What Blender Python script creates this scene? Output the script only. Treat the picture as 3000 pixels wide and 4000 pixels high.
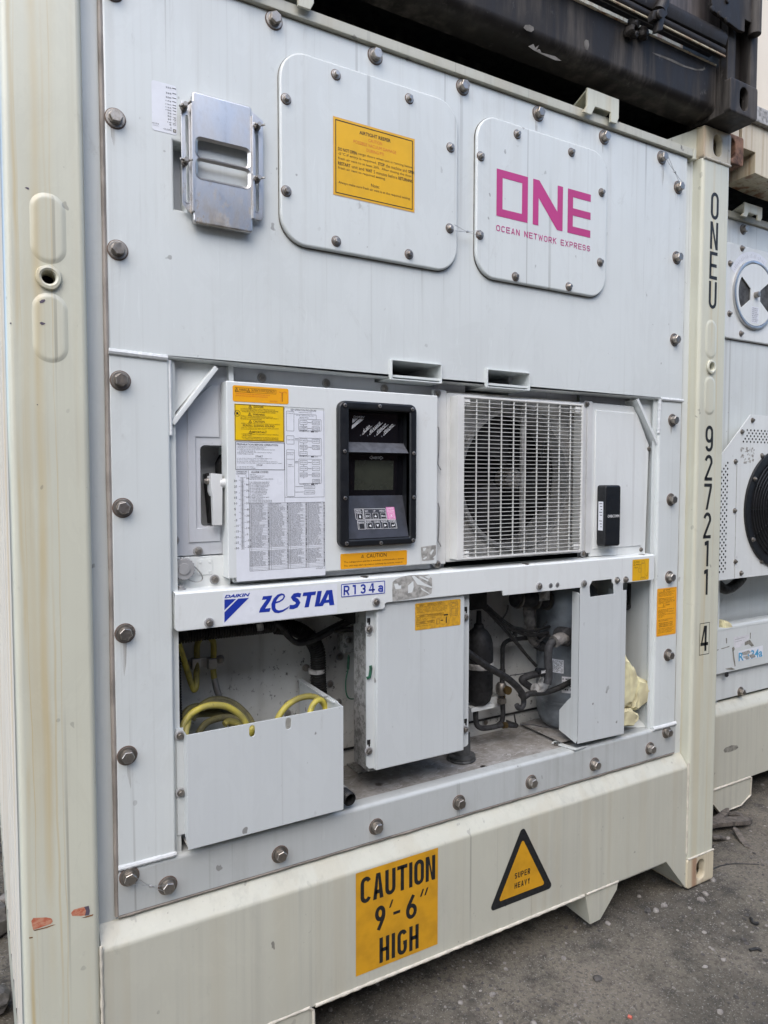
import bpy, bmesh, math, random
from math import sin, cos, pi, sqrt, radians
from mathutils import Vector, Matrix, noise
from mathutils.geometry import tessellate_polygon

random.seed(7)
for o in list(bpy.data.objects): bpy.data.objects.remove(o)
SC = bpy.context.scene
COL = SC.collection

# ------------------------------------------------------------------ camera
CAM = Vector((-0.0444, -1.6933, 1.5983)); FL = 2713.9
YAW, PIT, ROL = 0.51904, 0.0499, 0.0008
FW = Vector((sin(YAW)*cos(PIT), cos(YAW)*cos(PIT), -sin(PIT)))
RT = Vector((cos(YAW), -sin(YAW), 0)); UP = RT.cross(FW)
RT, UP = RT*cos(ROL)+UP*sin(ROL), UP*cos(ROL)-RT*sin(ROL)
cam = bpy.data.cameras.new('camera'); co = bpy.data.objects.new('camera', cam); COL.objects.link(co)
cam.sensor_fit = 'VERTICAL'; cam.sensor_height = 36; cam.lens = FL/4000*36
cam.clip_start = 0.05; cam.clip_end = 2000
m = Matrix((RT, UP, -FW)).transposed().to_4x4(); m.translation = CAM; co.matrix_world = m
cam.dof.use_dof = False
SC.camera = co
SC.render.engine = 'CYCLES'
SC.render.resolution_x = 768; SC.render.resolution_y = 1024

# ------------------------------------------------------------------ sky and sun (bright hazy day, sun behind thin cloud, from the left)
W_ = bpy.data.worlds.new('World'); SC.world = W_; W_.use_nodes = True
nt = W_.node_tree; bg = nt.nodes['Background']; sky = nt.nodes.new('ShaderNodeTexSky')
sky.sky_type = 'NISHITA'; sky.sun_disc = False
SUN_EL, SUN_AZ = radians(50), radians(215)      # azimuth clockwise from +y
sky.sun_elevation = SUN_EL; sky.sun_rotation = SUN_AZ
sky.air_density = 1.0; sky.dust_density = 2.0; sky.ozone_density = 1.5
nt.links.new(sky.outputs[0], bg.inputs[0]); bg.inputs[1].default_value = 0.15
sun = bpy.data.lights.new('sun', 'SUN'); so = bpy.data.objects.new('sun', sun); COL.objects.link(so)
sun.energy = 1.0; sun.angle = radians(75); sun.color = (1.0, 0.975, 0.93)
so.rotation_euler = Vector((-sin(SUN_AZ)*cos(SUN_EL), -cos(SUN_AZ)*cos(SUN_EL), -sin(SUN_EL))).to_track_quat('-Z', 'Y').to_euler()
so.location = (0, -5, 10)
SC.view_settings.view_transform = 'Standard'; SC.view_settings.look = 'None'
SC.view_settings.exposure = 1.32; SC.view_settings.gamma = 1
SC.view_settings.use_curve_mapping = False

# ------------------------------------------------------------------ measuring: where the ray through a spot of the photograph meets a plane
REG = dict(T1=(0,0,1.659),T2=(1000,0,1.659),T3=(2000,0,1.659),T4=(0,1000,1.659),T5=(2000,1000,1.659),T6=(1100,100,2.07375),
 M1=(600,1350,2.2114),M2=(1200,1350,2.2117),M3=(1700,1400,1.659),M4=(600,2200,1.9518),M5=(1350,2200,2.4585),M6=(1800,2200,1.8433),
 B1=(0,3000,1.659),B2=(1000,3000,1.659),B3=(2000,3000,1.659),R1=(2500,500,2.458),R2=(2500,1400,2.212),R3=(2500,2300,2.212),D=(0,0,0.553))
def ray(r, x, y):
    a = REG[r]; u = a[0]+x/a[2]; v = a[1]+y/a[2]
    return FW + RT*((u-1500)/FL) - UP*((v-2000)/FL)
def W(r, x, y, Y=0.0):
    d = ray(r, x, y); p = CAM + d*((Y-CAM.y)/d.y); return (p.x, p.z)
def W3(r, x, y, Y=0.0):
    a = W(r, x, y, Y); return Vector((a[0], Y, a[1]))
def Wz(r, x, y, z):
    d = ray(r, x, y); return CAM + d*((z-CAM.z)/d.z)

# ------------------------------------------------------------------ materials
MATS = {}
def node(t, k, **kw):
    n = t.nodes.new(k)
    for a, b in kw.items():
        if a in n.inputs.keys() if isinstance(a, str) else False: n.inputs[a].default_value = b
        else: setattr(n, a, b)
    return n
class NT:
    def __init__(s, name, rough=.5, metal=0.0, spec=.5):
        s.m = bpy.data.materials.new(name); s.m.use_nodes = True; s.t = s.m.node_tree; s.b = s.t.nodes['Principled BSDF']
        s.b.inputs['Roughness'].default_value = rough; s.b.inputs['Metallic'].default_value = metal
        s.b.inputs['Specular IOR Level'].default_value = spec
        MATS[name] = s.m; s.geo = None
    def L(s, a, b): s.t.links.new(a, b)
    def pos(s, sc=(1,1,1), rot=(0,0,0), off=(0,0,0)):
        if not s.geo: s.geo = s.t.nodes.new('ShaderNodeNewGeometry')
        mp = s.t.nodes.new('ShaderNodeMapping'); mp.inputs['Scale'].default_value = sc; mp.inputs['Location'].default_value = off
        mp.inputs['Rotation'].default_value = rot
        s.L(s.geo.outputs['Position'], mp.inputs[0]); return mp.outputs[0]
    def noise(s, sc, scale=1.0, det=4, rough=.55, dist=0.0, off=(0,0,0)):
        n = s.t.nodes.new('ShaderNodeTexNoise'); n.inputs['Scale'].default_value = scale; n.inputs['Detail'].default_value = det
        n.inputs['Roughness'].default_value = rough; n.inputs['Distortion'].default_value = dist
        s.L(s.pos(sc, off=off), n.inputs['Vector']); return n.outputs[0]
    def ramp(s, fac, a, b, ca=0.0, cb=1.0):
        n = s.t.nodes.new('ShaderNodeMapRange'); n.interpolation_type = 'SMOOTHSTEP'
        n.inputs[1].default_value = a; n.inputs[2].default_value = b; n.inputs[3].default_value = ca; n.inputs[4].default_value = cb
        s.L(fac, n.inputs[0]); return n.outputs[0]
    def math(s, op, a, b=None):
        n = s.t.nodes.new('ShaderNodeMath'); n.operation = op
        for i, v in enumerate((a, b)):
            if v is None: continue
            if isinstance(v, (int, float)): n.inputs[i].default_value = v
            else: s.L(v, n.inputs[i])
        return n.outputs[0]
    def mix(s, fac, a, b):
        n = s.t.nodes.new('ShaderNodeMix'); n.data_type = 'RGBA'
        for i, v in ((0, fac), (6, a), (7, b)):
            if isinstance(v, (int, float)): n.inputs[i].default_value = v
            elif isinstance(v, tuple): n.inputs[i].default_value = (*v, 1)
            else: s.L(v, n.inputs[i])
        return n.outputs[2]
    def col(s, c):
        if isinstance(c, tuple): s.b.inputs['Base Color'].default_value = (*c, 1)
        else: s.L(c, s.b.inputs['Base Color'])
        return s
    def rough(s, v): s.L(v, s.b.inputs['Roughness']); return s
    def bump(s, h, st=.3, dist=.01):
        n = s.t.nodes.new('ShaderNodeBump'); n.inputs['Strength'].default_value = st; n.inputs['Distance'].default_value = dist
        s.L(h, n.inputs['Height']); s.L(n.outputs[0], s.b.inputs['Normal']); return s
    def dotpos(s):
        if not s.geo: s.geo = s.t.nodes.new('ShaderNodeNewGeometry')
        x = s.t.nodes.new('ShaderNodeSeparateXYZ'); s.L(s.geo.outputs['Position'], x.inputs[0]); return x.outputs

def paint(name, base, grime, rough=.38, streak=1.0, speck=1.0, rust=None, wav=.12, gr2=None, ramt=.5, lines=()):
    k = NT(name, rough)
    big = k.noise((1.3, 1.3, 1.3), 1.6, 3)
    st = k.noise((34, 34, .55), 1, 5, .6)
    st2 = k.noise((90, 90, 1.4), 1, 4, .6, off=(3,1,2))
    c = k.mix(k.ramp(big, .38, .72, 0, .22*streak), base, grime)
    big2 = k.noise((1.6, 1.6, .8), 1, 3, off=(4,4,9))
    c = k.mix(k.math('MULTIPLY', k.ramp(st, .48, .72), k.ramp(big2, .42, .66, .06*streak, .50*streak)), c, grime)
    blo = k.noise((5,5,2.2), 1, 5, .75, 1.2, off=(3,3,3)); c = k.mix(k.ramp(blo, .50, .53, 0, .10), c, tuple(min(1,x*1.18) for x in base))
    sm = k.noise((7,7,3), 1, 6, .8, 2.0, off=(8,1,3)); c = k.mix(k.ramp(sm, .60, .72, 0, .35), c, grime)
    dr = k.noise((48, 48, .22), 1, 2, .5, off=(2,9,4)); dm_ = k.noise((2.5,2.5,.9), 1, 3, off=(6,1,7))
    c = k.mix(k.math('MULTIPLY', k.math('MULTIPLY', k.ramp(dr, .655, .70), k.ramp(dm_, .45, .62)), .55*streak), c, tuple(x*.72 for x in grime))
    c = k.mix(k.ramp(st2, .56, .75, 0, .25*streak), c, gr2 or grime)
    if rust:
        r1 = k.noise((17, 17, .28), 1, 4, .5, off=(7,3,1)); r2 = k.noise((3, 3, .6), 1, 2, off=(1,8,3))
        f = k.math('MULTIPLY', k.ramp(r1, .50, .62), k.ramp(r2, .34, .58))
        c = k.mix(k.math('MULTIPLY', f, ramt), c, rust)
    for lx, lw, la in lines:      # single rust runs at their own places
        xs_ = k.dotpos()[0]; wob = k.math('MULTIPLY', k.math('SUBTRACT', k.noise((0,0,1.6), 1, 3, .6, off=(lx*90,3,lx*37)), .5), .028)
        dd = k.math('ABSOLUTE', k.math('SUBTRACT', k.math('ADD', xs_, wob), lx)); am = k.ramp(k.noise((0,0,1.1), 1, 3, off=(lx*50,9,lx*71)), .38, .6)
        c = k.mix(k.math('MULTIPLY', k.math('MULTIPLY', k.ramp(dd, lw, 0), am), la), c, rust)
    fine = k.noise((1,1,.6), 95, 3, .7); pat = k.noise((1,1,1), 5, 3)
    sp = k.math('MULTIPLY', k.ramp(fine, .70, .76), k.ramp(pat, .48, .66))
    c = k.mix(k.math('MULTIPLY', sp, .75*speck), c, (.10,.09,.08))
    fl = k.noise((1,1,.75), 30, 2, .5, off=(2,7,5)); pt2 = k.noise((1,1,1), 3, 3, off=(9,9,1))
    c = k.mix(k.math('MULTIPLY', k.math('MULTIPLY', k.ramp(fl, .715, .735), k.ramp(pt2, .42, .6)), .55*speck), c, (.12,.11,.10))
    # thin scratches and scuffs
    sc = k.noise((60, 60, 7), 1, 2, .5, 1.5, off=(5,5,5)); sb = k.noise((1,1,1), 2.2, 2, off=(9,2,4))
    f = k.math('MULTIPLY', k.ramp(sc, .68, .71), k.ramp(sb, .52, .6))
    c = k.mix(k.math('MULTIPLY', f, .30*speck), c, tuple(min(1, x*1.15) for x in base))
    k.col(c)
    k.rough(k.ramp(st, .3, .75, rough-.05, rough+.22))
    k.bump(k.noise((1,1,.5), 3.2, 2, .4), wav, .02)
    k.b.inputs['Coat Weight'].default_value = .35; k.b.inputs['Coat Roughness'].default_value = .22
    return k
def flat(name, c, rough=.5, metal=0.0, var=.12, scale=30, spec=.5):
    k = NT(name, rough, metal, spec)
    n = k.noise((1,1,1), scale, 4)
    k.col(k.mix(k.ramp(n, .35, .7), c, tuple(x*(1-var*2) for x in c)))
    k.rough(k.ramp(n, .3, .7, max(.05, rough-.08), min(1, rough+.12)))
    return k

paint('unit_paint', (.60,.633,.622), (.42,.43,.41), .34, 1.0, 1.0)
paint('lower_paint_shaded', (.53,.557,.555), (.38,.385,.37), .40, .7, 1.3)  # unit paint darkened for the weaker light on the lower boxes
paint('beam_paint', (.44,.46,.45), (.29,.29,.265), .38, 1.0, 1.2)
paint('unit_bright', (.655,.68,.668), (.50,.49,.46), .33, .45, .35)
paint('cream_paint', (.55,.55,.45), (.38,.365,.30), .36, 1.2, 1.0, (.48,.34,.11), ramt=.25, lines=((.020,.007,.6),(.027,.0016,.5),(.060,.015,.42),(.078,.004,.38),(.090,.0022,.35),(2.345,.010,.35),(2.385,.004,.4)))
paint('cream_rusty', (.58,.52,.38), (.30,.19,.10), .5, 1.8, 1.6, (.26,.10,.04), ramt=.85)
paint('sill_paint', (.485,.48,.40), (.33,.32,.28), .42, 1.0, 1.4, (.36,.27,.14), ramt=.15)
paint('plastic_cover', (.50,.52,.55), (.30,.29,.27), .5, .8, .6)
k = paint('cream_matte', (.56,.53,.46), (.42,.36,.28), .7, 1.2, .6, (.48,.34,.16), ramt=.4); k.b.inputs['Coat Weight'].default_value = 0; k.b.inputs['Specular IOR Level'].default_value = .15
# bay walls: speckled with road dirt
k = NT('bay_paint', .6)
n1 = k.noise((1,1,.8), 55, 5, .75); n2 = k.noise((1,1,1), 4, 4); n3 = k.noise((14,14,1.2), 1, 4)
xyz = k.dotpos()
c = k.mix(k.ramp(n2, .35, .7, 0, .6), (.62,.63,.61), (.40,.39,.35)); c = k.mix(k.ramp(n3, .5, .75, 0, .5), c, (.20,.19,.17))
c = k.mix(k.math('MULTIPLY', k.ramp(n1, .58, .66), k.ramp(n2, .38, .6)), c, (.05,.045,.04))
k.col(c).bump(n1, .25, .002)
k = NT('bay_floor', .75)
n1 = k.noise((1,1,1), 16, 6, .7); n2 = k.noise((1,1,1), 60, 4); n3 = k.noise((6,20,1), 2.2, 3, .6, 3.0)
c = k.mix(k.ramp(n1, .35, .68), (.21,.195,.175), (.33,.32,.305)); c = k.mix(k.ramp(n2, .55, .72, 0, .6), c, (.13,.115,.10))
c = k.mix(k.ramp(n3, .60, .63, 0, .55), c, (.45,.45,.44)); k.col(c).bump(n2, .4, .003)
k = NT('duct_speckle', .65)
n1 = k.noise((1,1,1), 45, 5, .8); c = k.mix(k.ramp(n1, .45, .6), (.30,.30,.29), (.13,.13,.125)); k.col(c)
# metals
def metal(name, c, dirt, rough=.3, amt=.6, sc=24):
    k = NT(name, rough, 1.0); oi = k.t.nodes.new('ShaderNodeObjectInfo')
    n = k.noise((1,1,.7), sc, 5, .7); n2 = k.noise((1,1,.6), sc*5, 3, .7)
    vary = k.mix(k.math('MULTIPLY', oi.outputs['Random'], .55), c, tuple(x*.75 for x in dirt))
    k.col(k.mix(k.ramp(n, .50, .70, 0, amt), vary, dirt)); k.L(k.ramp(n, .55, .75, 1, 1-amt), k.b.inputs['Metallic'])
    k.rough(k.ramp(n2, .3, .7, rough-.08, rough+.15)); return k
metal('bolt_steel', (.50,.47,.43), (.22,.18,.14), .36, .7, 60)
metal('bolt_dull', (.36,.34,.31), (.20,.17,.14), .45, .7, 60)
metal('zinc', (.60,.60,.59), (.32,.30,.27), .42, .5, 40)
flat('gasket_brown', (.17,.12,.095), .7)
flat('sealant', (.34,.30,.26), .6, var=.2, scale=14)
# stainless shutter with brown staining towards its lower part
k = NT('stainless', .22, 1.0)
n = k.noise((14,14,6), 1, 5, .7); n2 = k.noise((1,1,.5), 70, 4, .75); z = k.dotpos()[2]
low = k.ramp(z, 2.36, 2.20, 0, 1)
f = k.math('MULTIPLY', k.ramp(n2, .50, .66), k.math('ADD', k.math('MULTIPLY', low, .75), .18))
f2 = k.math('MULTIPLY', k.ramp(n, .42, .66), k.math('ADD', k.math('MULTIPLY', low, .6), .28))
k.col(k.mix(k.math('MAXIMUM', f, f2), (.60,.60,.60), (.36,.31,.25)))
k.L(k.ramp(f, .1, .7, 1, .35), k.b.inputs['Metallic']); k.rough(k.ramp(n, .3, .8, .30, .48))
# plain colours
flat('weld_paint', (.60,.62,.62), .4, var=.05)
flat('weld_cream', (.60,.56,.47), .45, var=.15)
flat('white_plastic', (.62,.63,.62), .35, var=.06, scale=9)
flat('grille_plastic', (.68,.68,.65), .4, var=.08, scale=7)
flat('grey_plastic', (.33,.33,.33), .5, var=.1)
flat('black_gloss', (.006,.006,.008), .12, var=0)
flat('black_frame', (.008,.009,.011), .42, var=.2, scale=40)
flat('black_matte', (.014,.014,.014), .75, var=.3)
flat('dark_void', (.006,.006,.006), .9, var=0)
flat('rubber', (.022,.021,.02), .55, var=.4, scale=60)
flat('shelf_grey', (.10,.105,.12), .4, var=.2, scale=60)
flat('keypad', (.05,.053,.065), .35, var=.25, scale=18)
flat('lcd', (.045,.05,.038), .2, var=.15, scale=20)
flat('key_pink', (.62,.22,.42), .4, var=.1)
flat('print_white', (.72,.72,.72), .5, var=.05)
flat('print_black', (.012,.013,.014), .5, var=.2, scale=90)
flat('print_dim', (.05,.05,.055), .5, var=0)
flat('print_grey', (.16,.16,.17), .5, var=.3, scale=60)
flat('print_red', (.55,.13,.03), .5, var=0)
flat('print_blue', (.012,.035,.32), .4, var=.06)
flat('print_ltblue', (.08,.36,.60), .5, var=.1)
flat('magenta', (.46,.045,.20), .42, var=.05, scale=5)
flat('sticker_orange', (.80,.36,.012), .38, var=.05, scale=12)
flat('sticker_amber', (.72,.40,.008), .38, var=.06, scale=12)
flat('sticker_amber_edge', (.66,.36,.09), .45, var=.05)
flat('sticker_yellow', (.78,.50,.008), .4, var=.05)
flat('sticker_ochre', (.60,.30,.012), .45, var=.10, scale=14)
flat('sticker_white', (.70,.72,.76), .35, var=.03)
flat('torn_paper', (.40,.39,.36), .75, var=.25, scale=60)
flat('paper', (.66,.66,.68), .7, var=.1)
k = NT('faded_amber', .5); n = k.noise((1,1,1), 70, 4, .7)
k.col(k.mix(k.ramp(n,.4,.62,0,.5), (.62,.33,.02), (.30,.17,.03)))
k = NT('cable_yellow', .5); n = k.noise((1,1,1), 60, 5, .8); n2 = k.noise((1,1,1), 9, 3)
c = k.mix(k.ramp(n2,.35,.65), (.62,.52,.07), (.28,.24,.07)); k.col(k.mix(k.ramp(n,.55,.7,0,.8), c, (.07,.06,.035)))
k = NT('cable_dirty', .6); n = k.noise((1,1,1), 60, 5, .8); n2 = k.noise((1,1,1), 9, 3)
c = k.mix(k.ramp(n2,.35,.65), (.22,.19,.07), (.11,.10,.05)); k.col(k.mix(k.ramp(n,.5,.7,0,.8), c, (.05,.045,.035)))
k = NT('foam', .85); n = k.noise((1,1,1), 26, 5, .7); n2 = k.noise((1,1,1), 9, 3)
c = k.mix(k.ramp(n2,.38,.62), (.76,.72,.44), (.50,.45,.28)); k.col(k.mix(k.ramp(n,.66,.72,0,.8), c, (.16,.13,.07))).bump(n, .5, .006)
flat('compressor_grey', (.17,.19,.21), .42, var=.3, scale=12)
flat('tank_black', (.012,.012,.013), .6, var=.4, scale=50)
flat('insulation', (.035,.035,.037), .7, var=.3, scale=50)
flat('pipe_tape', (.20,.185,.17), .6, var=.3, scale=50)
flat('band_grey', (.42,.41,.39), .6, var=.3, scale=60)
metal('brass', (.30,.20,.08), (.12,.09,.05), .5, .6, 50)
flat('wire_green', (.02,.11,.06), .5, var=.3)
k = NT('dirt_run', .6); n = k.noise((60,60,3), 1, 4, .6); k.col((.22,.15,.10)); k.L(k.ramp(n, .40, .68, 0, .34), k.b.inputs['Alpha'])
flat('dark_rubber', (.07,.07,.068), .6, var=.3)
# black weathered steel of the container above
k = NT('black_steel', .5)
n = k.noise((10,10,.9), 1.6, 5, .65); n2 = k.noise((1,1,.8), 26, 5, .75); n3 = k.noise((2,2,2), 1.5, 3)
c = k.mix(k.math('MULTIPLY', k.ramp(n,.42,.72), k.ramp(n3,.35,.6)), (.015,.0125,.011), (.088,.078,.068)); c = k.mix(k.ramp(n2,.60,.76,0,.5), c, (.14,.13,.12))
k.col(c).rough(k.ramp(n, .3, .7, .45, .7)).bump(n2, .2, .003); k.b.inputs['Specular IOR Level'].default_value = .3
k = NT('black_door', .55); n = k.noise((20,20,1), 1.6, 5, .7); k.col(k.mix(k.ramp(n,.35,.75), (.045,.038,.036), (.12,.105,.10)))
k = NT('rust_steel', .8); n = k.noise((1,1,1), 24, 6, .75)
k.col(k.mix(k.ramp(n,.35,.65), (.07,.035,.022), (.24,.13,.08))).bump(n,.5,.003)
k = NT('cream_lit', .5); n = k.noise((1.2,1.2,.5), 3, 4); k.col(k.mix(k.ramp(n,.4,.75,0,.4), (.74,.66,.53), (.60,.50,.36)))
# ground
k = NT('ground_dirt', .92)
a = k.noise((1,1,1), 1.1, 5, .6); b = k.noise((1,1,1), 9, 6, .7); d_ = k.noise((1,1,1), 70, 4, .75); e = k.noise((1,1,1), 160, 2, .6, off=(4,4,4))
c = k.mix(k.ramp(a,.36,.66), (.082,.073,.057), (.158,.140,.108)); c = k.mix(k.ramp(b,.46,.66,0,.8), c, (.038,.035,.030)); c = k.mix(k.ramp(k.noise((1,1,1), 2.6, 4, .6, off=(5,1,1)), .46, .62, 0, .65), c, (.18,.157,.125))
c = k.mix(k.ramp(d_,.46,.66,0,.6), c, (.026,.023,.020)); c = k.mix(k.ramp(e,.62,.66,0,.8), c, (.24,.23,.21)); c = k.mix(k.ramp(k.noise((1,1,1), 34, 3, .6, off=(8,2,1)), .66, .69, 0, .6), c, (.20,.185,.165))
k.col(c).bump(k.math('ADD', k.math('MULTIPLY', b, .6), k.math('MULTIPLY', d_, .5)), .9, .012)
for nm, c1, c2 in (('stone_pale',(.27,.25,.225),(.17,.155,.14)),('stone_dark',(.085,.078,.072),(.05,.046,.042))):
    k = NT(nm, .85); n = k.noise((1,1,1), 50, 4); k.col(k.mix(k.ramp(n,.35,.65), c1, c2)).bump(n,.4,.004)
k = NT('old_wood', .85); n = k.noise((3,3,3), 9, 5, .7, 1.5); k.col(k.mix(k.ramp(n,.35,.65), (.15,.13,.11), (.055,.048,.042))).bump(n,.5,.004)
flat('chip_red', (.5,.12,.08), .6)

# ------------------------------------------------------------------ mesh builder
def area2(p): return sum(p[i][0]*p[(i+1)%len(p)][1]-p[(i+1)%len(p)][0]*p[i][1] for i in range(len(p)))
def ccw(p): return list(p) if area2(p) > 0 else list(p)[::-1]
def offset(p, d):                     # inward for ccw when d > 0
    n = len(p); out = []
    for i in range(n):
        a, b, c = Vector(p[i-1]), Vector(p[i]), Vector(p[(i+1)%n])
        e1 = (b-a).normalized(); e2 = (c-b).normalized()
        n1 = Vector((-e1.y, e1.x)); n2 = Vector((-e2.y, e2.x)); mm = n1+n2
        if mm.length < 1e-6: mm = n1
        mm.normalize(); k_ = d/max(.35, mm.dot(n1)); out.append((b.x+mm.x*k_, b.y+mm.y*k_))
    return out
def rrect(x0, z0, x1, z1, r=0.0, seg=5):
    x0, x1 = min(x0,x1), max(x0,x1); z0, z1 = min(z0,z1), max(z0,z1)
    if r <= 0: return [(x0,z0),(x1,z0),(x1,z1),(x0,z1)]
    out = []
    for cx, cz, a0 in ((x1-r,z0+r,-90),(x1-r,z1-r,0),(x0+r,z1-r,90),(x0+r,z0+r,180)):
        for i in range(seg+1):
            a = radians(a0+90*i/seg); out.append((cx+r*cos(a), cz+r*sin(a)))
    return out
def circ(cx, cz, r, n=24, ph=0.0): return [(cx+r*cos(ph+2*pi*i/n), cz+r*sin(ph+2*pi*i/n)) for i in range(n)]
def spline(pts, sub=8):
    P = [Vector(p) for p in pts]; P = [P[0]*2-P[1]] + P + [P[-1]*2-P[-2]]; out = []
    for i in range(1, len(P)-2):
        for j in range(sub):
            t = j/sub; a, b, c, d = P[i-1], P[i], P[i+1], P[i+2]
            out.append(.5*((2*b)+(c-a)*t+(2*a-5*b+4*c-d)*t*t+(3*b-a-3*c+d)*t**3))
    out.append(P[-2].copy()); return out

BASE = {}
def area_normals(me):
    """corner normals weighted by face area (flat faces stay flat, bevels stay round)"""
    n = len(me.vertices); fl = [(p.normal.copy(), p.area) for p in me.polygons]
    sharp = me.attributes.get('sharp_edge'); es = set()
    if sharp:
        for e in me.edges:
            if sharp.data[e.index].value: es.add(e.key)
    ef = {}
    for p in me.polygons:
        for ek in p.edge_keys: ef.setdefault(ek, []).append(p.index)
    vf = [[] for _ in range(n)]
    for p in me.polygons:
        for v in p.vertices: vf[v].append(p.index)
    vk = [dict() for _ in range(n)]
    for ek, fs in ef.items():
        if ek not in es and len(fs) == 2:
            for v in ek: vk[v].setdefault(fs[0], []).append(fs[1]); vk[v].setdefault(fs[1], []).append(fs[0])
    out = [None]*len(me.loops)
    res = {}
    for v in range(n):
        seen = set()
        for f in vf[v]:
            if f in seen: continue
            st = [f]; comp = []; seen.add(f)
            while st:
                q = st.pop(); comp.append(q)
                for r in vk[v].get(q, ()):
                    if r not in seen: seen.add(r); st.append(r)
            a = Vector((0,0,0))
            for q in comp: a += fl[q][0]*fl[q][1]
            a = a.normalized() if a.length > 1e-12 else fl[f][0]
            for q in comp: res[(v, q)] = a
    for p in me.polygons:
        for li in p.loop_indices: out[li] = res[(me.loops[li].vertex_index, p.index)]
    me.normals_split_custom_set(out)
class MB:
    def __init__(s): s.v = []; s.f = []; s.m = []; s.mats = []
    def mi(s, m):
        if m not in s.mats: s.mats.append(m)
        return s.mats.index(m)
    def add(s, vs, fs, m):
        o = len(s.v); s.v += [tuple(v) for v in vs]; s.f += [tuple(i+o for i in f) for f in fs]; s.m += [s.mi(m)]*len(fs); return s
    def plate(s, outer, y0, y1, m, holes=(), bev=0.0, seg=2, back=True, ax='y', hm=None):
        """outline in the xz plane, front face at y0 (towards the camera), back at y1; hm = material of hole walls"""
        outer = ccw(outer); holes = [ccw(h)[::-1] for h in holes]
        loops = [outer]+holes; sgn = 1 if y1 > y0 else -1
        lv = []
        steps = [(0.0, y1)]
        if bev > 0:
            for i in range(seg+1):
                a = pi/2*i/seg; steps.append((bev*(1-cos(a)), y0+sgn*bev*(1-sin(a))))
        else: steps.append((0.0, y0))
        vs = []; fs = []; ring = []
        for lp in loops:
            rr = []
            for d, y in steps:
                q = offset(lp, d) if d > 1e-9 else lp
                rr.append(list(range(len(vs), len(vs)+len(q)))); vs += [(a, y, b) for a, b in q]
            ring.append(rr)
        fsd = []; fh = []
        for li, (rr, lp) in enumerate(zip(ring, loops)):
            n = len(lp)
            for k_ in range(len(rr)-1):
                for i in range(n):
                    f = (rr[k_][i], rr[k_][(i+1)%n], rr[k_+1][(i+1)%n], rr[k_+1][i]); (fh if li else fsd).append(f)
        fr = [rr[-1] for rr in ring]; idx = [i for r in fr for i in r]
        for t in tessellate_polygon([[Vector((vs[i][0], vs[i][2], 0)) for i in r] for r in fr]): fsd.append(tuple(idx[i] for i in t))
        if back:
            bk = [rr[0] for rr in ring]; idb = [i for r in bk for i in r]
            for t in tessellate_polygon([[Vector((vs[i][0], vs[i][2], 0)) for i in r] for r in bk]): fsd.append(tuple(idb[i] for i in t)[::-1])
        if ax == 'z': vs = [(a, c, b) for a, b, c in vs]      # outline in xy, extruded in z
        if ax == 'x': vs = [(b, a, c) for a, b, c in vs]      # outline in yz, extruded in x
        o = len(s.v); s.v += vs
        for f in fsd: s.f.append(tuple(i+o for i in f)); s.m.append(s.mi(m))
        for f in fh: s.f.append(tuple(i+o for i in f)); s.m.append(s.mi(hm or m))
        return s
    def box(s, x0, x1, y0, y1, z0, z1, m, bev=0.0):
        if bev <= 0: return s.plate(rrect(x0, z0, x1, z1), y0, y1, m)
        bm = bmesh.new(); bmesh.ops.create_cube(bm, size=1)
        for v in bm.verts: v.co = Vector(((x0+x1)/2+v.co.x*(x1-x0), (y0+y1)/2+v.co.y*(y1-y0), (z0+z1)/2+v.co.z*(z1-z0)))
        bmesh.ops.bevel(bm, geom=bm.edges[:], offset=bev, segments=2, profile=.5, affect='EDGES')
        return s.bm(bm, m)
    def bm(s, bm, m, mat=None):
        bm.verts.index_update()
        s.add([(mat @ v.co if mat else v.co) for v in bm.verts], [[v.index for v in f.verts] for f in bm.faces], m); bm.free(); return s
    def tube(s, pts, r, m, n=8, cap=True, rf=None):
        P = [Vector(p) for p in pts]; T = []
        for i in range(len(P)):
            t = (P[min(i+1,len(P)-1)]-P[max(i-1,0)]); T.append(t.normalized() if t.length else Vector((0,0,1)))
        N = T[0].orthogonal().normalized(); vs = []; fs = []
        for i, p in enumerate(P):
            N = (N-T[i]*N.dot(T[i])); N = N.normalized() if N.length > 1e-6 else T[i].orthogonal().normalized(); B = T[i].cross(N)
            rr = r*(rf(i) if rf else 1)
            for j in range(n): a = 2*pi*j/n; vs.append(p+N*cos(a)*rr+B*sin(a)*rr)
        for i in range(len(P)-1):
            for j in range(n): fs.append((i*n+j, i*n+(j+1)%n, (i+1)*n+(j+1)%n, (i+1)*n+j))
        if cap: fs.append(tuple(range(n))[::-1]); fs.append(tuple((len(P)-1)*n+j for j in range(n)))
        return s.add(vs, fs, m)
    def corr(s, pts, r, m, pitch=.006, n=14, depth=.16):
        P = spline(pts, 12); L = sum((P[i+1]-P[i]).length for i in range(len(P)-1)); N_ = int(L/pitch*4); out = []; i = 0; acc = 0; 
        cum = [0]
        for i in range(len(P)-1): cum.append(cum[-1]+(P[i+1]-P[i]).length)
        j = 0
        for q in range(N_+1):
            d = L*q/N_
            while j < len(cum)-2 and cum[j+1] < d: j += 1
            t = (d-cum[j])/max(1e-9, cum[j+1]-cum[j]); out.append(P[j].lerp(P[j+1], min(1, t)))
        return s.tube(out, r, m, n, True, lambda i: 1-depth*(1 if i % 4 in (2,3) else 0))
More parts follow.
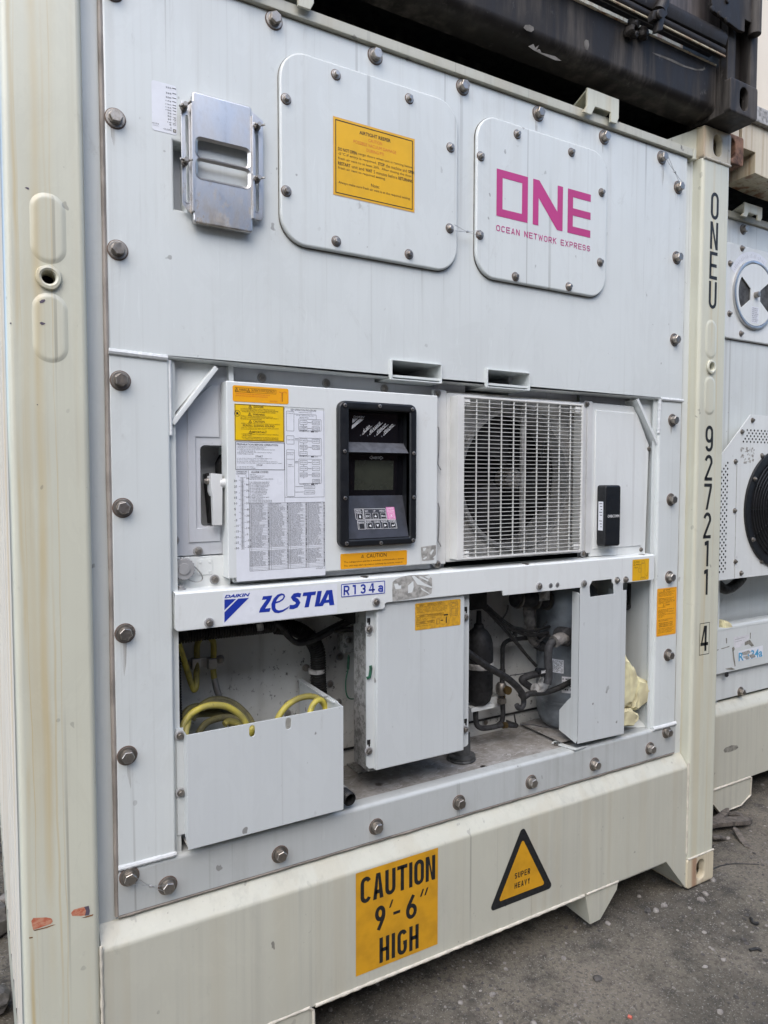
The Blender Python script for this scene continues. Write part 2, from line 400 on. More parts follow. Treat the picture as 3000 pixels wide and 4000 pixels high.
    def lathe(s, prof, c, m, n=28, ax='z'):
        vs = []; fs = []
        for r, h in prof:
            for j in range(n):
                a = 2*pi*j/n
                vs.append((c[0]+r*cos(a), c[1]+r*sin(a), c[2]+h) if ax == 'z' else ((c[0]+r*cos(a), c[1]+h, c[2]+r*sin(a)) if ax == 'y' else (c[0]+h, c[1]+r*cos(a), c[2]+r*sin(a))))
        for i in range(len(prof)-1):
            for j in range(n): fs.append((i*n+j, i*n+(j+1)%n, (i+1)*n+(j+1)%n, (i+1)*n+j))
        fs.append(tuple(range(n))); fs.append(tuple((len(prof)-1)*n+j for j in range(n)))
        return s.add(vs, fs, m)
    def quad(s, pts, m): return s.add(pts, [tuple(range(len(pts)))], m)
    # ---- flat print, lying in a plane y = Y
    def rect(s, a, b, Y, m): return s.quad([(a[0],Y,b[1]),(b[0],Y,b[1]),(b[0],Y,a[1]),(a[0],Y,a[1])], m)
    def frame(s, a, b, Y, w, m, r=0.0):
        o_ = rrect(a[0], b[1], b[0], a[1], r); i_ = offset(ccw(o_), w); n = len(o_); o_ = ccw(o_)
        return s.add([(p[0],Y,p[1]) for p in o_]+[(p[0],Y,p[1]) for p in i_], [(i,(i+1)%n,n+(i+1)%n,n+i) for i in range(n)], m)
    def poly(s, pts, Y, m):
        pts = ccw(pts); return s.add([(a,Y,b) for a,b in pts], [t for t in tessellate_polygon([[Vector((a,b,0)) for a,b in pts]])], m)
    def line(s, pts, Y, w, m):
        for a, b in zip(pts, pts[1:]):
            a = Vector(a); b = Vector(b); d = b-a
            if d.length < 1e-6: continue
            n_ = Vector((-d.y, d.x)).normalized()*w/2
            s.quad([(a.x-n_.x,Y,a.y-n_.y),(b.x-n_.x,Y,b.y-n_.y),(b.x+n_.x,Y,b.y+n_.y),(a.x+n_.x,Y,a.y+n_.y)], m)
        return s
    def text(s, body, a, b, Y, m, bold=0.0, shear=0.0, M=None, res=2):
        """text stretched to the box a (top left) - b (bottom right); M maps the flat text elsewhere"""
        vs, fs = glyphs(body, bold, shear, res)
        if not vs: return s
        x0 = min(v[0] for v in vs); x1 = max(v[0] for v in vs); z0 = min(v[1] for v in vs); z1 = max(v[1] for v in vs)
        q = []
        for v in vs:
            x = a[0]+(v[0]-x0)/(x1-x0)*(b[0]-a[0]); z = b[1]+(v[1]-z0)/max(1e-6, z1-z0)*(a[1]-b[1])
            q.append(M @ Vector((x, Y, z)) if M else (x, Y, z))
        return s.add(q, fs, m)
    def ribbon(s, pts, w, Y, m, closed=False):
        P = [Vector(p) for p in pts]; n = len(P); L = []; R = []
        for i in range(n):
            a = P[i-1] if (i or closed) else None; c_ = P[(i+1)%n] if (i < n-1 or closed) else None; b = P[i]
            d1 = (b-a).normalized() if a is not None else None; d2 = (c_-b).normalized() if c_ is not None else None
            if d1 is None: d1 = d2
            if d2 is None: d2 = d1
            n1 = Vector((-d1.y,d1.x)); n2 = Vector((-d2.y,d2.x)); mm = (n1+n2); mm = mm.normalized() if mm.length > 1e-6 else n1
            k_ = (w/2)/max(.35, mm.dot(n1)); L.append(b+mm*k_); R.append(b-mm*k_)
        vs = [(p.x,Y,p.y) for p in L]+[(p.x,Y,p.y) for p in R]
        return s.add(vs, [(i,(i+1)%n,n+(i+1)%n,n+i) for i in range(n if closed else n-1)], m)
    def stroke(s, ch, x0, z0, x1, z1, t, Y, m):
        """engineering lettering: even strokes in the box x0..x1, z0..z1"""
        w = x1-x0; h = z1-z0; a = t/2; l, r, b, T_ = x0+a, x1-a, z0+a, z1-a; mid = (z0+z1)/2; cx = (x0+x1)/2
        rx = (r-l)/2; ry = min(rx*1.15, h*.22)
        def arc(px, pz, a0, a1, rx_=None, rz_=None, n=7):
            rx_ = rx if rx_ is None else rx_; rz_ = ry if rz_ is None else rz_
            return [(px+rx_*cos(radians(a0+(a1-a0)*i/n)), pz+rz_*sin(radians(a0+(a1-a0)*i/n))) for i in range(n+1)]
        R = lambda p, c=False: s.ribbon(p, t, Y, m, c)
        top = arc(cx, T_-ry, 0, 180); bot = arc(cx, b+ry, 180, 360)
        if ch in 'O0': R(top+bot, True)
        elif ch == 'C': R(arc(cx,T_-ry,20,180)+arc(cx,b+ry,180,340))
        elif ch == 'G': R(arc(cx,T_-ry,15,180)+arc(cx,b+ry,180,360)+[(r,mid-.04*h),(cx+.1*w,mid-.04*h)])
        elif ch == 'N': s.poly([(x0,z0),(x0,z1),(x0+t*1.08,z1),(x1-t,z0+h*.30),(x1-t,z1),(x1,z1),(x1,z0),(x1-t*1.08,z0),(x0+t,z1-h*.30),(x0+t,z0)], Y, m)
        elif ch == 'E': R([(x1,T_),(l,T_),(l,b),(x1,b)]); R([(l,mid),(x1-.08*w,mid)])
        elif ch == 'F': R([(x1,T_),(l,T_),(l,z0)]); R([(l,mid),(x1-.1*w,mid)])
        elif ch == 'U': R([(l,z1)]+bot+[(r,z1)])
        elif ch == 'A': s.poly([(x0,z0),(cx-t*.55,z1),(cx+t*.55,z1),(x1,z0),(x1-t*1.05,z0),(cx+w*.5*.40+0,z0+h*.24),(cx-w*.5*.40,z0+h*.24),(x0+t*1.05,z0)], Y, m) if False else (s.poly([(x0,z0),(cx-t*.6,z1),(cx+t*.6,z1),(cx,z1-h*.16),(x0+t*1.08,z0)], Y, m), s.poly([(x1,z0),(x1-t*1.08,z0),(cx,z1-h*.16),(cx+t*.6,z1)], Y-.00002, m), R([(x0+w*.20,z0+h*.28),(x1-w*.20,z0+h*.28)]))
        elif ch == 'T': R([(x0,T_),(x1,T_)]); R([(cx,T_),(cx,z0)])
        elif ch == 'I': R([(cx,z1),(cx,z0)])
        elif ch == 'H': R([(l,z1),(l,z0)]); R([(r,z1),(r,z0)]); R([(l,mid),(r,mid)])
        elif ch == 'S': R(arc(cx,T_-ry,15,180)+[(l,T_-ry-.02*h)]+arc(cx,mid+ry*.55,180,250,n=4,rz_=ry*.6)[1:]+arc(cx,mid-ry*.55,70,0,n=4,rz_=ry*.6)+arc(cx,b+ry,0,-165))
        elif ch == 'P': R([(l,z0),(l,T_)]+arc(r-rx*.8,T_-.235*h+.0,90,-90,rx*.8,.235*h)+[(l,T_-.47*h)])
        elif ch == 'R': R([(l,z0),(l,T_)]+arc(r-rx*.8,T_-.235*h,90,-90,rx*.8,.235*h)+[(l,T_-.47*h)]); R([(cx,T_-.47*h),(r,z0)])
        elif ch == 'V': R([(l,z1),(cx,z0+a),(r,z1)])
        elif ch == 'Y': R([(l,z1),(cx,mid),(r,z1)]); R([(cx,mid),(cx,z0)])
        elif ch == 'X': R([(l,z1),(r,z0)]); R([(r,z1),(l,z0)])
        elif ch == 'K': R([(l,z1),(l,z0)]); R([(r,z1),(l,mid)]); R([(cx-.1*w,mid+.06*h),(r,z0)])
        elif ch == 'W': R([(l,z1),(x0+w*.27,z0+a),(cx,z1-.2*h),(x1-w*.27,z0+a),(r,z1)])
        elif ch == '1': R([(x1-a,z0),(x1-a,z1)]); s.poly([(x1-t*.5,z1),(x1-t*.5,z1-t*1.25),(x0,z1-h*.19),(x0,z1-h*.19+t*1.15),(x1-t,z1)], Y-.00002, m)
        elif ch == '2': R(arc(cx,T_-ry,172,0)+[(r,T_-ry-.06*h),(l,b+.02*h)]); R([(x0,b),(x1,b)])
        elif ch == '4': R([(r-.22*w,z0),(r-.22*w,z1)]); s.poly([(r-.22*w,z1),(r-.22*w-t*.9,z1),(x0,z0+h*.22),(x0,z0+h*.22+t),(x0+t*.9,z0+h*.22+t)], Y-.00002, m); R([(x0,z0+h*.22+t/2),(x1,z0+h*.22+t/2)])
        elif ch == '7': R([(x0,T_),(x1-a*.3,T_)]); s.poly([(x1,z1),(x1,z1-t*1.2),(cx+.02*w,z0),(cx+.02*w-t*1.05,z0),(x1-t*1.0,z1-t)], Y-.00002, m)
        elif ch == '9': R(arc(cx,T_-ry,0,180)+arc(cx,T_-h*.54+ry,180,360), True); s.ribbon([(r,T_-h*.54+ry),(r,b+ry)]+arc(cx,b+ry,0,-165)[1:], t, Y-.00003, m)
        elif ch == '3': R(arc(cx,T_-ry,165,0)+arc(cx,mid+ry*.6,0,-80,rz_=ry*.6)+arc(cx,mid-ry*.7,80,0,rz_=ry*.7)+arc(cx,b+ry,0,-165))
        elif ch == 'a': R(arc(cx,T_-h*.2,165,0,rz_=h*.2)+[(r,z0)]); s.ribbon([(r,T_-h*.42),(cx,T_-h*.42)]+arc(cx,b+h*.22,90,270,rz_=h*.22)+[(r,b)], t, Y-.00003, m)
        return s
    def word(s, body, a, b, t, Y, m, gap=.25, wide=None):
        """strokes spread over the box a (top left) - b (bottom right)"""
        ws = [(.35 if c in 'I1' else (1.25 if c in 'MW' else (.6 if c == ' ' else 1))) for c in body]; tot = sum(ws)+gap*(len(body)-1); u_ = (b[0]-a[0])/tot; x = a[0]
        for c, w in zip(body, ws):
            if c != ' ': s.stroke(c, x, b[1], x+w*u_, a[1], t, Y, m)
            x += (w+gap)*u_
        return s
    def make(s, name, parent=None, label=None, cat=None, group=None, kind=None, smooth=40, loc=None):
        base = BASE.get(parent.name if parent else None, Vector((0,0,0))) if parent else Vector((0,0,0))
        if loc is not None: base = base + Vector(loc)
        me = bpy.data.meshes.new(name); me.from_pydata([Vector(v)-base for v in s.v], [], s.f)
        for mm in s.mats: me.materials.append(MATS[mm])
        me.polygons.foreach_set('material_index', s.m)
        bmm = bmesh.new(); bmm.from_mesh(me); bmesh.ops.remove_doubles(bmm, verts=bmm.verts, dist=1e-6); bmesh.ops.recalc_face_normals(bmm, faces=bmm.faces) if not getattr(s, 'norec', False) else None
        bmm.to_mesh(me); bmm.free()
        if smooth:
            me.shade_smooth(); me.set_sharp_from_angle(angle=radians(smooth)); area_normals(me)
        me.update()
        o = bpy.data.objects.new(name, me); COL.objects.link(o)
        if parent: o.parent = parent; BASE[o.name] = BASE.get(parent.name, Vector((0,0,0))).copy() + (Vector(loc) if loc is not None else Vector((0,0,0)))
        if loc is not None: o.location = loc
        if not parent: BASE[o.name] = Vector(loc) if loc is not None else Vector((0,0,0))
        props(o, label, cat, group, kind); return o
def props(o, label=None, cat=None, group=None, kind=None):
    for k_, v in (('label',label),('category',cat),('group',group),('kind',kind)):
        if v: o[k_] = v
    return o
def thing(name, loc, label, cat, group=None):
    o = bpy.data.objects.new(name, None); COL.objects.link(o); o.location = loc; o.empty_display_size = .1
    BASE[o.name] = Vector(loc); return props(o, label, cat, group)
GL = {}
def glyphs(body, bold, shear, res):
    key = (body, bold, shear, res)
    if key not in GL:
        c = bpy.data.curves.new('lettering', 'FONT'); c.body = body; c.size = 1; c.resolution_u = res; c.offset = bold; c.shear = shear; c.fill_mode = 'FRONT'
        o = bpy.data.objects.new('lettering', c); COL.objects.link(o)
        dg = bpy.context.evaluated_depsgraph_get(); me = bpy.data.meshes.new_from_object(o.evaluated_get(dg))
        GL[key] = ([tuple(v.co) for v in me.vertices], [tuple(p.vertices) for p in me.polygons])
        bpy.data.meshes.remove(me); bpy.data.objects.remove(o); bpy.data.curves.remove(c)
    return GL[key]

# ------------------------------------------------------------------ bolts: a head with a washer child, shared meshes
def bolt_meshes(nm, rw, rg, af, hh, mh, mw, mg, flange=False):
    a = MB()                                   # head, axis along -y, origin on the surface
    t = .004
    if flange: a.plate(circ(0,0,af*.78,20), -t-.003, 0, mh, bev=.0015)
    else: a.plate(circ(0,0,rw*.72,20), -t-.004, 0, mh, bev=.0012)
    a.plate(circ(0,0,af/1.732,6,.3), -t-hh, -t, mh, bev=af*.05, seg=1)
    h = a.make(nm, smooth=24)
    b = MB().plate(circ(0,0,rw,28), -t, 0.0, mw, bev=.0014)
    if rg: b.plate(circ(0,0,rg,28), -.0012, .0006, mg)
    w = b.make('washer'); hm, wm = h.data, w.data
    bpy.data.objects.remove(h); bpy.data.objects.remove(w); return hm, wm
BM = dict(big=bolt_meshes('hex_bolt', .0215, .0236, .0262, .016, 'bolt_steel', 'bolt_dull', 'gasket_brown'),
          mid=bolt_meshes('hex_bolt', .0125, .0142, .0115, .009, 'bolt_steel', 'bolt_steel', 'gasket_brown', True),
          dull=bolt_meshes('hex_bolt', .0165, .0, .0125, .008, 'bolt_dull', 'grey_plastic', 'gasket_brown', True),
          small=bolt_meshes('hex_bolt', .0115, .0, .0105, .007, 'bolt_dull', 'bolt_dull', 'gasket_brown', True))
def bolt(parent, kind, x, y, z, rot=None, washer=True):
    hm, wm = BM[kind]; o = bpy.data.objects.new('hex_bolt', hm); COL.objects.link(o); o.parent = parent
    o.location = Vector((x, y, z))-BASE[parent.name]
    a = random.uniform(0, 1.04); o.rotation_euler = rot or (0, a, 0)
    if washer:
        w = bpy.data.objects.new('washer', wm); COL.objects.link(w); w.parent = o
    return o
def copy_tree(o, parent=None):
    c = o.copy(); COL.objects.link(c)
    if parent: c.parent = parent
    for ch in list(o.children): copy_tree(ch, c)
    return c

FY = .031          # front of the unit's mounting frame
# ================================================================== ground
def gh(x, y):
    h = .016*noise.noise(Vector((x*.9, y*.9, 1))) + .009*noise.noise(Vector((x*4, y*4, 5))) + .0045*noise.noise(Vector((x*15, y*15, 9)))
    near = max(0, 1-abs(y-.2)/.6) if x > -.1 else 0
    h -= .006 + .006*near
    # loose heap left of the container
    if x < -.02: h += .10*max(0, min(1, (-.02-x)/.35))*(0.6+.8*noise.noise(Vector((x*5, y*5, 2))))
    return h
def axis(lo, hi, n, far):
    a = [lo+(hi-lo)*i/n for i in range(n+1)]; s_ = (hi-lo)/n; out = list(a); st = s_
    while out[-1] < far: st *= 1.35; out.append(out[-1]+st)
    st = s_
    while out[0] > -far: st *= 1.35; out.insert(0, out[0]-st)
    return out
xs = axis(-1.2, 5.2, 330, 400); ys = axis(-1.7, 3.0, 240, 400)
g = MB(); nx = len(xs); ny = len(ys)
g.v = [(x, y, gh(x, y) if abs(x) < 12 and abs(y) < 12 else -.01) for y in ys for x in xs]
g.f = [(j*nx+i, j*nx+i+1, (j+1)*nx+i+1, (j+1)*nx+i) for j in range(ny-1) for i in range(nx-1)]
g.m = [g.mi('ground_dirt')]*len(g.f); g.norec = True
gr = g.make('ground', kind='structure', smooth=0)
gr.data.shade_smooth()

def rock_mesh(r, seed, sq=.65, sub=2):
    bm_ = bmesh.new(); bmesh.ops.create_icosphere(bm_, subdivisions=sub, radius=1)
    rs = random.Random(seed); ax = Vector((rs.uniform(.7,1.2), rs.uniform(.6,1.0), sq*rs.uniform(.7,1.1)))
    for v in bm_.verts:
        p = v.co.copy(); q = 1+.38*noise.noise(p*1.1+Vector((seed*3.1,0,0)))+.14*noise.noise(p*3+Vector((0,seed,0)))
        c_ = Vector((round(p.x*2.4)/2.4, round(p.y*2.4)/2.4, round(p.z*2.4)/2.4)); p = p.lerp(c_, .35)*q
        v.co = Vector((p.x*ax.x, p.y*ax.y, p.z*ax.z))*r
    return bm_
# gravel and grit: nobody could count it
rs = random.Random(3); gb = MB()
ico = bmesh.new(); bmesh.ops.create_icosphere(ico, subdivisions=1, radius=1); IV = [v.co.copy() for v in ico.verts]; IF = [[v.index for v in f.verts] for f in ico.faces]; ico.free()
def grit(n, x0, x1, y0, y1, r0, r1):
    for _ in range(n):
        x = rs.uniform(x0, x1); y = rs.uniform(y0, y1)
        if noise.noise(Vector((x*2.2, y*2.2, 7))) < rs.uniform(-.35, .5): continue
        r = r0+(r1-r0)*rs.random()**5; s_ = Vector((rs.uniform(.6,1.3), rs.uniform(.6,1.3), rs.uniform(.35,.8)))*r; a = rs.uniform(0, 6)
        z = gh(x, y)
        vs = [(x+(v.x*cos(a)-v.y*sin(a))*s_.x*(1+.3*rs.random()), y+(v.x*sin(a)+v.y*cos(a))*s_.y*(1+.3*rs.random()), z+v.z*s_.z+r*.15) for v in IV]
        gb.add(vs, IF, rs.choice(('stone_pale','stone_pale','stone_dark','stone_dark','stone_dark')))
grit(24000, .4, 4.2, -1.3, 1.6, .0014, .0080)
grit(2200, -.6, .02, .0, 3.2, .004, .03)
gb.norec = True
gb.make('gravel', label='fine grey grit and pebbles scattered over the dirt ground', cat='gravel', kind='stuff', smooth=0)
# single stones that can be made out
spots = [('B3',1255,805,.014,1,'larger pale stone right below the corner casting foot'),('B3',1225,842,.013,1,'pale stone just left of and below the larger one by the casting'),
 ('B3',1300,712,.014,1,'flat pale stone touching the right side of the corner casting foot'),('B3',825,815,.011,1,'lone tan pebble midway between the tapered sill leg and the casting'),
 ('B3',985,882,.013,1,'rightmost pale chip of the short row in front of the tapered sill leg'),('B3',935,912,.012,1,'middle pale chip of the short row in front of the tapered sill leg'),
 ('B3',880,915,.017,0,'largest grey stone of the short row in front of the tapered sill leg'),('B3',620,988,.012,1,'pale chip just right of the tapered leg tip'),
 ('B3',1370,1230,.011,1,'tan pebble below the bent black rubber strip'),('B3',1250,1275,.010,1,'white chip in open dirt left of the tan pebble'),
 ('B3',1352,1555,.011,1,'tan pebble at the bottom right, nearest the picture edge'),('B3',555,1340,.016,0,'largest dark stone in the middle of the open dirt'),
 ('B3',335,1215,.010,1,'bright white chip left of the largest dark stone'),('B3',140,1640,.012,1,'pale stone at the very bottom edge of the picture'),
 ('B3',1400,440,.013,1,'grey shard lying between the two broken boards'),('B2',1530,1440,.012,1,'pale pebble below the sill, left of the warning triangle'),('B2',1585,1625,.009,1,'tiny white chip at the bottom edge under the caution placard')]
for i, (B, a, b, r, pale, lab) in enumerate(spots):
    p = Wz(B, a, b, 0)
    o = MB().bm(rock_mesh(r, i+1, .6, 2), 'stone_pale' if pale else 'stone_dark').make('stone', label=lab, cat='stone', group='loose stones lying on the dirt', smooth=0)
    o.location = (p.x, p.y, gh(p.x, p.y)+r*.2)
# rocks in the heap at the left edge
for i, (y, x, r, lab) in enumerate(((.30,-.05,.05,'rough rock lowest in the heap, beside the foot of the left corner post'),(.62,-.09,.085,'large rough rock second up in the heap at the left edge'),(1.05,-.11,.11,'largest rough rock in the middle of the heap at the left edge'),(1.60,-.11,.09,'rough rock highest and farthest in the heap at the left edge'))):
    o = MB().bm(rock_mesh(r, 40+i, .7, 3), 'stone_dark').make('rock', label=lab, cat='rock', group='rocks in the heap beside the container', smooth=30)
    o.location = (x, y, gh(x, y)+r*.25)
# broken boards and scraps behind the right corner post
def board(pa, pb, w, t, label, seed):
    a = Vector(pa); b = Vector(pb); L = (b-a).length; bm_ = bmesh.new(); bmesh.ops.create_grid(bm_, x_segments=14, y_segments=3, size=.5)
    vs = []; n_ = 16; mb_ = MB(); ring = []
    for i in range(n_+1):
        t_ = i/n_; e = 1-.75*max(0, (t_-.85)/.15)**1.5 - .6*max(0, (.1-t_)/.1)
        for (u, v) in ((-1,-1),(1,-1),(1,1),(0,1.25),(-1,1)):
            vs.append((t_*L-L/2, u*w/2*e*(1+.15*noise.noise(Vector((t_*6,u,seed)))), v*t/2*(1+.3*noise.noise(Vector((t_*9,v,seed+4))))+.012*sin(t_*3+seed)))
    fs = []
    for i in range(n_):
        for j in range(5): fs.append((i*5+j, i*5+(j+1)%5, (i+1)*5+(j+1)%5, (i+1)*5+j))
    fs += [(4,3,2,1,0), tuple(n_*5+j for j in range(5))]
    mb_.add(vs, fs, 'old_wood'); o = mb_.make('broken_board', label=label, cat='board', smooth=0)
    d = b-a; o.location = (a+b)/2; o.rotation_euler = d.to_track_quat('X', 'Z').to_euler(); bm_.free(); return o
def gp(r, a, b, h=0.0):
    p = Wz(r, a, b, 0); p.z = gh(p.x, p.y)+h; return p
board(gp('B3',1230,395,.02), gp('B3',1550,345,.03), .05, .018, 'long weathered broken board lying behind the right corner post', 1)
board(gp('B3',1440,400,.015), gp('B3',1535,505,.012), .026, .012, 'short splintered board pointing out from under the longer board', 2)
board(gp('B3',970,1018,.006), gp('B3',1040,1038,.006), .012, .005, 'thin grey wood sliver lying alone on the dirt in front of the sill', 3)
board(gp('B3',1310,360,.05), gp('B3',1400,300,.03), .03, .01, 'dark wood scrap standing against the neighbouring sill', 4)
board(gp('B3',1380,440,.02), gp('B3',1300,470,.01), .03, .008, 'flat dark wood scrap beside the right corner post', 5)
board(gp('B3',1400,310,.02), gp('B3',1500,330,.02), .035, .01, 'bark strip between the longer board and the neighbouring sill', 6)
def scrap(r, pts, rad, mat, name, label, cat):
    P = [gp(r, a, b, rad*.8) for a, b in pts]; MB().tube(spline(P, 5), rad, mat, 6).make(name, label=label, cat=cat)
scrap('B3', [(1548,965),(1556,985),(1578,998),(1595,995)], .006, 'rubber', 'rubber_scrap', 'curled black rubber scrap on the dirt near the right edge', 'scrap')
scrap('B3', [(1540,1175),(1565,1170),(1590,1165),(1618,1178)], .005, 'rubber', 'rubber_scrap', 'bent black rubber strip below the curled scrap', 'scrap')
scrap('B3', [(753,1585),(778,1597)], .005, 'chip_red', 'plastic_chip', 'small red plastic chip on the dirt at the bottom', 'scrap')
scrap('B3', [(1300,645),(1350,618),(1450,600),(1600,608)], .0022, 'rubber', 'thin_wire', 'thin dark wire lying from the corner post to the right', 'wire')
# ================================================================== the cream container
def open_strip(mb, prof, z0, z1, m):
    n = len(prof); mb.add([(a,b,z0) for a,b in prof]+[(a,b,z1) for a,b in prof], [(i,i+1,n+i+1,n+i) for i in range(n-1)], m)
def arc2(cx, cy, r, a0, a1, n=6): return [(cx+r*cos(radians(a0+(a1-a0)*i/n)), cy+r*sin(radians(a0+(a1-a0)*i/n))) for i in range(n+1)]
def post_left(t, x0, y0, m, mirror=False, hole=None, z0=.118, z1=2.778):
    """box-section post, 160 mm wide, face at y0; hole = (x, z, r)"""
    mb = MB(); r = .013; w = .160
    f = (lambda p: [(x0+(w-(a)) if mirror else x0+a, y0+b) for a, b in p])
    outer = [(0, .16)] + arc2(r, r, r, 180, 270)
    inner = arc2(w-r, r, r, 270, 360) + [(w, .046)]
    open_strip(mb, f(outer), z0, z1, m); open_strip(mb, f(inner), z0, z1, m)
    a = x0+r; b = x0+w-r
    hs = [circ(hole[0], hole[1], hole[2], 20)] if hole else []
    mb.plate(rrect(a, z0, b, z1), y0, y0+.006, m, holes=hs, back=False)
    if mirror: mb.box(x0+.02, x0+w, y0+.15, y0+.16, z0, z1, m)
    else: mb.box(x0, x0+w-.02, y0+.15, y0+.16, z0, z1, m)
    mb.norec = False
    return mb
def casting(x0, z0, y0, m, rust='rust_steel', w=.162, h=.118, dpt=.178):
    mb = MB(); cx = x0+w/2; cz = z0+h/2
    ov = [(cx+a, cz+b) for a, b in ([(.024*cos(radians(t_)), .016+.024*sin(radians(t_))) for t_ in range(0,181,20)]+[(.024*cos(radians(t_)), -.016+.024*sin(radians(t_))) for t_ in range(180,361,20)])]
    mb.plate(rrect(x0, z0, x0+w, z0+h, .012, 3), y0, y0+.026, m, holes=[ov], bev=.005, hm=m)
    for xa, xb in ((x0+.001, x0+.024), (x0+w-.024, x0+w-.001)): mb.box(xa, xb, y0+.024, y0+dpt, z0+.001, z0+h-.001, m)
    mb.box(x0+.024, x0+w-.024, y0+.024, y0+dpt, z0+.001, z0+.02, m); mb.box(x0+.024, x0+w-.024, y0+.024, y0+dpt, z0+h-.02, z0+h-.001, m)
    mb.box(x0+.024, x0+w-.024, y0+dpt-.01, y0+dpt, z0+.02, z0+h-.02, m)
    return mb
def bead(pts, r, m, seed=0, step=.006, amp=.35):
    P = []; 
    for a, b in zip(pts, pts[1:]):
        a = Vector(a); b = Vector(b); n_ = max(2, int((b-a).length/step)); P += [a.lerp(b, i/n_) for i in range(n_)]
    P.append(Vector(pts[-1]))
    return MB().tube(P, r, m, 8, True, lambda i: 1+amp*(noise.noise(Vector((i*.35, seed, 0)))+.35*sin(i*1.9)))
BOW = lambda y: -.034*(1-math.exp(-y/1.1))

c = thing('reefer_container', (0,0,0), 'near cream refrigerated container, black lettering down its right post and caution placard on its sill', 'container')
hl = (W('T4',315,140)[0], W('T4',315,140)[1]); hr = (W('T5',1287,720)[0], W('T5',1287,720)[1])
pl = post_left(c, 0, 0, 'cream_paint', hole=(hl[0], hl[1], .0135)).make('corner_post', c)
pr_ = post_left(c, 2.278, 0, 'cream_paint', True, hole=(hr[0], hr[1], .0135)).make('corner_post', c)
for (par, h_) in ((pl, hl), (pr_, hr)):
    prof = [(.0245,0),(.0265,-.003),(.0245,-.0075),(.0190,-.0085),(.0150,-.006),(.0140,.004),(.0140,.045)]
    mb = MB(); vs=[]; fs=[]; n=30
    for i,(r,y) in enumerate(prof):
        for j in range(n):
            a=2*pi*j/n; rr = r*(1+(.10*noise.noise(Vector((cos(a)*1.5,sin(a)*1.5,3+h_[0]))) if i in (0,1,2) else 0)); vs.append((h_[0]+rr*cos(a), y, h_[1]+rr*sin(a)))
    for i in range(len(prof)-1):
        for j in range(n): fs.append((i*n+j,i*n+(j+1)%n,(i+1)*n+(j+1)%n,(i+1)*n+j))
    mb.add(vs, fs, 'cream_paint'); mb.plate(circ(h_[0],h_[1],.0145,20), .043, .047, 'dark_void'); mb.make('hole_ring', par)
def pad(par, r, x0, y0, x1, y1):
    a = W(r, x0, y0); b = W(r, x1, y1); rad = (b[0]-a[0])/2*.96
    MB().plate(rrect(a[0], b[1], b[0], a[1], rad, 9), -.0024, .0002, 'cream_paint', bev=.0024, seg=4).make('embossed_pad', par)
def soft_pad(x0, z0, x1, z1, h=.0030):
    lp = ccw(rrect(x0, z0, x1, z1, (x1-x0)/2*.97, 9)); mb = MB(); n = len(lp); st = [(0,.0004),(.0015,-.0002),(.004,-.0009),(.007,-.0020),(.010,-.0028),(.014,-h)]; vs = []
    for d, y in st: vs += [(p[0], y, p[1]) for p in (offset(lp, d) if d else lp)]
    fs = [(k_*n+i, k_*n+(i+1)%n, (k_+1)*n+(i+1)%n, (k_+1)*n+i) for k_ in range(len(st)-1) for i in range(n)]; fs.append(tuple((len(st)-1)*n+i for i in range(n)))
    return mb.add(vs, fs, 'cream_paint')
a = W('T1',190,1330); b = W('T4',425,-10)
xl_, xr_ = W('T1',190,1500)[0], W('T1',432,1500)[0]
for zt, zb in ((W('T1',310,1248)[1], W('T4',330,55)[1]), (W('T4',310,235)[1], W('T4',330,695)[1])):
    soft_pad(xl_, zb, xr_, zt).make('embossed_pad', pl)
xl_, xr_ = W('T5',1252,540)[0], W('T5',1324,540)[0]
for zt, zb in ((W('T5',1288,412)[1], W('T5',1288,668)[1]), (W('T5',1285,778)[1], W('T5',1285,1033)[1])):
    soft_pad(xl_, zb, xr_, zt).make('embossed_pad', pr_)
for x in (0, 2.276):
    for z in (0.0, 2.778): casting(x, z, -.002 if z else -.003, 'cream_rusty').make('corner_casting', c)
for x in (.001, 2.277):
    bead([(x+.004,-.002,.119),(x+.158,-.002,.119)], .0035, 'weld_cream', 1).make('weld_bead', c)
    bead([(x+.004,-.002,2.778),(x+.158,-.002,2.778)], .0045, 'weld_cream', 2).make('weld_bead', c)
# recessed face plates between the posts and the machinery
for xa, xb in ((.158,.36), (2.09,2.282)): MB().box(xa, xb, .044, .050, .50, 2.80, 'unit_paint').make('face_plate', c)
# sealant bead round the unit's mounting frame
MB().tube(spline([(.2035+.0015*noise.noise(Vector((z*4,0,0))), .036, z) for z in [.542+i*.1 for i in range(23)]], 3), .0062, 'sealant', 8, True, lambda i: 1+.25*noise.noise(Vector((i*.11,1,1)))).make('sealant_bead', c)
bead([(2.2335,.040,.542),(2.2335,.040,2.78)], .0035, 'sealant', 4, .03).make('sealant_bead', c)
bead([(.206,.036,.5385),(2.23,.036,.5385)], .0040, 'sealant', 5, .03).make('sealant_bead', c)
# bottom sill
sp = [(.004,.142),(.004,.478)] + [(.004+.010*(1-cos(t*.26)), .478+.014*sin(t*.26)) for t in range(1,5)] + [(.040,.528),(.052,.532),(.052,.50),(.30,.50),(.30,.142)]
sill = MB().plate(sp, 2.2755, .1625, 'sill_paint', ax='x').make('bottom_sill', c)
bead([(.708,.003,.1425),(1.73,.003,.1425)], .0050, 'weld_cream', 6, .012).make('weld_bead', c)
bead([(2.2760,.003,.142),(2.2760,.003,.50)], .0038, 'weld_cream', 7, .01).make('weld_bead', c)
bead([(.1620,.003,.118),(.1620,.003,.50)], .0038, 'weld_cream', 8, .01).make('weld_bead', c)
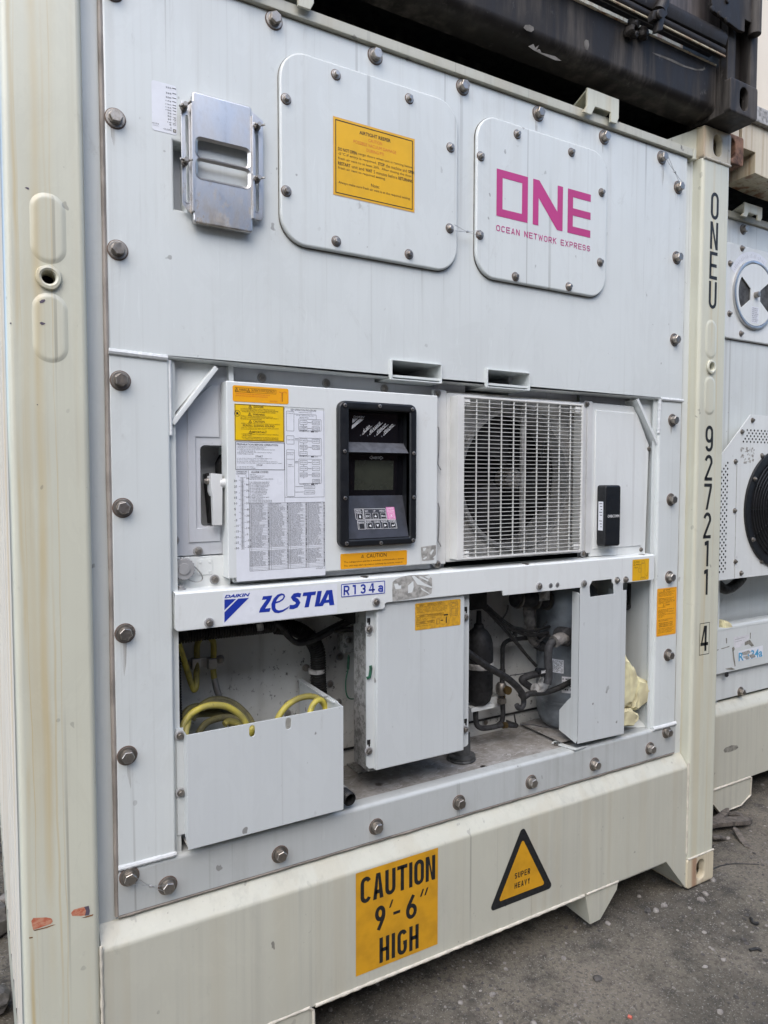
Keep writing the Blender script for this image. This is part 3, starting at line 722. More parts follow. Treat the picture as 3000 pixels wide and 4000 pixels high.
# parts of the sill that reach down
MB().plate([(.162,.0),(.690,.0),(.704,.012),(.704,.128),(.698,.142),(.162,.142)], .006, .30, 'sill_paint', bev=.002).make('sill_leg', c)
bead([(.17,.005,.1425),(.69,.005,.1425),(.703,.005,.130),(.705,.005,.02)], .0042, 'weld_cream', 9, .01).make('weld_bead', c)
MB().plate([(1.738,.142),(1.903,.142),(1.897,.112),(1.815,.027),(1.765,.025)], .006, .014, 'sill_paint', bev=.0015).add([(1.738,.014,.142),(1.765,.014,.025),(1.765,.16,.030),(1.738,.30,.142),(1.746,.014,.142),(1.773,.014,.027),(1.773,.16,.032),(1.746,.30,.142)], [(0,1,2,3),(7,6,5,4),(1,5,6,2),(2,6,7,3)], 'sill_paint').make('sill_leg', c)
bead([(1.742,.004,.1425),(1.90,.004,.1425)], .0036, 'weld_cream', 10, .01).make('weld_bead', c)
MB().add([(2.10,.16,.142),(2.276,.004,.142),(2.276,.004,.005),(2.276,.17,.005),(2.16,.004,.142)], [(0,4,2,3),(4,1,2)], 'sill_paint').make('sill_gusset', c)
MB().box(.17, 2.27, .02, 2.4, .125, .141, 'sill_paint').make('underframe', c)
# front header, roof and roof gussets
MB().box(.150, 2.243, .018, .05, 2.779, 2.808, 'sill_paint', .003).make('header_rail', c)
MB().box(2.243, 2.262, .016, .05, 2.770, 2.810, 'cream_paint', .004).make('rail_end_cap', c)
MB().box(.02, 2.42, .05, 3.0, 2.79, 2.822, 'cream_paint').make('roof', c)
MB().add([(2.10,.06,2.812),(2.279,.03,2.893),(2.279,.03,2.79),(2.262,.03,2.79),(2.10,.10,2.812),(2.279,.12,2.893)], [(0,1,2,3),(0,4,5,1)], 'cream_paint').make('roof_gusset', c)
MB().add([(.338,.06,2.812),(.163,.03,2.893),(.163,.03,2.79),(.18,.03,2.79),(.338,.10,2.812),(.163,.12,2.893)], [(3,2,1,0),(1,5,4,0)], 'cream_paint').make('roof_gusset', c)
def lash(par, x0, x1, z0, z1, y0, m, yb=.14):
    """bent strap: slanting top plate and a front face with a notch between two feet"""
    mb = MB(); w = x1-x0; nx0, nx1 = x0+.25*w, x0+.74*w; nz = z0+.37*(z1-z0)
    mb.plate([(x0,z1),(x0,z0+.3*(z1-z0)),(x0-.018,z0),(x0+.020,z0),(nx0,nz),(nx1,nz),(nx1+.0,z0),(x1-.01,z0),(x1,z0+.25*(z1-z0)),(x1,z1)], y0, y0+.007, m, bev=.0015)
    mb.add([(x0,y0+.001,z1-.002),(x1,y0+.001,z1-.002),(x1,yb,z0+.02),(x0,yb,z0+.02),(x0,y0+.006,z1-.009),(x1,y0+.006,z1-.009),(x1,yb,z0+.012),(x0,yb,z0+.012)], [(0,1,2,3),(7,6,5,4),(0,4,5,1),(1,5,6,2),(3,2,6,7),(0,3,7,4)], m)
    return mb.make('roof_lug', par)
lash(c, 1.685, 1.832, 2.786, 2.867, 0.0, 'cream_paint')
lash(c, .545, .715, 2.795, 2.875, 0.0, 'cream_paint')
# side wall, ribbed, with bottom rail
mb = MB(); prof = [(0.002,.16)]; y = .20
while y < 11.8:
    for dy, dx in ((0,.0),(.012,.013),(.040,.013),(.052,0.0),(.10,0.0)): prof.append((BOW(y+dy)+dx, y+dy))
    y += .125
open_strip(mb, prof, .16, 2.76, 'cream_matte'); mb.make('side_wall', c)
mb = MB(); n = 30; pts = [(12*(i/n)**2+.16) for i in range(n+1)]
for i in range(n):
    a, b = pts[i], pts[i+1]; mb.add([(BOW(a)+.0,a,.02),(BOW(b)+.0,b,.02),(BOW(b)+.0,b,.16),(BOW(a)+.0,a,.16)], [(0,1,2,3)], 'cream_paint')
mb.make('side_rail', c)
MB().box(.03, 2.40, 11.9, 12.0, .10, 2.8, 'cream_paint').make('rear_end', c)
MB().box(2.40, 2.438, .17, 12.0, .02, 2.8, 'cream_paint').make('side_wall', c)
# markings down the right post
Y = -.0006
def code(name, items, extra=None):
    mb = MB()
    for ch, r, x0, y0, x1, y1 in items: mb.text(ch, W(r,x0,y0,Y), W(r,x1,y1,Y), Y, 'print_black', bold=.012, res=4)
    if extra: extra(mb)
    return mb.make(name, c, smooth=0)
def ltr(ch, r, xa, ya, xb, yb): return (ch, r, xa, ya, xb, yb)
XL, XR = 2.3315, 2.3815
def column(name, items, frame_=None):
    mb = MB()
    for ch, r, yt, yb, xm in items:
        zt = W(r, xm, yt, Y)[1]; zb = W(r, xm, yb, Y)[1]; w = .046 if ch != '1' else .024
        xc = XC(zt*.5+zb*.5); mb.stroke(ch, xc-w/2, zb, xc+w/2, zt, .0122, Y, 'print_black')
    if frame_: frame_(mb)
    return mb.make(name, c, smooth=0)
XC = lambda z: 2.3495
column('owner_code', [('O','R1',620,882,725),('N','R1',905,1170,720),('E','R1',1190,1455,712),('U','R1',1475,1738,706)])
column('serial_number', [('9','R2',580,806,602),('2','R2',832,1056,592),('7','R2',1081,1306,590),('2','R2',1330,1555,580),('1','R2',1575,1797,575),('1','R2',1822,2043,568)])
a4 = W('R3',520,300,Y); b4 = W('R3',600,560,Y)
column('check_digit', [('4','R3',320,538,557)], lambda mb: mb.frame((2.3195,a4[1]), (2.3795,b4[1]), Y, .0022, 'print_black'))
# caution placard and triangle on the sill
Y = .0034
mb = MB(); A = (.834,.480); B_ = (1.114,.1785)
mb.rect(A, B_, Y, 'sticker_ochre'); Yt = Y-.0004
def T(mb, body, r, x0, y0, x1, y1, m='print_black', bold=0.0, shear=0, res=2, Y_=None):
    q = Yt if Y_ is None else Y_; mb.text(body, W(r,x0,y0,q), W(r,x1,y1,q), q, m, bold, shear, res=res)
CT = W('B2',700,708,Yt)[1]; CB = (W('B2',700,876,Yt)[1]+W('B2',1165,720,Yt)[1])/2; CT = (CT+W('B2',1165,560,Yt)[1])/2
mb.word('CAUTION', (.849,CT), (1.104,CB), .0115, Yt, 'print_black', .17)
mb.word('HIGH', (W('B2',800,1105,Yt)[0],(W('B2',800,1098,Yt)[1]+W('B2',1050,1015,Yt)[1])/2), (W('B2',1054,1170,Yt)[0],(W('B2',1053,1168,Yt)[1]+W('B2',800,1265,Yt)[1])/2), .0115, Yt, 'print_black', .24)
z0, z1 = W('B2',815,960,Yt)[1]-.036, W('B2',815,895,Yt)[1]
z1 = W('B2',805,893,Yt)[1]; z0 = W('B2',780,1060,Yt)[1]
def nine(x0, x1, za, zb, flip):
    g = lambda p: [((x1+x0-a if flip else a), (za+zb-b if flip else b)) for a, b in p]
    rx = (x1-x0)/2-.0055; cx_ = (x0+x1)/2; h = za-zb; ry = h*.235; cz_ = za-.0055-ry
    mb.ribbon(g([(cx_+rx*cos(2*pi*i/24), cz_+ry*sin(2*pi*i/24)) for i in range(24)]), .0115, Yt, 'print_black', True)
    mb.ribbon(g([(cx_+rx, cz_), (cx_+rx, cz_-h*.12), (cx_+rx*.75, cz_-h*.26), (cx_-rx*.55, zb+.002)]), .0115, Yt-.00003, 'print_black')
nine(W('B2',772,1000,Yt)[0], W('B2',838,1000,Yt)[0], z1, z0, False)
nine(W('B2',973,900,Yt)[0], W('B2',1042,900,Yt)[0], z1, z0, True)
a = W('B2',890,930,Yt); b = W('B2',935,948,Yt); mb.rect((a[0], z0+(z1-z0)*.55), (b[0], z0+(z1-z0)*.43), Yt, 'print_black')
for xx in (862, 1062, 1090):
    x = W('B2',xx,900,Yt)[0]; mb.poly([(x,z1-.016),(x+.009,z1+.006),(x+.015,z1+.006),(x+.006,z1-.016)], Yt, 'print_black')
mb.make('caution_placard', c, smooth=0)
mb = MB()
tp = [W('B3',80,408,Y), W('B3',250,745,Y), W('B2',1530,900,Y)]
def rtri(P, r, n=6):
    P = ccw(P); out = []
    Q = offset(P, r)
    for i in range(3):
        a, b, c_ = Vector(P[i-1]), Vector(P[i]), Vector(P[(i+1)%3]); n1 = Vector(((b-a).y,-(b-a).x)).normalized(); n2 = Vector(((c_-b).y,-(c_-b).x)).normalized()
        t1 = math.atan2(n1.y,n1.x); t2 = math.atan2(n2.y,n2.x)
        while t2 < t1: t2 += 2*pi
        q = Vector(Q[i])
        for j in range(n+1): t_ = t1+(t2-t1)*j/n; out.append((q.x+r*cos(t_), q.y+r*sin(t_)))
    return out
def off3(P, d):
    P = ccw(P); out = []
    for i in range(3):
        a, b, c_ = Vector(P[i-1]), Vector(P[i]), Vector(P[(i+1)%3]); e1=(b-a).normalized(); e2=(c_-b).normalized(); n1=Vector((-e1.y,e1.x)); n2=Vector((-e2.y,e2.x)); mm=(n1+n2).normalized()
        k_=d/mm.dot(n1); out.append((b.x+mm.x*k_, b.y+mm.y*k_))
    return out
zb = .196; xt = W('B3',80,500,Y)[0]; xa = W('B2',1530,880,Y)[0]; xb = W('B3',250,745,Y)[0]
zt = W('B3',80,408,Y)[1]; zb = (W('B2',1545,918,Y)[1]+W('B3',220,795,Y)[1])/2
P3 = [(xa-.012,zb),(xb+.012,zb),((xa+xb)/2,zt+.022)]
def rt(P, r):
    Q = off3(P, r); out = []; P = ccw(P)
    for i in range(3):
        a, b, c_ = Vector(P[i-1]), Vector(P[i]), Vector(P[(i+1)%3]); t1 = math.atan2(-(b-a).x,(b-a).y); t2 = math.atan2(-(c_-b).x,(c_-b).y)
        while t2 < t1: t2 += 2*pi
        out += [(Q[i][0]+r*cos(t1+(t2-t1)*j/6), Q[i][1]+r*sin(t1+(t2-t1)*j/6)) for j in range(7)]
    return out
mb.poly(rt(P3, .012), Y, 'print_black'); mb.poly(rt(off3(P3, .0225), .006), Yt, 'sticker_ochre')
Yu = Yt-.0004; xm = (xa+xb)/2
mb.word('SUPER', (xm-.033, W('B3',65,668,Yu)[1]+.001), (xm+.033, W('B3',65,703,Yu)[1]), .0034, Yu, 'print_black', .30); mb.word('HEAVY', (xm-.033, W('B3',65,730,Yu)[1]), (xm+.033, W('B3',65,766,Yu)[1]), .0034, Yu, 'print_black', .30)
mb.make('warning_triangle', c, smooth=0)
# red paint dabs and rust scratches on the left post
def dab(r, pts, m, nm='paint_mark', Yd=-.0005, par=None):
    MB().poly([W(r,a,b,Yd) for a,b in pts], Yd, m).make(nm, par or c, smooth=0)
MATS['red_dab'] = None; k = NT('red_dab', .7); n = k.noise((1,1,2), 70, 4, .7); k.col(k.mix(k.ramp(n,.35,.6), (.42,.10,.05), (.50,.24,.15)))
flat('smudge', (.10,.08,.11), .7); flat('rust_mark', (.22,.09,.025), .8, var=.3)
dab('B1', [(203,992),(215,972),(300,968),(332,975),(343,992),(330,1010),(280,1028),(215,1050),(208,1020)], 'red_dab')
dab('B1', [(460,940),(478,918),(530,903),(575,893),(582,925),(575,952),(520,960),(468,958)], 'red_dab')
dab('B1', [(545,900),(575,893),(582,925),(578,952),(550,957),(558,925)], 'smudge', Yd=-.0009)
dab('B1', [(215,1052),(300,1030),(340,1016),(362,1014),(300,1038),(225,1056)], 'rust_mark', 'scratch')
dab('B1', [(528,972),(560,960),(606,947),(600,958),(560,970)], 'rust_mark', 'scratch')
dab('B1', [(188,1098),(212,1094),(212,1102),(190,1106)], 'rust_mark', 'scratch')
for q in ([(255,296),(270,283),(290,280),(294,290),(280,302),(262,306)], [(256,432),(270,426),(285,432),(296,436),(285,444),(270,448)], [(62,433),(72,430),(75,438),(66,441)], [(238,960),(246,960),(247,967),(240,967)]): dab('T4', q, 'smudge', 'paint_chip', -.0036 if q[0][0] > 250 else -.0006)
dab('T1', [(160,1216),(172,1212),(186,1216),(190,1226),(180,1228),(172,1222)], 'smudge', 'paint_chip')
# ================================================================== the refrigeration machinery filling the container's end
BM['dull'] = bolt_meshes('hex_bolt', .0125, .0, .0115, .007, 'bolt_dull', 'grey_plastic', 'gasket_brown', True)
u = thing('refrigeration_unit', (1.22, FY, .54), 'pale grey refrigeration unit in the near container, with square fan grille and black control panel', 'refrigeration unit')
XA, XB = .206, 2.232; OX0, OX1 = .344, 2.103; ZO, ZT = .654, 1.884
PK = ((W('M2',728,200,.022)[0],W('M2',1167,250,.022)[0]),(W('M3',338,130,.022)[0],W('M3',617,150,.022)[0]),0,0)
PK = (PK[0],PK[1],max(1.8915,(W('M2',1165,330,.022)[1]+W('M3',615,210,.022)[1])/2+.002),(W('M2',725,112,.022)[1]+W('M3',345,68,.022)[1])/2-.002)
s1 = W('T1',1125,912,FY); s2 = W('T1',1174,1360,FY); sx0, sz1 = s1; sx1 = W('T1',1200,1100,FY)[0]; sz0 = s2[1]
MB().plate([(XA,ZT),(XB,ZT),(XB,2.779),(XA,2.779)], FY, FY+.05, 'unit_paint', holes=[rrect(sx0, sz0, sx1, sz1)]+[rrect(PK[i][0]+.003,PK[2],PK[i][1]-.003,PK[3]) for i in (0,1)], bev=.007, seg=3).make('upper_panel', u)
MB().box(sx0-.02, sx1+.03, FY+.051, FY+.055, sz0-.02, sz1+.02, 'plastic_cover').make('slot_back', u)
MB().plate([(XA,ZO+.001),(OX0,ZO+.001),(OX0,ZT-.001),(XA,ZT-.001)], FY, FY+.28, 'unit_paint', bev=.006, seg=3).make('side_column', u)
MB().plate([(OX1,ZO+.001),(XB,ZO+.001),(XB,ZT-.001),(OX1,ZT-.001)], FY, FY+.28, 'unit_paint', bev=.010, seg=3).make('side_column', u)
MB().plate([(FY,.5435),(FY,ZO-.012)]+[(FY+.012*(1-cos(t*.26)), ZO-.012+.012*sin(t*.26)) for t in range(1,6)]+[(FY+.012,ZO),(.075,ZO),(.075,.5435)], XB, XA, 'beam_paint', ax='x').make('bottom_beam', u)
MB().plate(rrect(XA, .06, XB, .315), ZO-.02, ZO-.0015, 'bay_floor', ax='z').make('bay_floor', u)
def wb(pts, r, seed): bead(pts, r, 'weld_paint', seed, .0035, .16).make('weld_bead', u)
wb([(XA+.001,FY-.0,1.889),(XA+.134,FY-.0,1.884)], .0075, 11); wb([(OX0+.002,FY+.004,1.880),(OX0+.003,FY+.004,1.70)], .0040, 12)
wb([(OX1+.006,FY-.0,1.886),(XB-.001,FY-.0,1.886)], .0065, 13); wb([(OX1+.005,FY+.003,1.884),(OX1+.002,FY+.004,1.76)], .0065, 14)
wb([(XA+.001,FY-.0,.660),(XA+.138,FY-.0,.660)], .0065, 15); wb([(OX1+.0,FY-.0,.656),(XB-.001,FY-.0,.656)], .0075, 16)
# corner gussets
for pts, a, b in (([(.345,1.883),(.465,1.883),(.345,1.735)], (.352,1.728), (.462,1.873)), ([(2.102,1.883),(1.985,1.883),(2.102,1.745)], (2.106,1.722), (1.993,1.880))):
    MB().plate(pts, .062, .068, 'unit_bright').make('gusset_plate', u)
    d = Vector((b[0]-a[0], b[1]-a[1])).normalized(); n_ = Vector((-d.y, d.x))*(-1 if pts[1][0] < 1 else 1)*.0
    q = Vector((-d.y, d.x))*.006
    MB().plate([(a[0]-q.x,a[1]-q.y),(b[0]-q.x,b[1]-q.y),(b[0]+q.x,b[1]+q.y),(a[0]+q.x,a[1]+q.y)], .036, .10, 'unit_bright', bev=.002).make('gusset_flange', u)
# big bolts round the frame
for x, z in [(.215+.0, z) for z in (2.714,)]: pass
big = [(.231,2.418),(.231,2.122),(.232,1.823),(.232,1.526),(.232,1.228),(.232,.932),(.232,.634),(.322,.585),(.613+.005,.583),(.915,.584),(1.210,.586),(1.505,.586),(1.799,.585),(2.088,.585),
 (2.180,.631),(2.179,.928),(2.177,1.224),(2.176,1.516),(2.176,1.811),(2.177,2.107),(2.180,2.406),(2.180,2.659),(2.087,2.745),(1.796,2.747),(1.502,2.750),(1.207,2.752),(.911,2.755),(.617,2.757),(.322,2.757),(.231,2.700)]
for x, z in big: bolt(u, 'big', x, FY, z)
def sealw(pa, pb):
    mb = MB(); a = Vector(pa); b = Vector(pb); m_ = (a+b)/2+Vector((0,-.001,-.004)); n_ = (b-a).normalized().cross(Vector((0,1,0)))*.009
    mb.tube(spline([a+n_, m_, b-n_], 8), .0007, 'zinc', 5); mb.tube(spline([a-n_, m_, b+n_], 8), .0007, 'zinc', 5)
    mb.lathe([(.001,-.004),(.0035,-.003),(.0035,.003),(.001,.004)], m_, 'zinc', 8, 'x'); mb.make('seal_wire', u)
sealw((.234,FY-.018,.634),(.322,FY-.018,.585)); sealw((2.089,FY-.018,2.745),(2.182,FY-.018,2.659))
# the two round-cornered access covers
flat('stain_dark', (.16,.15,.13), .7, var=.3, scale=30)
def cover(nm, x0, z0, x1, z1, r, label=None):
    o = MB().plate(rrect(x0-.0012,z0-.0022,x1+.0012,z1+.0006,r,10), FY-.0035, FY+.001, 'stain_dark').make('gasket', u)
    return MB().plate(rrect(x0,z0,x1,z1,r,10), FY-.013, FY-.003, 'unit_paint', bev=.006, seg=4).make('access_cover', u, label=label)
C1 = cover('a', .627, 2.203, 1.184, 2.694, .075, 'access cover with the amber warning sticker')
C2 = cover('b', 1.252, 2.206, 1.804, 2.689, .075, 'access cover with the magenta lettering')
CY = FY-.013
for r, x, y in [('T2',205,628),('T2',530,470),('T2',1007,627),('T2',1275,945),('T2',1270,1472),('T2',1005,1640),('T2',532,1555),('T2',207,1228)]:
    a = W(r,x,y,CY-.012); bolt(C1, 'mid', a[0], CY, a[1])
for r, x, y in [('T3',50,860),('T3',402,978),('T3',598,1240),('T2',1472,1003),('T2',1465,1515),('T5',588,35),('T5',385,193),('T5',38,128)]:
    a = W(r,x,y,CY-.012); bolt(C2, 'mid', a[0], CY, a[1])
p1 = W('T2',1270,1472,CY-.012); p2 = W('T2',1465,1515,CY-.012); sealw((p1[0]+.008,CY-.012,p1[1]),(p2[0]-.008,CY-.012,p2[1]))
# amber reefer sticker
Y = CY-.0008; Yt = Y-.0005
mb = MB(); mb.rect((.776,2.5555),(1.0320,2.3515), Y, 'sticker_amber_edge')
mb.rect((.7785,2.553),(1.0295,2.354), Y-.0002, 'sticker_amber'); mb.frame((.7825,2.549),(1.0255,2.3575), Yt, .0024, 'print_black')
def L2(body, cx, zt, h, w, m='print_black', bold=0.0): mb.text(body, (cx-w/2,zt), (cx+w/2,zt-h), Yt, m, bold)
cx = .904
L2('AIRTIGHT REEFER', cx, 2.5365, .0095, .098, bold=.02); L2('CAUTION', cx, 2.5215, .0085, .043, 'print_red', .0); L2('POSSIBLE VACUUM DAMAGE', cx, 2.508, .0085, .134, 'print_red'); L2('DURING PTI', cx, 2.494, .0085, .054, 'print_red')
def row(zt, parts, x0=.7905, h=.0088, scale=.00505):
    x = x0
    for body, bold in parts:
        w = len(body)*scale*(1.12 if bold else 1); mb.text(body, (x, zt+(0 if any(c_.isupper() or c_ in 'bdfhklt' for c_ in body) else 0)), (x+w, zt-h), Yt, 'print_black', .022 if bold else 0); x += w+.0045
S_ = .00463
row(2.4785, (('DO NOT OPEN',1),('cargo doors when unit is running below',0)), scale=S_*.985, h=.0086)
row(2.4660, (('-5°C.If entry is required,',0),('STOP',1),('the machine and',0),('OPEN',1)), scale=S_*.98, h=.0086)
row(2.4535, (('fresh air vent to at least 20%.  After closing the door,',0),), scale=S_*.90, h=.0086)
row(2.4410, (('RESTART',1),('unit and',0),('WAIT',1),('5 minutes before',0),('RETURNING',1)), scale=S_*1.01, h=.0086)
row(2.4285, (('fresh air vent to required setting.',0),), scale=S_*.90, h=.0086)
L2('Note:', cx, 2.4035, .0088, .026); L2('Always make sure fresh air vent is at the required setting.', .9045, 2.3905, .0086, .226)
mb.make('warning_sticker', C1, smooth=0)
# magenta block letters
Y = CY-.0006; mb = MB()
zt, zb = 2.5655, 2.424
def Z(v): return v
x = [W('T2',1559,1250,Y)[0], W('T3',103,1250,Y)[0], W('T3',136,1300,Y)[0], W('T3',330,1300,Y)[0], W('T3',361,1350,Y)[0], W('T3',510,1350,Y)[0]]
ztl = W('T2',1559,1090,Y)[1]; zbl = W('T2',1559,1402,Y)[1]; ztr = W('T3',510,1262,Y)[1]; zbr = W('T3',510,1538,Y)[1]; zt = (ztl+ztr)/2; zb = (zbl+zbr)/2; t = .0235
mb.add([(a,Y,b) for a,b in ((x[0],zt),(x[1],zt),(x[1],zb),(x[0],zb),(x[0]+t,zt-t),(x[1]-t,zt-t),(x[1]-t,zb+t),(x[0]+t,zb+t))], [(0,1,5,4),(1,2,6,5),(2,3,7,6),(3,0,4,7)], 'magenta')
mb.poly([(x[2],zb),(x[2],zt),(x[2]+t+.002,zt),(x[3]-t,zb+.058),(x[3]-t,zt),(x[3],zt),(x[3],zb),(x[3]-t-.001,zb),(x[2]+t,zt-.055),(x[2]+t,zb)], Y, 'magenta')
q = (zt-zb); mb.poly([(x[4],zb),(x[4],zt),(x[5],zt),(x[5],zt-t),(x[4]+t,zt-t),(x[4]+t,zb+q*.5+t/2),(x[5],zb+q*.5+t/2),(x[5],zb+q*.5-t/2),(x[4]+t,zb+q*.5-t/2),(x[4]+t,zb+t),(x[5],zb+t),(x[5],zb)], Y, 'magenta')
za = W('T2',1559,1463,Y)[1]; zb2 = W('T3',508,1628,Y)[1]; zb_ = (za+W('T3',508,1588,Y)[1])/2
mb.word('OCEAN NETWORK EXPRESS', (x[0],zb_), (x[5],zb_-(za-W('T2',1559,1503,Y)[1])), .0029, Y, 'magenta', .30)
mb.make('brand_lettering', C2, smooth=0)
for i, (x, z) in enumerate(big):
    rq_ = random.Random(i*7+1); L_ = rq_.uniform(.03,.13)
    if z < .66 or rq_.random() < .25: continue
    w_ = rq_.uniform(.006,.016); dx_ = rq_.uniform(-.008,.008); Yr = FY-.0003
    MB().poly([(x+dx_-w_/2,z-.018),(x+dx_+w_/2,z-.018),(x+dx_+w_*.35,z-.02-L_*.6),(x+dx_,z-.02-L_),(x+dx_-w_*.4,z-.02-L_*.5)], Yr, 'dirt_run').make('dirt_run', u, smooth=0)
# fork pockets through the upper panel
PKY = .022
pz1 = (W('M2',725,112,PKY)[1]+W('M3',345,68,PKY)[1])/2; pz0 = (W('M2',1165,330,PKY)[1]+W('M3',615,210,PKY)[1])/2
for x0, x1 in ((W('M2',728,200,PKY)[0],W('M2',1167,250,PKY)[0]),(W('M3',338,130,PKY)[0],W('M3',617,150,PKY)[0])):
    MB().plate(rrect(x0,pz0,x1,pz1,.004,2), PKY, .30, 'unit_paint', holes=[rrect(x0+.0035,pz0+.0035,x1-.0035,pz1-.0035,.003,2)], bev=.001).make('fork_pocket', u)
    MB().plate(rrect(x0-.003,pz0-.001,x1+.003,pz1+.004,.008,3), FY-.003, FY+.001, 'unit_paint', holes=[rrect(x0+.003,pz0+.003,x1-.003,pz1-.003)]).make('weld_bead', u)
    MB().box(x0+.003, x1-.003, .27, .28, pz0+.003, pz1-.003, 'dark_void').make('pocket_end', u)
# fresh air shutter
VY = .006
sh = [W('T1',1247,588,VY),W('T1',1633,690,VY),W('T1',1638,1513,VY),W('T1',1252,1437,VY)]
vx0, vx1 = (sh[0][0]+sh[3][0])/2, (sh[1][0]+sh[2][0])/2; vz1 = (sh[0][1]+sh[1][1])/2; vz0 = (sh[2][1]+sh[3][1])/2
def hole(r, x0, y0, x1, y1, x2, y2):
    a = W(r,x0,y0,VY); b = W(r,x1,y1,VY); return rrect(a[0], b[1], b[0], a[1], .012, 5)
ha = W('T1',1275,955,VY); hb = W('T1',1618,1020,VY)
h1z1 = W('T1',1290,893,VY)[1]; h1z0 = W('T1',1290,1015,VY)[1]; h2z1 = W('T1',1290,1030,VY)[1]; h2z0 = W('T1',1290,1150,VY)[1]
hx0, hx1 = W('T1',1275,955,VY)[0], W('T1',1616,1060,VY)[0]
shut = MB().plate(rrect(vx0,vz0,vx1,vz1,.008,4), VY, VY+.006, 'stainless', holes=[rrect(hx0,h1z0,hx1,h1z1,.012,5), rrect(hx0,h2z0,hx1,h2z1,.012,5)], bev=.004, seg=4, back=False).plate(rrect(vx0+.001,vz0+.001,vx1-.001,vz1-.001,.008,4), VY+.005, FY-.006, 'stainless', holes=[rrect(vx0+.003,vz0+.003,vx1-.003,vz1-.003,.007,4)]).make('air_shutter', u)
for z0_, z1_ in ((h1z0,h1z1),(h2z0,h2z1)):
    MB().add(*(lambda o_, i_: ([(a,VY-.0012,b) for a,b in o_]+[(a,VY+.004,b) for a,b in i_], [(i,(i+1)%len(o_),len(o_)+(i+1)%len(o_),len(o_)+i) for i in range(len(o_))]))(ccw(rrect(hx0-.0035,z0_-.0035,hx1+.0035,z1_+.0035,.014,5)), offset(ccw(rrect(hx0-.0035,z0_-.0035,hx1+.0035,z1_+.0035,.014,5)), .0065)), 'stainless').make('slot_rim', shut)
ra = W('T1',1170,665,.018)[0]; 
for (xa, xb, zt_, zb_, sgn) in ((W('T1',1172,1000,.02)[0], vx0+.002, W('T1',1180,662,.02)[1], W('T1',1180,1330,.02)[1], -1), (vx1-.002, W('T2',42,1100,.02)[0], W('T2',30,790,.02)[1], W('T2',30,1400,.02)[1], 1)):
    if sgn < 0: outl = [(xa,zt_),(xa,zb_),(xb,zb_-.022),(xb,zt_+.004)]
    else: outl = [(xa,zt_+.02),(xa,zb_-.012),(xb-.006,zb_-.014),(xb,zb_-.004),(xb,zt_)]
    xm = (xa+xb)/2; sl = rrect(xm-.0045, zb_+.006, xm+.0045, zt_-.03, .0045, 4)
    rl = MB().plate(outl, .014, .018, 'stainless', holes=[sl], bev=.001).make('shutter_rail', u)
    MB().plate(rrect(xm-.0065, zb_+.004, xm+.0065, zt_-.028, .006, 4), .0125, .0145, 'stainless', holes=[rrect(xm-.004, zb_+.0065, xm+.004, zt_-.0305, .004, 4)]).make('slot_rim', rl)
    MB().box((xb-.006) if sgn<0 else (xa-.0), xb if sgn<0 else xa+.006, .0, .016, zb_-.016, zt_, 'stainless', .001).make('rail_return', rl)
for r, a, b in (('T1',1197,682),('T1',1203,1040),('T2',15,812),('T2',15,1155)):
    p = W(r,a,b,.0); mb = MB(); mb.plate(circ(p[0],p[1],.0085,14), .005, .014, 'bolt_dull', bev=.001); mb.plate(circ(p[0],p[1],.005,12), -.010, .005, 'bolt_steel')
    sw = 1 if b < 900 and r == 'T1' else .15
    for s_ in (-1,1): mb.tube([(p[0]+s_*.004,.0,p[1]+s_*.002*sw),(p[0]+s_*.009,-.004,p[1]+s_*.006*sw),(p[0]+s_*.014,-.009,p[1]+s_*.009*sw)], .0026, 'bolt_steel', 6)
    mb.make('wing_nut', u)
# flow scale
Y = FY-.0006; Yt = Y-.0004; mb = MB(); a = W('T1',980,515,Y); b = W('T1',1148,878,Y)
mb.poly(rrect(a[0],b[1],b[0],a[1],.006,3), Y, 'sticker_white')
for s_, yy, h in (('250',558,16),('225',594,16),('200',622,16),('175',646,14),('150',668,14),('125',688,14),('100',705,14),('75',727,12),('50',746,12),('30',765,12),('10',786,10),('5',802,9)):
    T(mb, s_, 'T1', 1110-12*len(s_), yy, 1110, yy+h+3, 'print_black', 0, Y_=Yt)
for yy, w_, x0 in ((573,4,1116),(606,4,1117),(635,4,1117),(659,4,1117),(682,4,1118),(699,4,1118),(718,3.4,1119),(739,2.4,1120),(760,1.8,1120),(768,1.8,1128),(776,2.4,1120),(788,1.8,1130),(799,2.2,1120),(808,2.2,1120)):
    mb.line([W('T1',x0,yy-w_/2,Yt), W('T1',1141,yy+5,Yt)], Yt, w_*.00037, 'print_black')
T(mb,'CLOSE','T1',1060,828,1113,850,Y_=Yt); T(mb,'0','T1',1104,824,1112,834,Y_=Yt); T(mb,'m³/H','T1',985,788,1028,808,Y_=Yt); T(mb,'(60Hz)','T1',990,806,1028,820,Y_=Yt)
aa = W('T1',1122,836,Yt); bb = W('T1',1142,862,Yt); mb.frame(aa,bb,Yt,.0012,'print_black'); mb.rect((aa[0]+.0012,aa[1]-.0012),(bb[0]-.0012,bb[1]+.0012),Yt,'torn_paper')
mb.poly([W('T1',1168,868,Yt),W('T1',1178,860,Yt),W('T1',1178,878,Yt)], Yt, 'print_black')
mb.make('flow_scale_sticker', u, smooth=0)

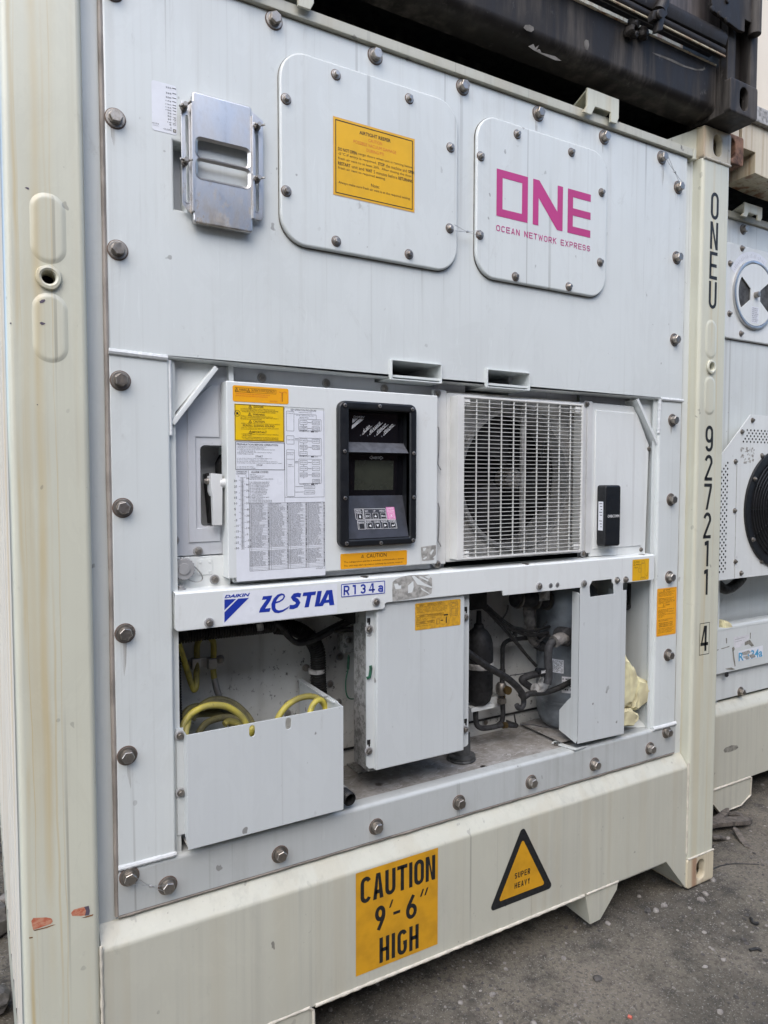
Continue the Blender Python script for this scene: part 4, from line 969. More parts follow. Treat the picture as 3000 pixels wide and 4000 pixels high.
# ---------------------------------------------------------------- upper machinery bay: back plates, left cover, door
for z0, z1_ in ((1.30,1.468),(1.685,1.938)): MB().box(.41, .505, .090, .095, z0, z1_, 'plastic_cover').make('back_plate', u)
for x0, x1, z1_ in ((.345,.41,1.938),(.505,.942,1.938),(.942,1.150,1.874),(1.150,1.19,1.938),(1.765,2.102,1.938)):
    MB().box(x0, x1, .090, .095, 1.30, z1_, 'plastic_cover').make('back_plate', u)
MB().box(.345, 2.102, .082, .32, 1.938, 1.946, 'dark_void').make('bay_top', u)
for x0, x1 in ((1.19,1.280),(1.457,1.765)): MB().box(x0, x1, .107, .112, 1.85, 1.938, 'plastic_cover').make('back_plate', u)
MB().box(.50, .512, .06, .089, 1.84, 1.884, 'unit_bright').make('edge_strip', u)
LY = .085
rx0, rz1 = W('M1',398,862,LY); rz0 = W('M1',420,1562,LY)[1]
lc = MB().plate([(.346,1.399),(.506,1.399),(.506,1.883),(.470,1.883),(.346,1.74)], LY-.006, LY, 'plastic_cover', holes=[rrect(rx0,rz0,.498,rz1,.012,4)], bev=.002, hm='plastic_cover').make('left_cover', u)
em = [W('M1',280,525,LY),W('M1',490,340,LY),(.486,1.834),(.486,1.432),W('M1',300,1702,LY)]
em = [(.397,1.777),(.458,1.834),(.478,1.834),(.479,1.700),(rx0-.012,1.700),(rx0-.012,1.468),(.479,1.468),(.479,1.432),(.397,1.432)]
MB().plate(em, LY-.0095, LY-.005, 'plastic_cover', bev=.0028, seg=3).make('raised_panel', lc)
mb = MB(); d2 = LY+.075
mb.box(rx0-.006, rx0, LY-.001, d2, rz0-.004, rz1+.004, 'plastic_cover'); mb.box(rx0-.006, .505, LY-.001, d2, rz1, rz1+.006, 'plastic_cover'); mb.box(rx0-.006, .505, LY-.001, d2, rz0-.006, rz0, 'plastic_cover'); mb.box(rx0-.006, .50, d2-.004, d2, rz0, rz1, 'bay_paint')
mb.make('handle_recess', lc)
hp = lambda a, b, Y=.05: W('M1', a, b, Y)
hd = MB().plate([(.447,1.608),(.476,1.606),(.476,1.553),(.4745,1.476),(.4520,1.476),(.4500,1.555),(.447,1.565)], .045, .062, 'white_plastic', bev=.002)
hd.plate([(.447,1.600),(.458,1.604),(.458,1.560),(.452,1.550),(.447,1.562)], .062, .082, 'white_plastic'); lever = hd.make('door_lever', u)
MB().lathe([(.011,-.016),(.0125,-.014),(.0125,.0),(.0105,.001),(.0105,.008),(.0125,.009),(.0125,.02)], (.486,.054,1.583), 'white_plastic', 20, 'x').make('pivot_bush', lever)
MB().plate([W('M1',458,1112,.093),W('M1',500,1100,.093),W('M1',520,1300,.093),W('M1',515,1545,.093),W('M1',498,1540,.093)], .093, .13, 'black_matte').make('black_wedge', u)
MB().plate([W('M1',568,1010,.10),W('M1',606,940,.10),W('M1',640,930,.10),W('M1',640,1570,.10),W('M1',596,1560,.10),W('M1',600,1200,.10),W('M1',572,1120,.10)], .10, .14, 'black_matte').make('black_wedge', u)
bolt(lever, 'small', .447, .070, 1.588, (0,0,-pi/2), False)
for a, b in ((160,568),(183,1683),(388,1777)): p = W('M1',a,b,LY-.012); bolt(u, 'dull', p[0], LY-.006, p[1])
# lower plate with the capped socket
lp = MB().box(.346, .5035, .074, .088, 1.306, 1.396, 'unit_bright', .002).make('socket_plate', u)
p = W('M1',535,2023,.064); bolt(lp, 'dull', p[0], .074, p[1])
a = W('M1',178,1862,.072); b = W('M1',300,1985,.072); MB().plate(rrect(a[0],b[1],b[0],a[1],.003), .068, .075, 'grey_plastic', bev=.001).make('socket_base', lp)
cc = W('M1',262,1930,.055); N_ = 40; pf = [(cc[0]+(.0285+(.0016 if i%2 else -.0012))*cos(2*pi*i/N_)*.95, cc[1]+(.0285+(.0016 if i%2 else -.0012))*sin(2*pi*i/N_)*.95) for i in range(N_)]
mb = MB().plate(pf, .052, .069, 'grey_plastic', bev=.001, seg=1); mb.plate(circ(cc[0],cc[1],.0145,24), .0495, .053, 'grey_plastic', bev=.001); mb.make('socket_cap', lp)
mb = MB(); pts = [W3('M1',a,b,.06) for a,b in ((318,1888),(365,1920),(412,1975),(420,2020),(380,2040),(320,2030),(285,2000),(270,1975))]; mb.tube(spline(pts,8), .0016, 'zinc', 6); mb.make('tether', lp)
mb = MB()
for a, b in ((318,1888),(285,1992),(272,1972)): p = W('M1',a,b,.058); mb.lathe([(.002,-.006),(.004,-.005),(.004,.005),(.002,.006)], (p[0],.058,p[1]), 'zinc', 8, 'x')
mb.make('crimp', lp)
a = W('M1',376,1846,.074); b = W('M1',510,1976,.074); MB().plate(rrect(a[0],b[1],b[0],a[1],.004,3), .0725, .0745, 'unit_bright', bev=.001).make('blank_pad', lp)
for dx in (.2,.8):
    for dz in (.2,.8): MB().plate(circ(a[0]+(b[0]-a[0])*dx, b[1]+(a[1]-b[1])*dz, .0035, 12), .0715, .0730, 'unit_bright', bev=.0006).make('rivet', lp)
# bolts and strip above the door
for a, b in ((945,275),): p = W('M1',a,b,.080); bolt(u, 'dull', p[0], .090, p[1])
for a, b in ((175,322),(680,368)): p = W('M2',a,b,.080); bolt(u, 'dull', p[0], .090, p[1])
for a, b, Y_ in ((1138,405,.05),(1135,1895,.05)): p = W('M2',a,b,Y_); bolt(u, 'small', p[0], .060, p[1])
# seam text on the plastic cover
MB().text('>PP<', W('M1',470,1728,LY-.0065), W('M1',588,1772,LY-.0065), LY-.0065, 'plastic_cover').make('mould_mark', lc, smooth=0)

# control box door
DY = .030; dx0, dx1, dz0, dz1 = .4835, 1.1235, 1.3395, 1.8405
ix0, ix1, iz0, iz1 = .8205, 1.0165, 1.4262, 1.7840
door = MB().plate(rrect(dx0,dz0,dx1,dz1,.003,2), DY, DY+.046, 'unit_bright', holes=[rrect(ix0-.004,iz0-.004,ix1+.004,iz1+.004)], bev=.003, seg=3).make('control_box_door', u)
MB().box(.5105, 1.12, .062, .089, 1.322, 1.338, 'plastic_cover').make('box_sill', u)
MB().box(.506, .518, .055, .075, 1.326, 1.338, 'white_plastic', .001).make('door_hinge', door)
for a, b in ((1128,700),(1128,1360)):   # sprung latches peeping out on the right side
    P = [W3('M2',x_,y_,.05) for x_,y_ in ((a+2,b),(a+12,b+40),(a+10,b+200),(a+4,b+290),(a+2,b+325),(a+28,b+375))]; MB().tube(P, .0018, 'zinc', 6).make('latch_wire', door)
for a, b in ((1250,1745),(690,1930)): pass
p = W('M1',1255,1990,.075); bolt(u, 'dull', p[0], .0885, 1.331); p = W('M2',690,1925,.075); bolt(u, 'dull', p[0], .0885, 1.331)
Y = DY-.0006; Yt = Y-.0004
def sticker(name, r, x0, y0, x1, y1, m, rad=.004, par=None, frame=None, Yq=None):
    mb = MB(); q = Y if Yq is None else Yq; a = W(r,x0,y0,q); b = W(r,x1,y1,q); mb.poly(rrect(a[0],b[1],b[0],a[1],rad,4), q, m)
    if frame: mb.frame((a[0]+.001,a[1]-.001),(b[0]-.001,b[1]+.001), q-.0003, frame, 'print_black')
    return mb, a, b
def tri(mb, r, x, y, s, q=None):
    q = Yt if q is None else q; p = W(r,x,y,q); h = s*.9
    mb.line([(p[0]-s/2,p[1]-h/2),(p[0]+s/2,p[1]-h/2),(p[0],p[1]+h/2),(p[0]-s/2,p[1]-h/2)], q, s*.10, 'print_black'); mb.line([(p[0],p[1]+h*.2),(p[0],p[1]-h*.32)], q, s*.10, 'print_black')
def lines(mb, x0, x1, zt, zb, rows, m='print_dim', hf=.62, q=None, seed=0, minw=.35, words=None):
    """rows of fine print, broken into words"""
    q = Yt if q is None else q; rr = random.Random(seed); st = (zt-zb)/rows
    for i in range(rows):
        z = zt-i*st; xe = x0+(x1-x0)*rr.uniform(minw, 1.0); x = x0
        while x < xe:
            w = rr.uniform(.008, .024); w = min(w, xe-x); mb_t(mb, x, z, w, st*hf, m, q, rr); x += w+st*.45
FP = ['the unit is','power','supply','system','UNTIL','SOURCE','switch','before','OPERATION','CHECK','control','SENSOR','FAILURE','PRESSURE','VALVE','CURRENT','is turned','OFF','alarm','setting','unit','plug','water','close','down','load']
def mb_t(mb, x, z, w, h, m, q, rr):
    t_ = [f for f in FP if abs(len(f)*h*.62-w) < h*1.6] or FP; mb.text(rr.choice(t_).upper(), (x,z), (x+w,z-h), q, m, res=1)
mb, a, b = sticker('x','M1',682,340,1166,508,'sticker_orange', .005)
W_s = lambda f, g_: (a[0]+(b[0]-a[0])*f, a[1]+(b[1]-a[1])*g_)
mb.frame(W_s(.04,.13), W_s(.77,.40), Yt, .0006, 'print_black'); tri(mb,'M1',718,379,.0085); tri(mb,'M1',820,387,.0085)
mb.text('WARNING', W_s(.11,.18), W_s(.245,.33), Yt, 'print_black'); mb.text('CAUTION TO STATIC ELECTRICITY', W_s(.32,.18), W_s(.75,.33), Yt, 'print_black')
mb.text('Touch the bolt on the left side control box cover sure to', W_s(.05,.44), W_s(.66,.54), Yt, 'print_red'); mb.text('eliminate static electricity before performing service.', W_s(.05,.58), W_s(.62,.68), Yt, 'print_red')
mb.line([W_s(.83,.25),W_s(.87,.3),W_s(.86,.85)], Yt, .0012, 'print_red'); mb.line([W_s(.87,.3),W_s(.93,.22),W_s(.97,.3)], Yt, .001, 'print_red'); mb.line([W_s(.89,.28),W_s(.885,.85)], Yt, .001, 'print_black'); mb.text('Control box', W_s(.66,.80), W_s(.79,.89), Yt, 'print_red')
mb.make('static_warning_sticker', door, smooth=0)
# yellow notice
Y = DY-.0012; Yt = Y-.0005; mb, a, b = sticker('x','M1',697,500,1128,832,'sticker_yellow', 0, frame=.0013)
def WL(f, g_): return (a[0]+(b[0]-a[0])*f, a[1]+(b[1]-a[1])*g_)
def head(t_, f0, f1, g0, g1, tr=None, m='print_black', bd=.006):
    mb.text(t_, WL(f0,g0), WL(f1,g1), Yt, m, bd)
    if tr:
        p = WL(tr,(g0+g1)/2); s = .0085; mb.line([(p[0]-s/2,p[1]-s*.45),(p[0]+s/2,p[1]-s*.45),(p[0],p[1]+s*.45),(p[0]-s/2,p[1]-s*.45)], Yt, .0008, 'print_black'); mb.line([(p[0],p[1]+s*.2),(p[0],p[1]-s*.3)], Yt, .0009, 'print_black')
def body(t_, f0, f1, g0, h=.028, m='print_black'): mb.text(t_, WL(f0,g0), WL(f1,g0+h), Yt, m, res=1)
head('DANGER',.38,.58,.03,.085,.31); body('1 DO NOT DISCONNECT THE PLUG UNTIL POWER SUPPLY IS SHUT OFF.',.12,.82,.11); body('2 DO NOT START THE UNIT UNTIL THE PLUG IS CONNECTED AND THE POWER',.12,.88,.15); body('SOURCE SWITCH IS TURNED ON OR THE GENERATOR SET IS OPERATED.',.15,.83,.19)
head('WARNING',.36,.60,.24,.295,.30); body('BE SURE NOT TO TOUCH THE CONDENSER FAN DURING OPERATION.',.12,.77,.31); body('FIRST, TURN OFF THE CIRCUIT BREAKER AND DISCONNECT THE POWER PLUG',.12,.88,.35); body('BEFORE REMOVING CONDENSER FAN COVER.',.12,.54,.39)
head('CAUTION',.37,.60,.435,.49,.31); body('SECURELY CLOSE THE CONTROL BOX COVER TO PREVENT WATER FROM ENTERING.',.13,.92,.51); head('SCROLL SLIDING SOUND',.16,.80,.55,.605,None); body('WHEN THE COMPRESSOR STARTS AND STOPS, IT MAY CREATE SCROLL SLIDING',.13,.89,.63); body('SOUND FOR SEVERAL SECONDS. (THIS IS NORMAL.)',.13,.64,.67)
head('IMPORTANT',.34,.64,.725,.78,.31); body('1 CONFIRM THAT THE CARGO IS COOLED DOWN TO TRANSPORT TEMPERATURE',.13,.88,.80); body('BEFORE LOADING.',.16,.34,.84); body('2 BE SURE TO WASH THE REFRIGERATION UNIT WITH FRESH WATER BEFORE',.13,.88,.885); body('PTI. CAREFULLY WASH THE AIR COOLED CONDENSER WITH FRESH WATER.',.16,.88,.925)
p = WL(.055,.26); n_ = 20; mb.line([(p[0]+.0075*cos(2*pi*i/n_), p[1]+.0075*sin(2*pi*i/n_)) for i in range(n_+1)], Yt, .0009, 'print_black'); mb.line([(p[0]-.005,p[1]+.005),(p[0]+.005,p[1]-.005)], Yt, .0009, 'print_black'); mb.poly([(p[0]-.003,p[1]-.003),(p[0]+.003,p[1]-.002),(p[0]+.002,p[1]+.003),(p[0]-.002,p[1]+.002)], Yt, 'print_black')
mb.make('danger_notice', door, smooth=0)
# white instruction sheet
Y = DY-.0006; Yt = Y-.0004
mb, a_, b_ = sticker('x','M1',702,524,1484,1982,'sticker_white', .002)
a, b = (W('M1',705,838,Y)[0], W('M1',705,828,Y)[1]), W('M1',1132,1076,Y)
mb.frame(a,b,Yt,.0013,'print_black')
head('PREPARATION BEFORE OPERATION',.03,.86,.06,.13,None); 
for i, (t_, f0, f1) in enumerate((('1 CHECK FOR THE FOLLOWING BEFORE CONNECTING A PLUG.',.03,.62),('(1) REFRIGERATION SYSTEM FOR REFRIGERANT LEAKS.',.03,.58),('(2) CONFIRM THAT THE UNIT SWITCH, THE CIRCUIT BREAKER AND THE POWER',.03,.80),('SOURCE SWITCH ARE TURNED OFF.',.08,.40),('(3) ELECTRICAL PLUGS TERMINALS AND CONNECTIONS FOR TIGHTNESS.',.03,.74),('2 CONNECT POWER PLUG SECURELY.',.03,.37))): body(t_, f0, f1, .155+i*.052, .036)
head('START',.40,.55,.48,.545,None)
for i, (t_, f0, f1) in enumerate((('(1) TURN ON THE POWER SOURCE SWITCH OR OPERATE GENERATOR SET.',.03,.74),('(2) TURN ON THE CIRCUIT BREAKER ON THE CONTROL BOX.',.03,.63),('(3) TURN ON THE UNIT SWITCH PROVIDED AT THE FRONT SIDE OF CONTROL BOX.',.03,.85),('(4) FOR TEMPERATURE SETTING REFER TO "PANEL SWITCH OPERATION" DRAWING ON RIGHT.',.03,.95))): body(t_, f0, f1, .575+i*.055, .036)
head('STOP',.42,.54,.80,.86,None); body('(1) TURN OFF THE UNIT SWITCH.',.03,.36,.875,.035); body('(2) TURN OFF THE CIRCUIT BREAKER.',.03,.40,.925,.035)
T(mb,'TEMPERATURE','M1',712,1082,808,1096,Y_=Yt); T(mb,'CONVERSION','M1',712,1099,800,1113,Y_=Yt); T(mb,'°C','M1',724,1123,740,1136,Y_=Yt); T(mb,'°F','M1',792,1122,804,1134,Y_=Yt)
xa = W('M1',768,1450,Yt)[0]; zt_ = W('M1',768,1140,Yt)[1]; zb_ = W('M1',768,1758,Yt)[1]; mb.line([(xa,zt_),(xa,zb_)], Yt, .0008, 'print_black')
for i in range(57):
    z = zt_+(zb_-zt_)*i/56; w = .009 if i % 5 == 2 else .005; mb.line([(xa-w,z),(xa+(.009 if i%5==0 else .005),z)], Yt, .0006, 'print_black')
for i, t_ in enumerate(('30','25','20','15','10','5','0','-5','-10','-15','-20','-25','-30')):
    z = W('M1',732,1168,Yt)[1]+(W('M1',740,1750,Yt)[1]-W('M1',732,1168,Yt)[1])*i/12; x = xa-.0215; mb.text(t_, (x,z+.0028), (x+.0035*len(t_)+.001,z-.0028), Yt, 'print_black', res=1)
for i, t_ in enumerate(('90','80','70','60','50','40','30','20','10','0','-10','-20')):
    z = W('M1',797,1147,Yt)[1]+(W('M1',803,1737,Yt)[1]-W('M1',797,1147,Yt)[1])*i/11; x = xa+.0105; mb.text(t_, (x,z+.0028), (x+.0035*len(t_)+.001,z-.0028), Yt, 'print_black', res=1)
a, b = W('M1',820,1078,Yt), W('M1',1134,1352,Yt); mb.line([(a[0],a[1]),(a[0],b[1])], Yt, .0006, 'print_black'); mb.line([(b[0],a[1]),(b[0],b[1])], Yt, .0006, 'print_black')
head('ALARM CODES',.07,.54,.02,.08,None)
al = ['*UNIT STOP','●DISPLAY ALARM CODE ONLY','○OPERATE WITH BACK-UP','△RESTART AUTOMATICALLY AFTER 3 MINUTES','','DCHS:COMPRESSOR DISCHARGE SENSOR','DMV :DISCHARGE MODULATION VALVE','EMV :ECONOMIZER MODULATION VALVE','ESV :ECONOMIZER SOLENOID VALVE','HPS :HIGH PRESSURE SWITCH','HPT :HIGH PRESSURE TRANSDUCER','HSV :HOT GAS SOLENOID VALVE','LPT :LOW PRESSURE TRANSDUCER','LSV :LIQUID SOLENOID VALVE','RS :RETURN AIR SENSOR','RSV :REHEAT COIL SOLENOID VALVE','SS :SUPPLY AIR SENSOR','DSS :DATA RECORDER SUPPLY AIR SENSOR','DRS :DATA RECORDER RETURN AIR SENSOR']
for i, t_ in enumerate(al):
    if t_: body(t_.replace('●','*').replace('○','O').replace('△','A'), .02, .02+.0172*len(t_), .11+i*.0475, .032)
# key operation chart
a, b = W('M1',1128,527,Yt), W('M1',1474,1308,Yt); mb.frame(a,b,Yt,.0007,'print_dim'); head('KEY OPERATION PROCEDURE',.16,.80,.018,.038,None,bd=0)
def bx(f0, g0, f1, g1, t1='', t2=''):
    p, q = WL(f0,g0), WL(f1,g1); mb.add(*(lambda o_: ([(x_,Yt,z_) for x_,z_ in o_]+[(x_,Yt,z_) for x_,z_ in offset(ccw(o_), .0007)], [(i,(i+1)%len(o_),len(o_)+(i+1)%len(o_),len(o_)+i) for i in range(len(o_))]))(ccw(rrect(p[0],q[1],q[0],p[1],.0015,2))), 'print_dim')
    c_ = (f0+f1)/2; w = (f1-f0)*.42
    if t2: mb.text(t1, WL(c_-w,(g0+g1)/2-.013), WL(c_+w,(g0+g1)/2-.003), Yt, 'print_dim', res=1); mb.text(t2, WL(c_-w,(g0+g1)/2+.003), WL(c_+w,(g0+g1)/2+.013), Yt, 'print_dim', res=1)
    elif t1: mb.text(t1, WL(c_-w,(g0+g1)/2-.006), WL(c_+w,(g0+g1)/2+.005), Yt, 'print_dim', res=1)
bx(.05,.045,.24,.265); mb.text('POWER OFF', WL(.07,.065), WL(.21,.075), Yt, 'print_dim', res=1); bx(.05,.315,.24,.41,'UNIT OFF'); bx(.05,.47,.25,.99); mb.text('PREPARATION', WL(.06,.50), WL(.24,.51), Yt, 'print_dim', res=1); mb.text('FOR 15 SEC', WL(.06,.52), WL(.22,.53), Yt, 'print_dim', res=1); mb.text('CURRENT', WL(.08,.63), WL(.19,.64), Yt, 'print_dim', res=1); mb.text('OPERATION', WL(.08,.65), WL(.22,.66), Yt, 'print_dim', res=1); mb.line([WL(.05,.575),WL(.25,.575)], Yt, .0006, 'print_dim')
for g0, g1, rows in ((.125,.255,[('USB MENU','',.14,'DATA','INFORMATION'),('TRIP','CHART',.205,'ALARM','RECORD')]),(.335,.535,[('PTI MENU','',.345,'USB MENU',''),('MANUAL','CHECK',.415,'OPTIONAL','FUNCTION'),('CONFIG SET','',.485,'','')]),(.57,.845,[('SETPOINT','',.585,'UNIT CONVERT',''),('MODE SET','',.655,'BACK LIGHT',''),('SENSOR','INFORMATION',.725,'SERVICE','MENU'),('','',.795,'CONFIG','INFORMATION')])):
    bx(.35,g0,.93,g1)
    for t1, t2, g_, t3, t4 in rows:
        if t1: bx(.38,g_,.57,g_+.047,t1,t2)
        if t3: bx(.69,g_,.89,g_+.047,t3,t4)
        if t1 and t3: mb.line([WL(.58,g_+.023),WL(.68,g_+.023)], Yt, .0009, 'print_dim')
        mb.line([WL(.475,g_+.05),WL(.475,g_+.062)], Yt, .0012, 'print_dim')
    mb.text('CHANGE THE VALUE', WL(.36,g1+.004), WL(.62,g1+.014), Yt, 'print_dim', res=1); mb.text('ENTER', WL(.76,g1+.004), WL(.84,g1+.014), Yt, 'print_dim', res=1); mb.rect(WL(.66,g1+.003), WL(.74,g1+.015), Yt, 'print_dim')
bx(.48,.865,.76,.905,'MANUAL DEFROST'); bx(.48,.925,.76,.965,'CURRENT ALARM')
for g_ in (.88,.94,.345,.36,.60,.615): mb.line([WL(.26,g_),WL(.46 if g_>.8 else .34,g_)], Yt, .0009, 'print_dim')
mb.text('WHEN NO POWER SUPPLY', WL(.36,.05), WL(.70,.06), Yt, 'print_dim', res=1); mb.line([WL(.24,.075),WL(.80,.075),WL(.80,.125)], Yt, .0007, 'print_dim'); mb.text('NO KEY OPERATION FOR 30 SEC', WL(.30,.085), WL(.74,.095), Yt, 'print_dim', res=1); mb.text('BATTERY MODE', WL(.38,.105), WL(.60,.115), Yt, 'print_dim', res=1)
# alarm table
a, b = W('M1',826,1362,Yt), W('M1',1477,1950,Yt); b = (a[0]+(W('M1',1477,1650,Yt)[0]-a[0]), W('M1',832,1950,Yt)[1]); mb.frame(a,b,Yt,.0007,'print_dim')
words = ['HIGH PRESSURE SWITCH','LOW PRESSURE','PHASE FAILURE','SENSOR FAILURE','COMPRESSOR LOCK','OVER CURRENT','FAN MOTOR','DEFROST TIMER','VALVE FAILURE','POWER VOLTAGE','COMMUNICATION','INVERTER FAILURE','SUPPLY AIR SENSOR','RETURN AIR SENSOR','EVAPORATOR INLET','DISCHARGE TEMP','BATTERY FAILURE','CALENDAR SETTING']
rr = random.Random(5); NR = 44
for cidx in range(4):
    x0f, x1f = cidx*.25, (cidx+1)*.25
    mb.line([WL(x0f+.028,0),WL(x0f+.028,1)], Yt, .0005, 'print_dim'); mb.line([WL(x1f,0),WL(x1f,1)], Yt, .0009, 'print_dim'); mb.line([WL(x1f-.014,0),WL(x1f-.014,1)], Yt, .0004, 'print_dim')
    for i in range(NR):
        g_ = i/NR
        if i in (29,30): continue
        if i < NR-3:
            t_ = rr.choice(words); mb.text(t_, WL(x0f+.032,g_+.005), WL(x0f+.032+min(.18,.0105*len(t_)),g_+.0175), Yt, 'print_dim', res=1)
            mb.text(rr.choice(('E1','F4','H7','J3')), WL(x0f+.006,g_+.005), WL(x0f+.024,g_+.0175), Yt, 'print_dim', res=1)
            if rr.random() < .35: p = WL(x1f-.010,g_+.005); mb.rect(p, (p[0]+.0016,p[1]-.002), Yt, 'print_black')
for i in range(1, NR): mb.line([WL(0,i/NR),WL(1,i/NR)], Yt, .00035, 'print_dim')
mb.text('1P713271-1', WL(.88,1.015), WL(1.0,1.038), Yt, 'print_dim', res=1)
mb.make('instruction_sheet', door, smooth=0)
# caution sticker below the panel
mb, a, b = sticker('x','M2',287,1798,862,1920,'sticker_orange',.004)
zt_ = (W('M2',290,1798,Y)[1]+W('M2',860,1768,Y)[1])/2; zb_ = (W('M2',290,1932,Y)[1]+W('M2',860,1893,Y)[1])/2
mb = MB(); a = (a[0], zt_); b = (b[0], zb_); mb.poly(rrect(a[0],b[1],b[0],a[1],.004,4), Y, 'sticker_orange')
head('CAUTION',.38,.68,.10,.36,.32,bd=0); body('The refrigeration unit has a wireless communication system.',.05,.96,.50,.14); body('The unit may start operation suddenly by remote control.',.05,.93,.74,.14)
mb.make('caution_sticker', door, smooth=0)
def torn(par, r, pts, Yq, holes_, m='torn_paper'):
    mb = MB(); mb.poly([W(r,x_,y_,Yq) for x_,y_ in pts], Yq, m)
    for h_ in holes_: mb.poly([W(r,x_,y_,Yq-.0002) for x_,y_ in h_], Yq-.0002, 'unit_bright')
    mb.make('torn_sticker', par, smooth=0)
torn(door, 'M2', [(983,1740),(1020,1735),(1060,1728),(1113,1722),(1112,1800),(1095,1850),(1040,1858),(992,1860),(985,1800)], Y, [[(1000,1750),(1030,1745),(1020,1770),(1003,1775)],[(1060,1790),(1085,1760),(1095,1765),(1070,1810)],[(1000,1840),(1030,1820),(1035,1832),(1010,1850)],[(1085,1835),(1108,1810),(1110,1840)]])

# control panel: black frame with a faceted well
PY = .012
fr = MB().plate(rrect(.7895,1.4045,1.0405,1.8075,.022,6), PY, DY+.002, 'black_frame', holes=[rrect(ix0,iz0,ix1,iz1,.002,2)], bev=.006, seg=4, hm='black_frame').make('control_panel', u)
zA = 1.697; zB = 1.668; zC = 1.546
P4 = lambda y, z: (y, z)
def slab(y0, z0, y1, z1, m, name, x0=ix0, x1=ix1):
    mb = MB(); mb.add([(x0,y0,z0),(x1,y0,z0),(x1,y1,z1),(x0,y1,z1)], [(0,1,2,3)], m); mb.norec = True; return mb
mb = slab(.050, iz1, .050, zA, 'black_gloss', 'x'); mb.make('indicator_window', fr, smooth=0)
mb = slab(.050, zA, .021, zB, 'shelf_grey', 'x'); mb.add([(ix0,.021,zB),(ix1,.021,zB),(ix1,.050,zB-.004),(ix0,.050,zB-.004)], [(0,1,2,3)], 'black_frame'); mb.make('shelf', fr, smooth=0)
mb = slab(.050, zB-.004, .055, zC, 'black_gloss', 'x'); mb.make('display_window', fr, smooth=0)
mb = slab(.055, zC, .019, iz0+.001, 'keypad', 'x'); mb.make('keypad_panel', fr, smooth=0)
mb = MB()
for xx in (ix0, ix1): mb.add([(xx,PY+.004,iz0),(xx,.056,iz0),(xx,.056,iz1),(xx,PY+.004,iz1)], [(0,1,2,3)], 'black_frame')
mb.add([(ix0,PY+.004,iz1),(ix1,PY+.004,iz1),(ix1,.056,iz1),(ix0,.056,iz1)], [(0,1,2,3)], 'black_frame'); mb.add([(ix0,PY+.004,iz0),(ix1,PY+.004,iz0),(ix1,.056,iz0),(ix0,.056,iz0)], [(0,1,2,3)], 'black_frame'); mb.make('well_wall', fr, smooth=0)
q = .0495
mb = MB(); a, b = W('M2',430,988,.0515), W('M2',745,995,.0515); c_, d_ = W('M2',708,1252,.053), W('M2',402,1250,.053)
mb.quad([(.857,.0500,1.647),(.984,.0500,1.647),(.984,.0540,1.562),(.857,.0540,1.562)], 'lcd'); mb.make('screen', fr, smooth=0)
mb = MB()
def T2(t_, x0, y0, x1, y1, m='print_white', bold=0.0, shear=0.0, qq=q): mb.text(t_, W('M2',x0,y0,qq), W('M2',x1,y1,qq), qq, m, bold, shear)
T2('DAIKIN', 398, 604, 494, 628, bold=.03, shear=.3); mb.poly([W('M2',392,628,q),W('M2',440,630,q),W('M2',390,672,q)], q, 'print_white'); mb.poly([W('M2',452,631,q),W('M2',492,634,q),W('M2',385,720,q),W('M2',388,688,q)], q, 'print_white')
ang = radians(40)
for t_, x_, y_ in (('ALARM',478,770),('IN RANGE',538,772),('DEFROST',600,776),('DEHUMID',660,778)):
    p = W('M2',x_,y_,q); o_ = Vector((p[0],0,p[1])); R_ = Matrix.Rotation(-ang,4,'Y')
    w = .0054*len(t_); M_ = Matrix.Translation(o_+Vector((.006,0,.005))) @ R_
    mb.text(t_, (0,.0085), (w,0), q, 'print_white', .01, M=M_)
    L = w+.012; e = (o_.x+.003+cos(ang)*L*0+.0, 0)
    a_ = (p[0],p[1]); b_ = (p[0]+.005,p[1]+.018); d_ = (cos(ang),sin(ang)); mb.line([a_,b_], q, .0008, 'print_white'); mb.line([a_,(a_[0]+d_[0]*(w+.013),a_[1]+d_[1]*(w+.013))], q, .0008, 'print_white')
    mb.poly(circ(p[0]-.006,p[1]-.002,.0022,10), q, 'shelf_grey')
mb.make('indicator_print', fr, smooth=0)
mb = MB()
T2('INVERTER', 556, 958, 634, 980, bold=.03, shear=.3, qq=.0498)
p0, p1 = W('M2',545,968,.0498), W('M2',648,970,.0498)
for pp, s_ in ((p0,1),(p1,-1)): mb.line([(pp[0]+s_*.006,pp[1]+.005),(pp[0]-s_*.003,pp[1]),(pp[0]+s_*.006,pp[1]-.005)], .0498, .0014, 'print_white')
mb.make('display_print', fr, smooth=0)
# keys on the sloping keypad
n3 = Vector((0, -(zC-iz0), -(.055-.019))).normalized(); dn = Vector((0, .019-.055, iz0-zC)).normalized(); p_0 = Vector((ix0,.055,zC)); nn = Vector((1,0,0)).cross(dn).normalized()
if nn.y > 0: nn = -nn
def onpad(x_, y_):
    d = ray('M2',x_,y_); t_ = (p_0-CAM).dot(nn)/d.dot(nn); p = CAM+d*t_; return p.x, (p-p_0).dot(dn)
def padM(lift): return Matrix(((1,0*nn.x,0,0),(0,-nn.y,-dn.y,p_0.y+nn.y*lift),(0,-nn.z,-dn.z,p_0.z+nn.z*lift),(0,0,0,1)))
MP = padM(.0006); MT = padM(.0020); mb = MB()
def ptxt(t_, x0, y0, x1, y1, m='print_white', bold=0): 
    a = onpad(x0,y0); b = onpad(x1,y1); mb.text(t_, (a[0],-a[1]), (b[0],-b[1]), 0, m, bold, M=MP)
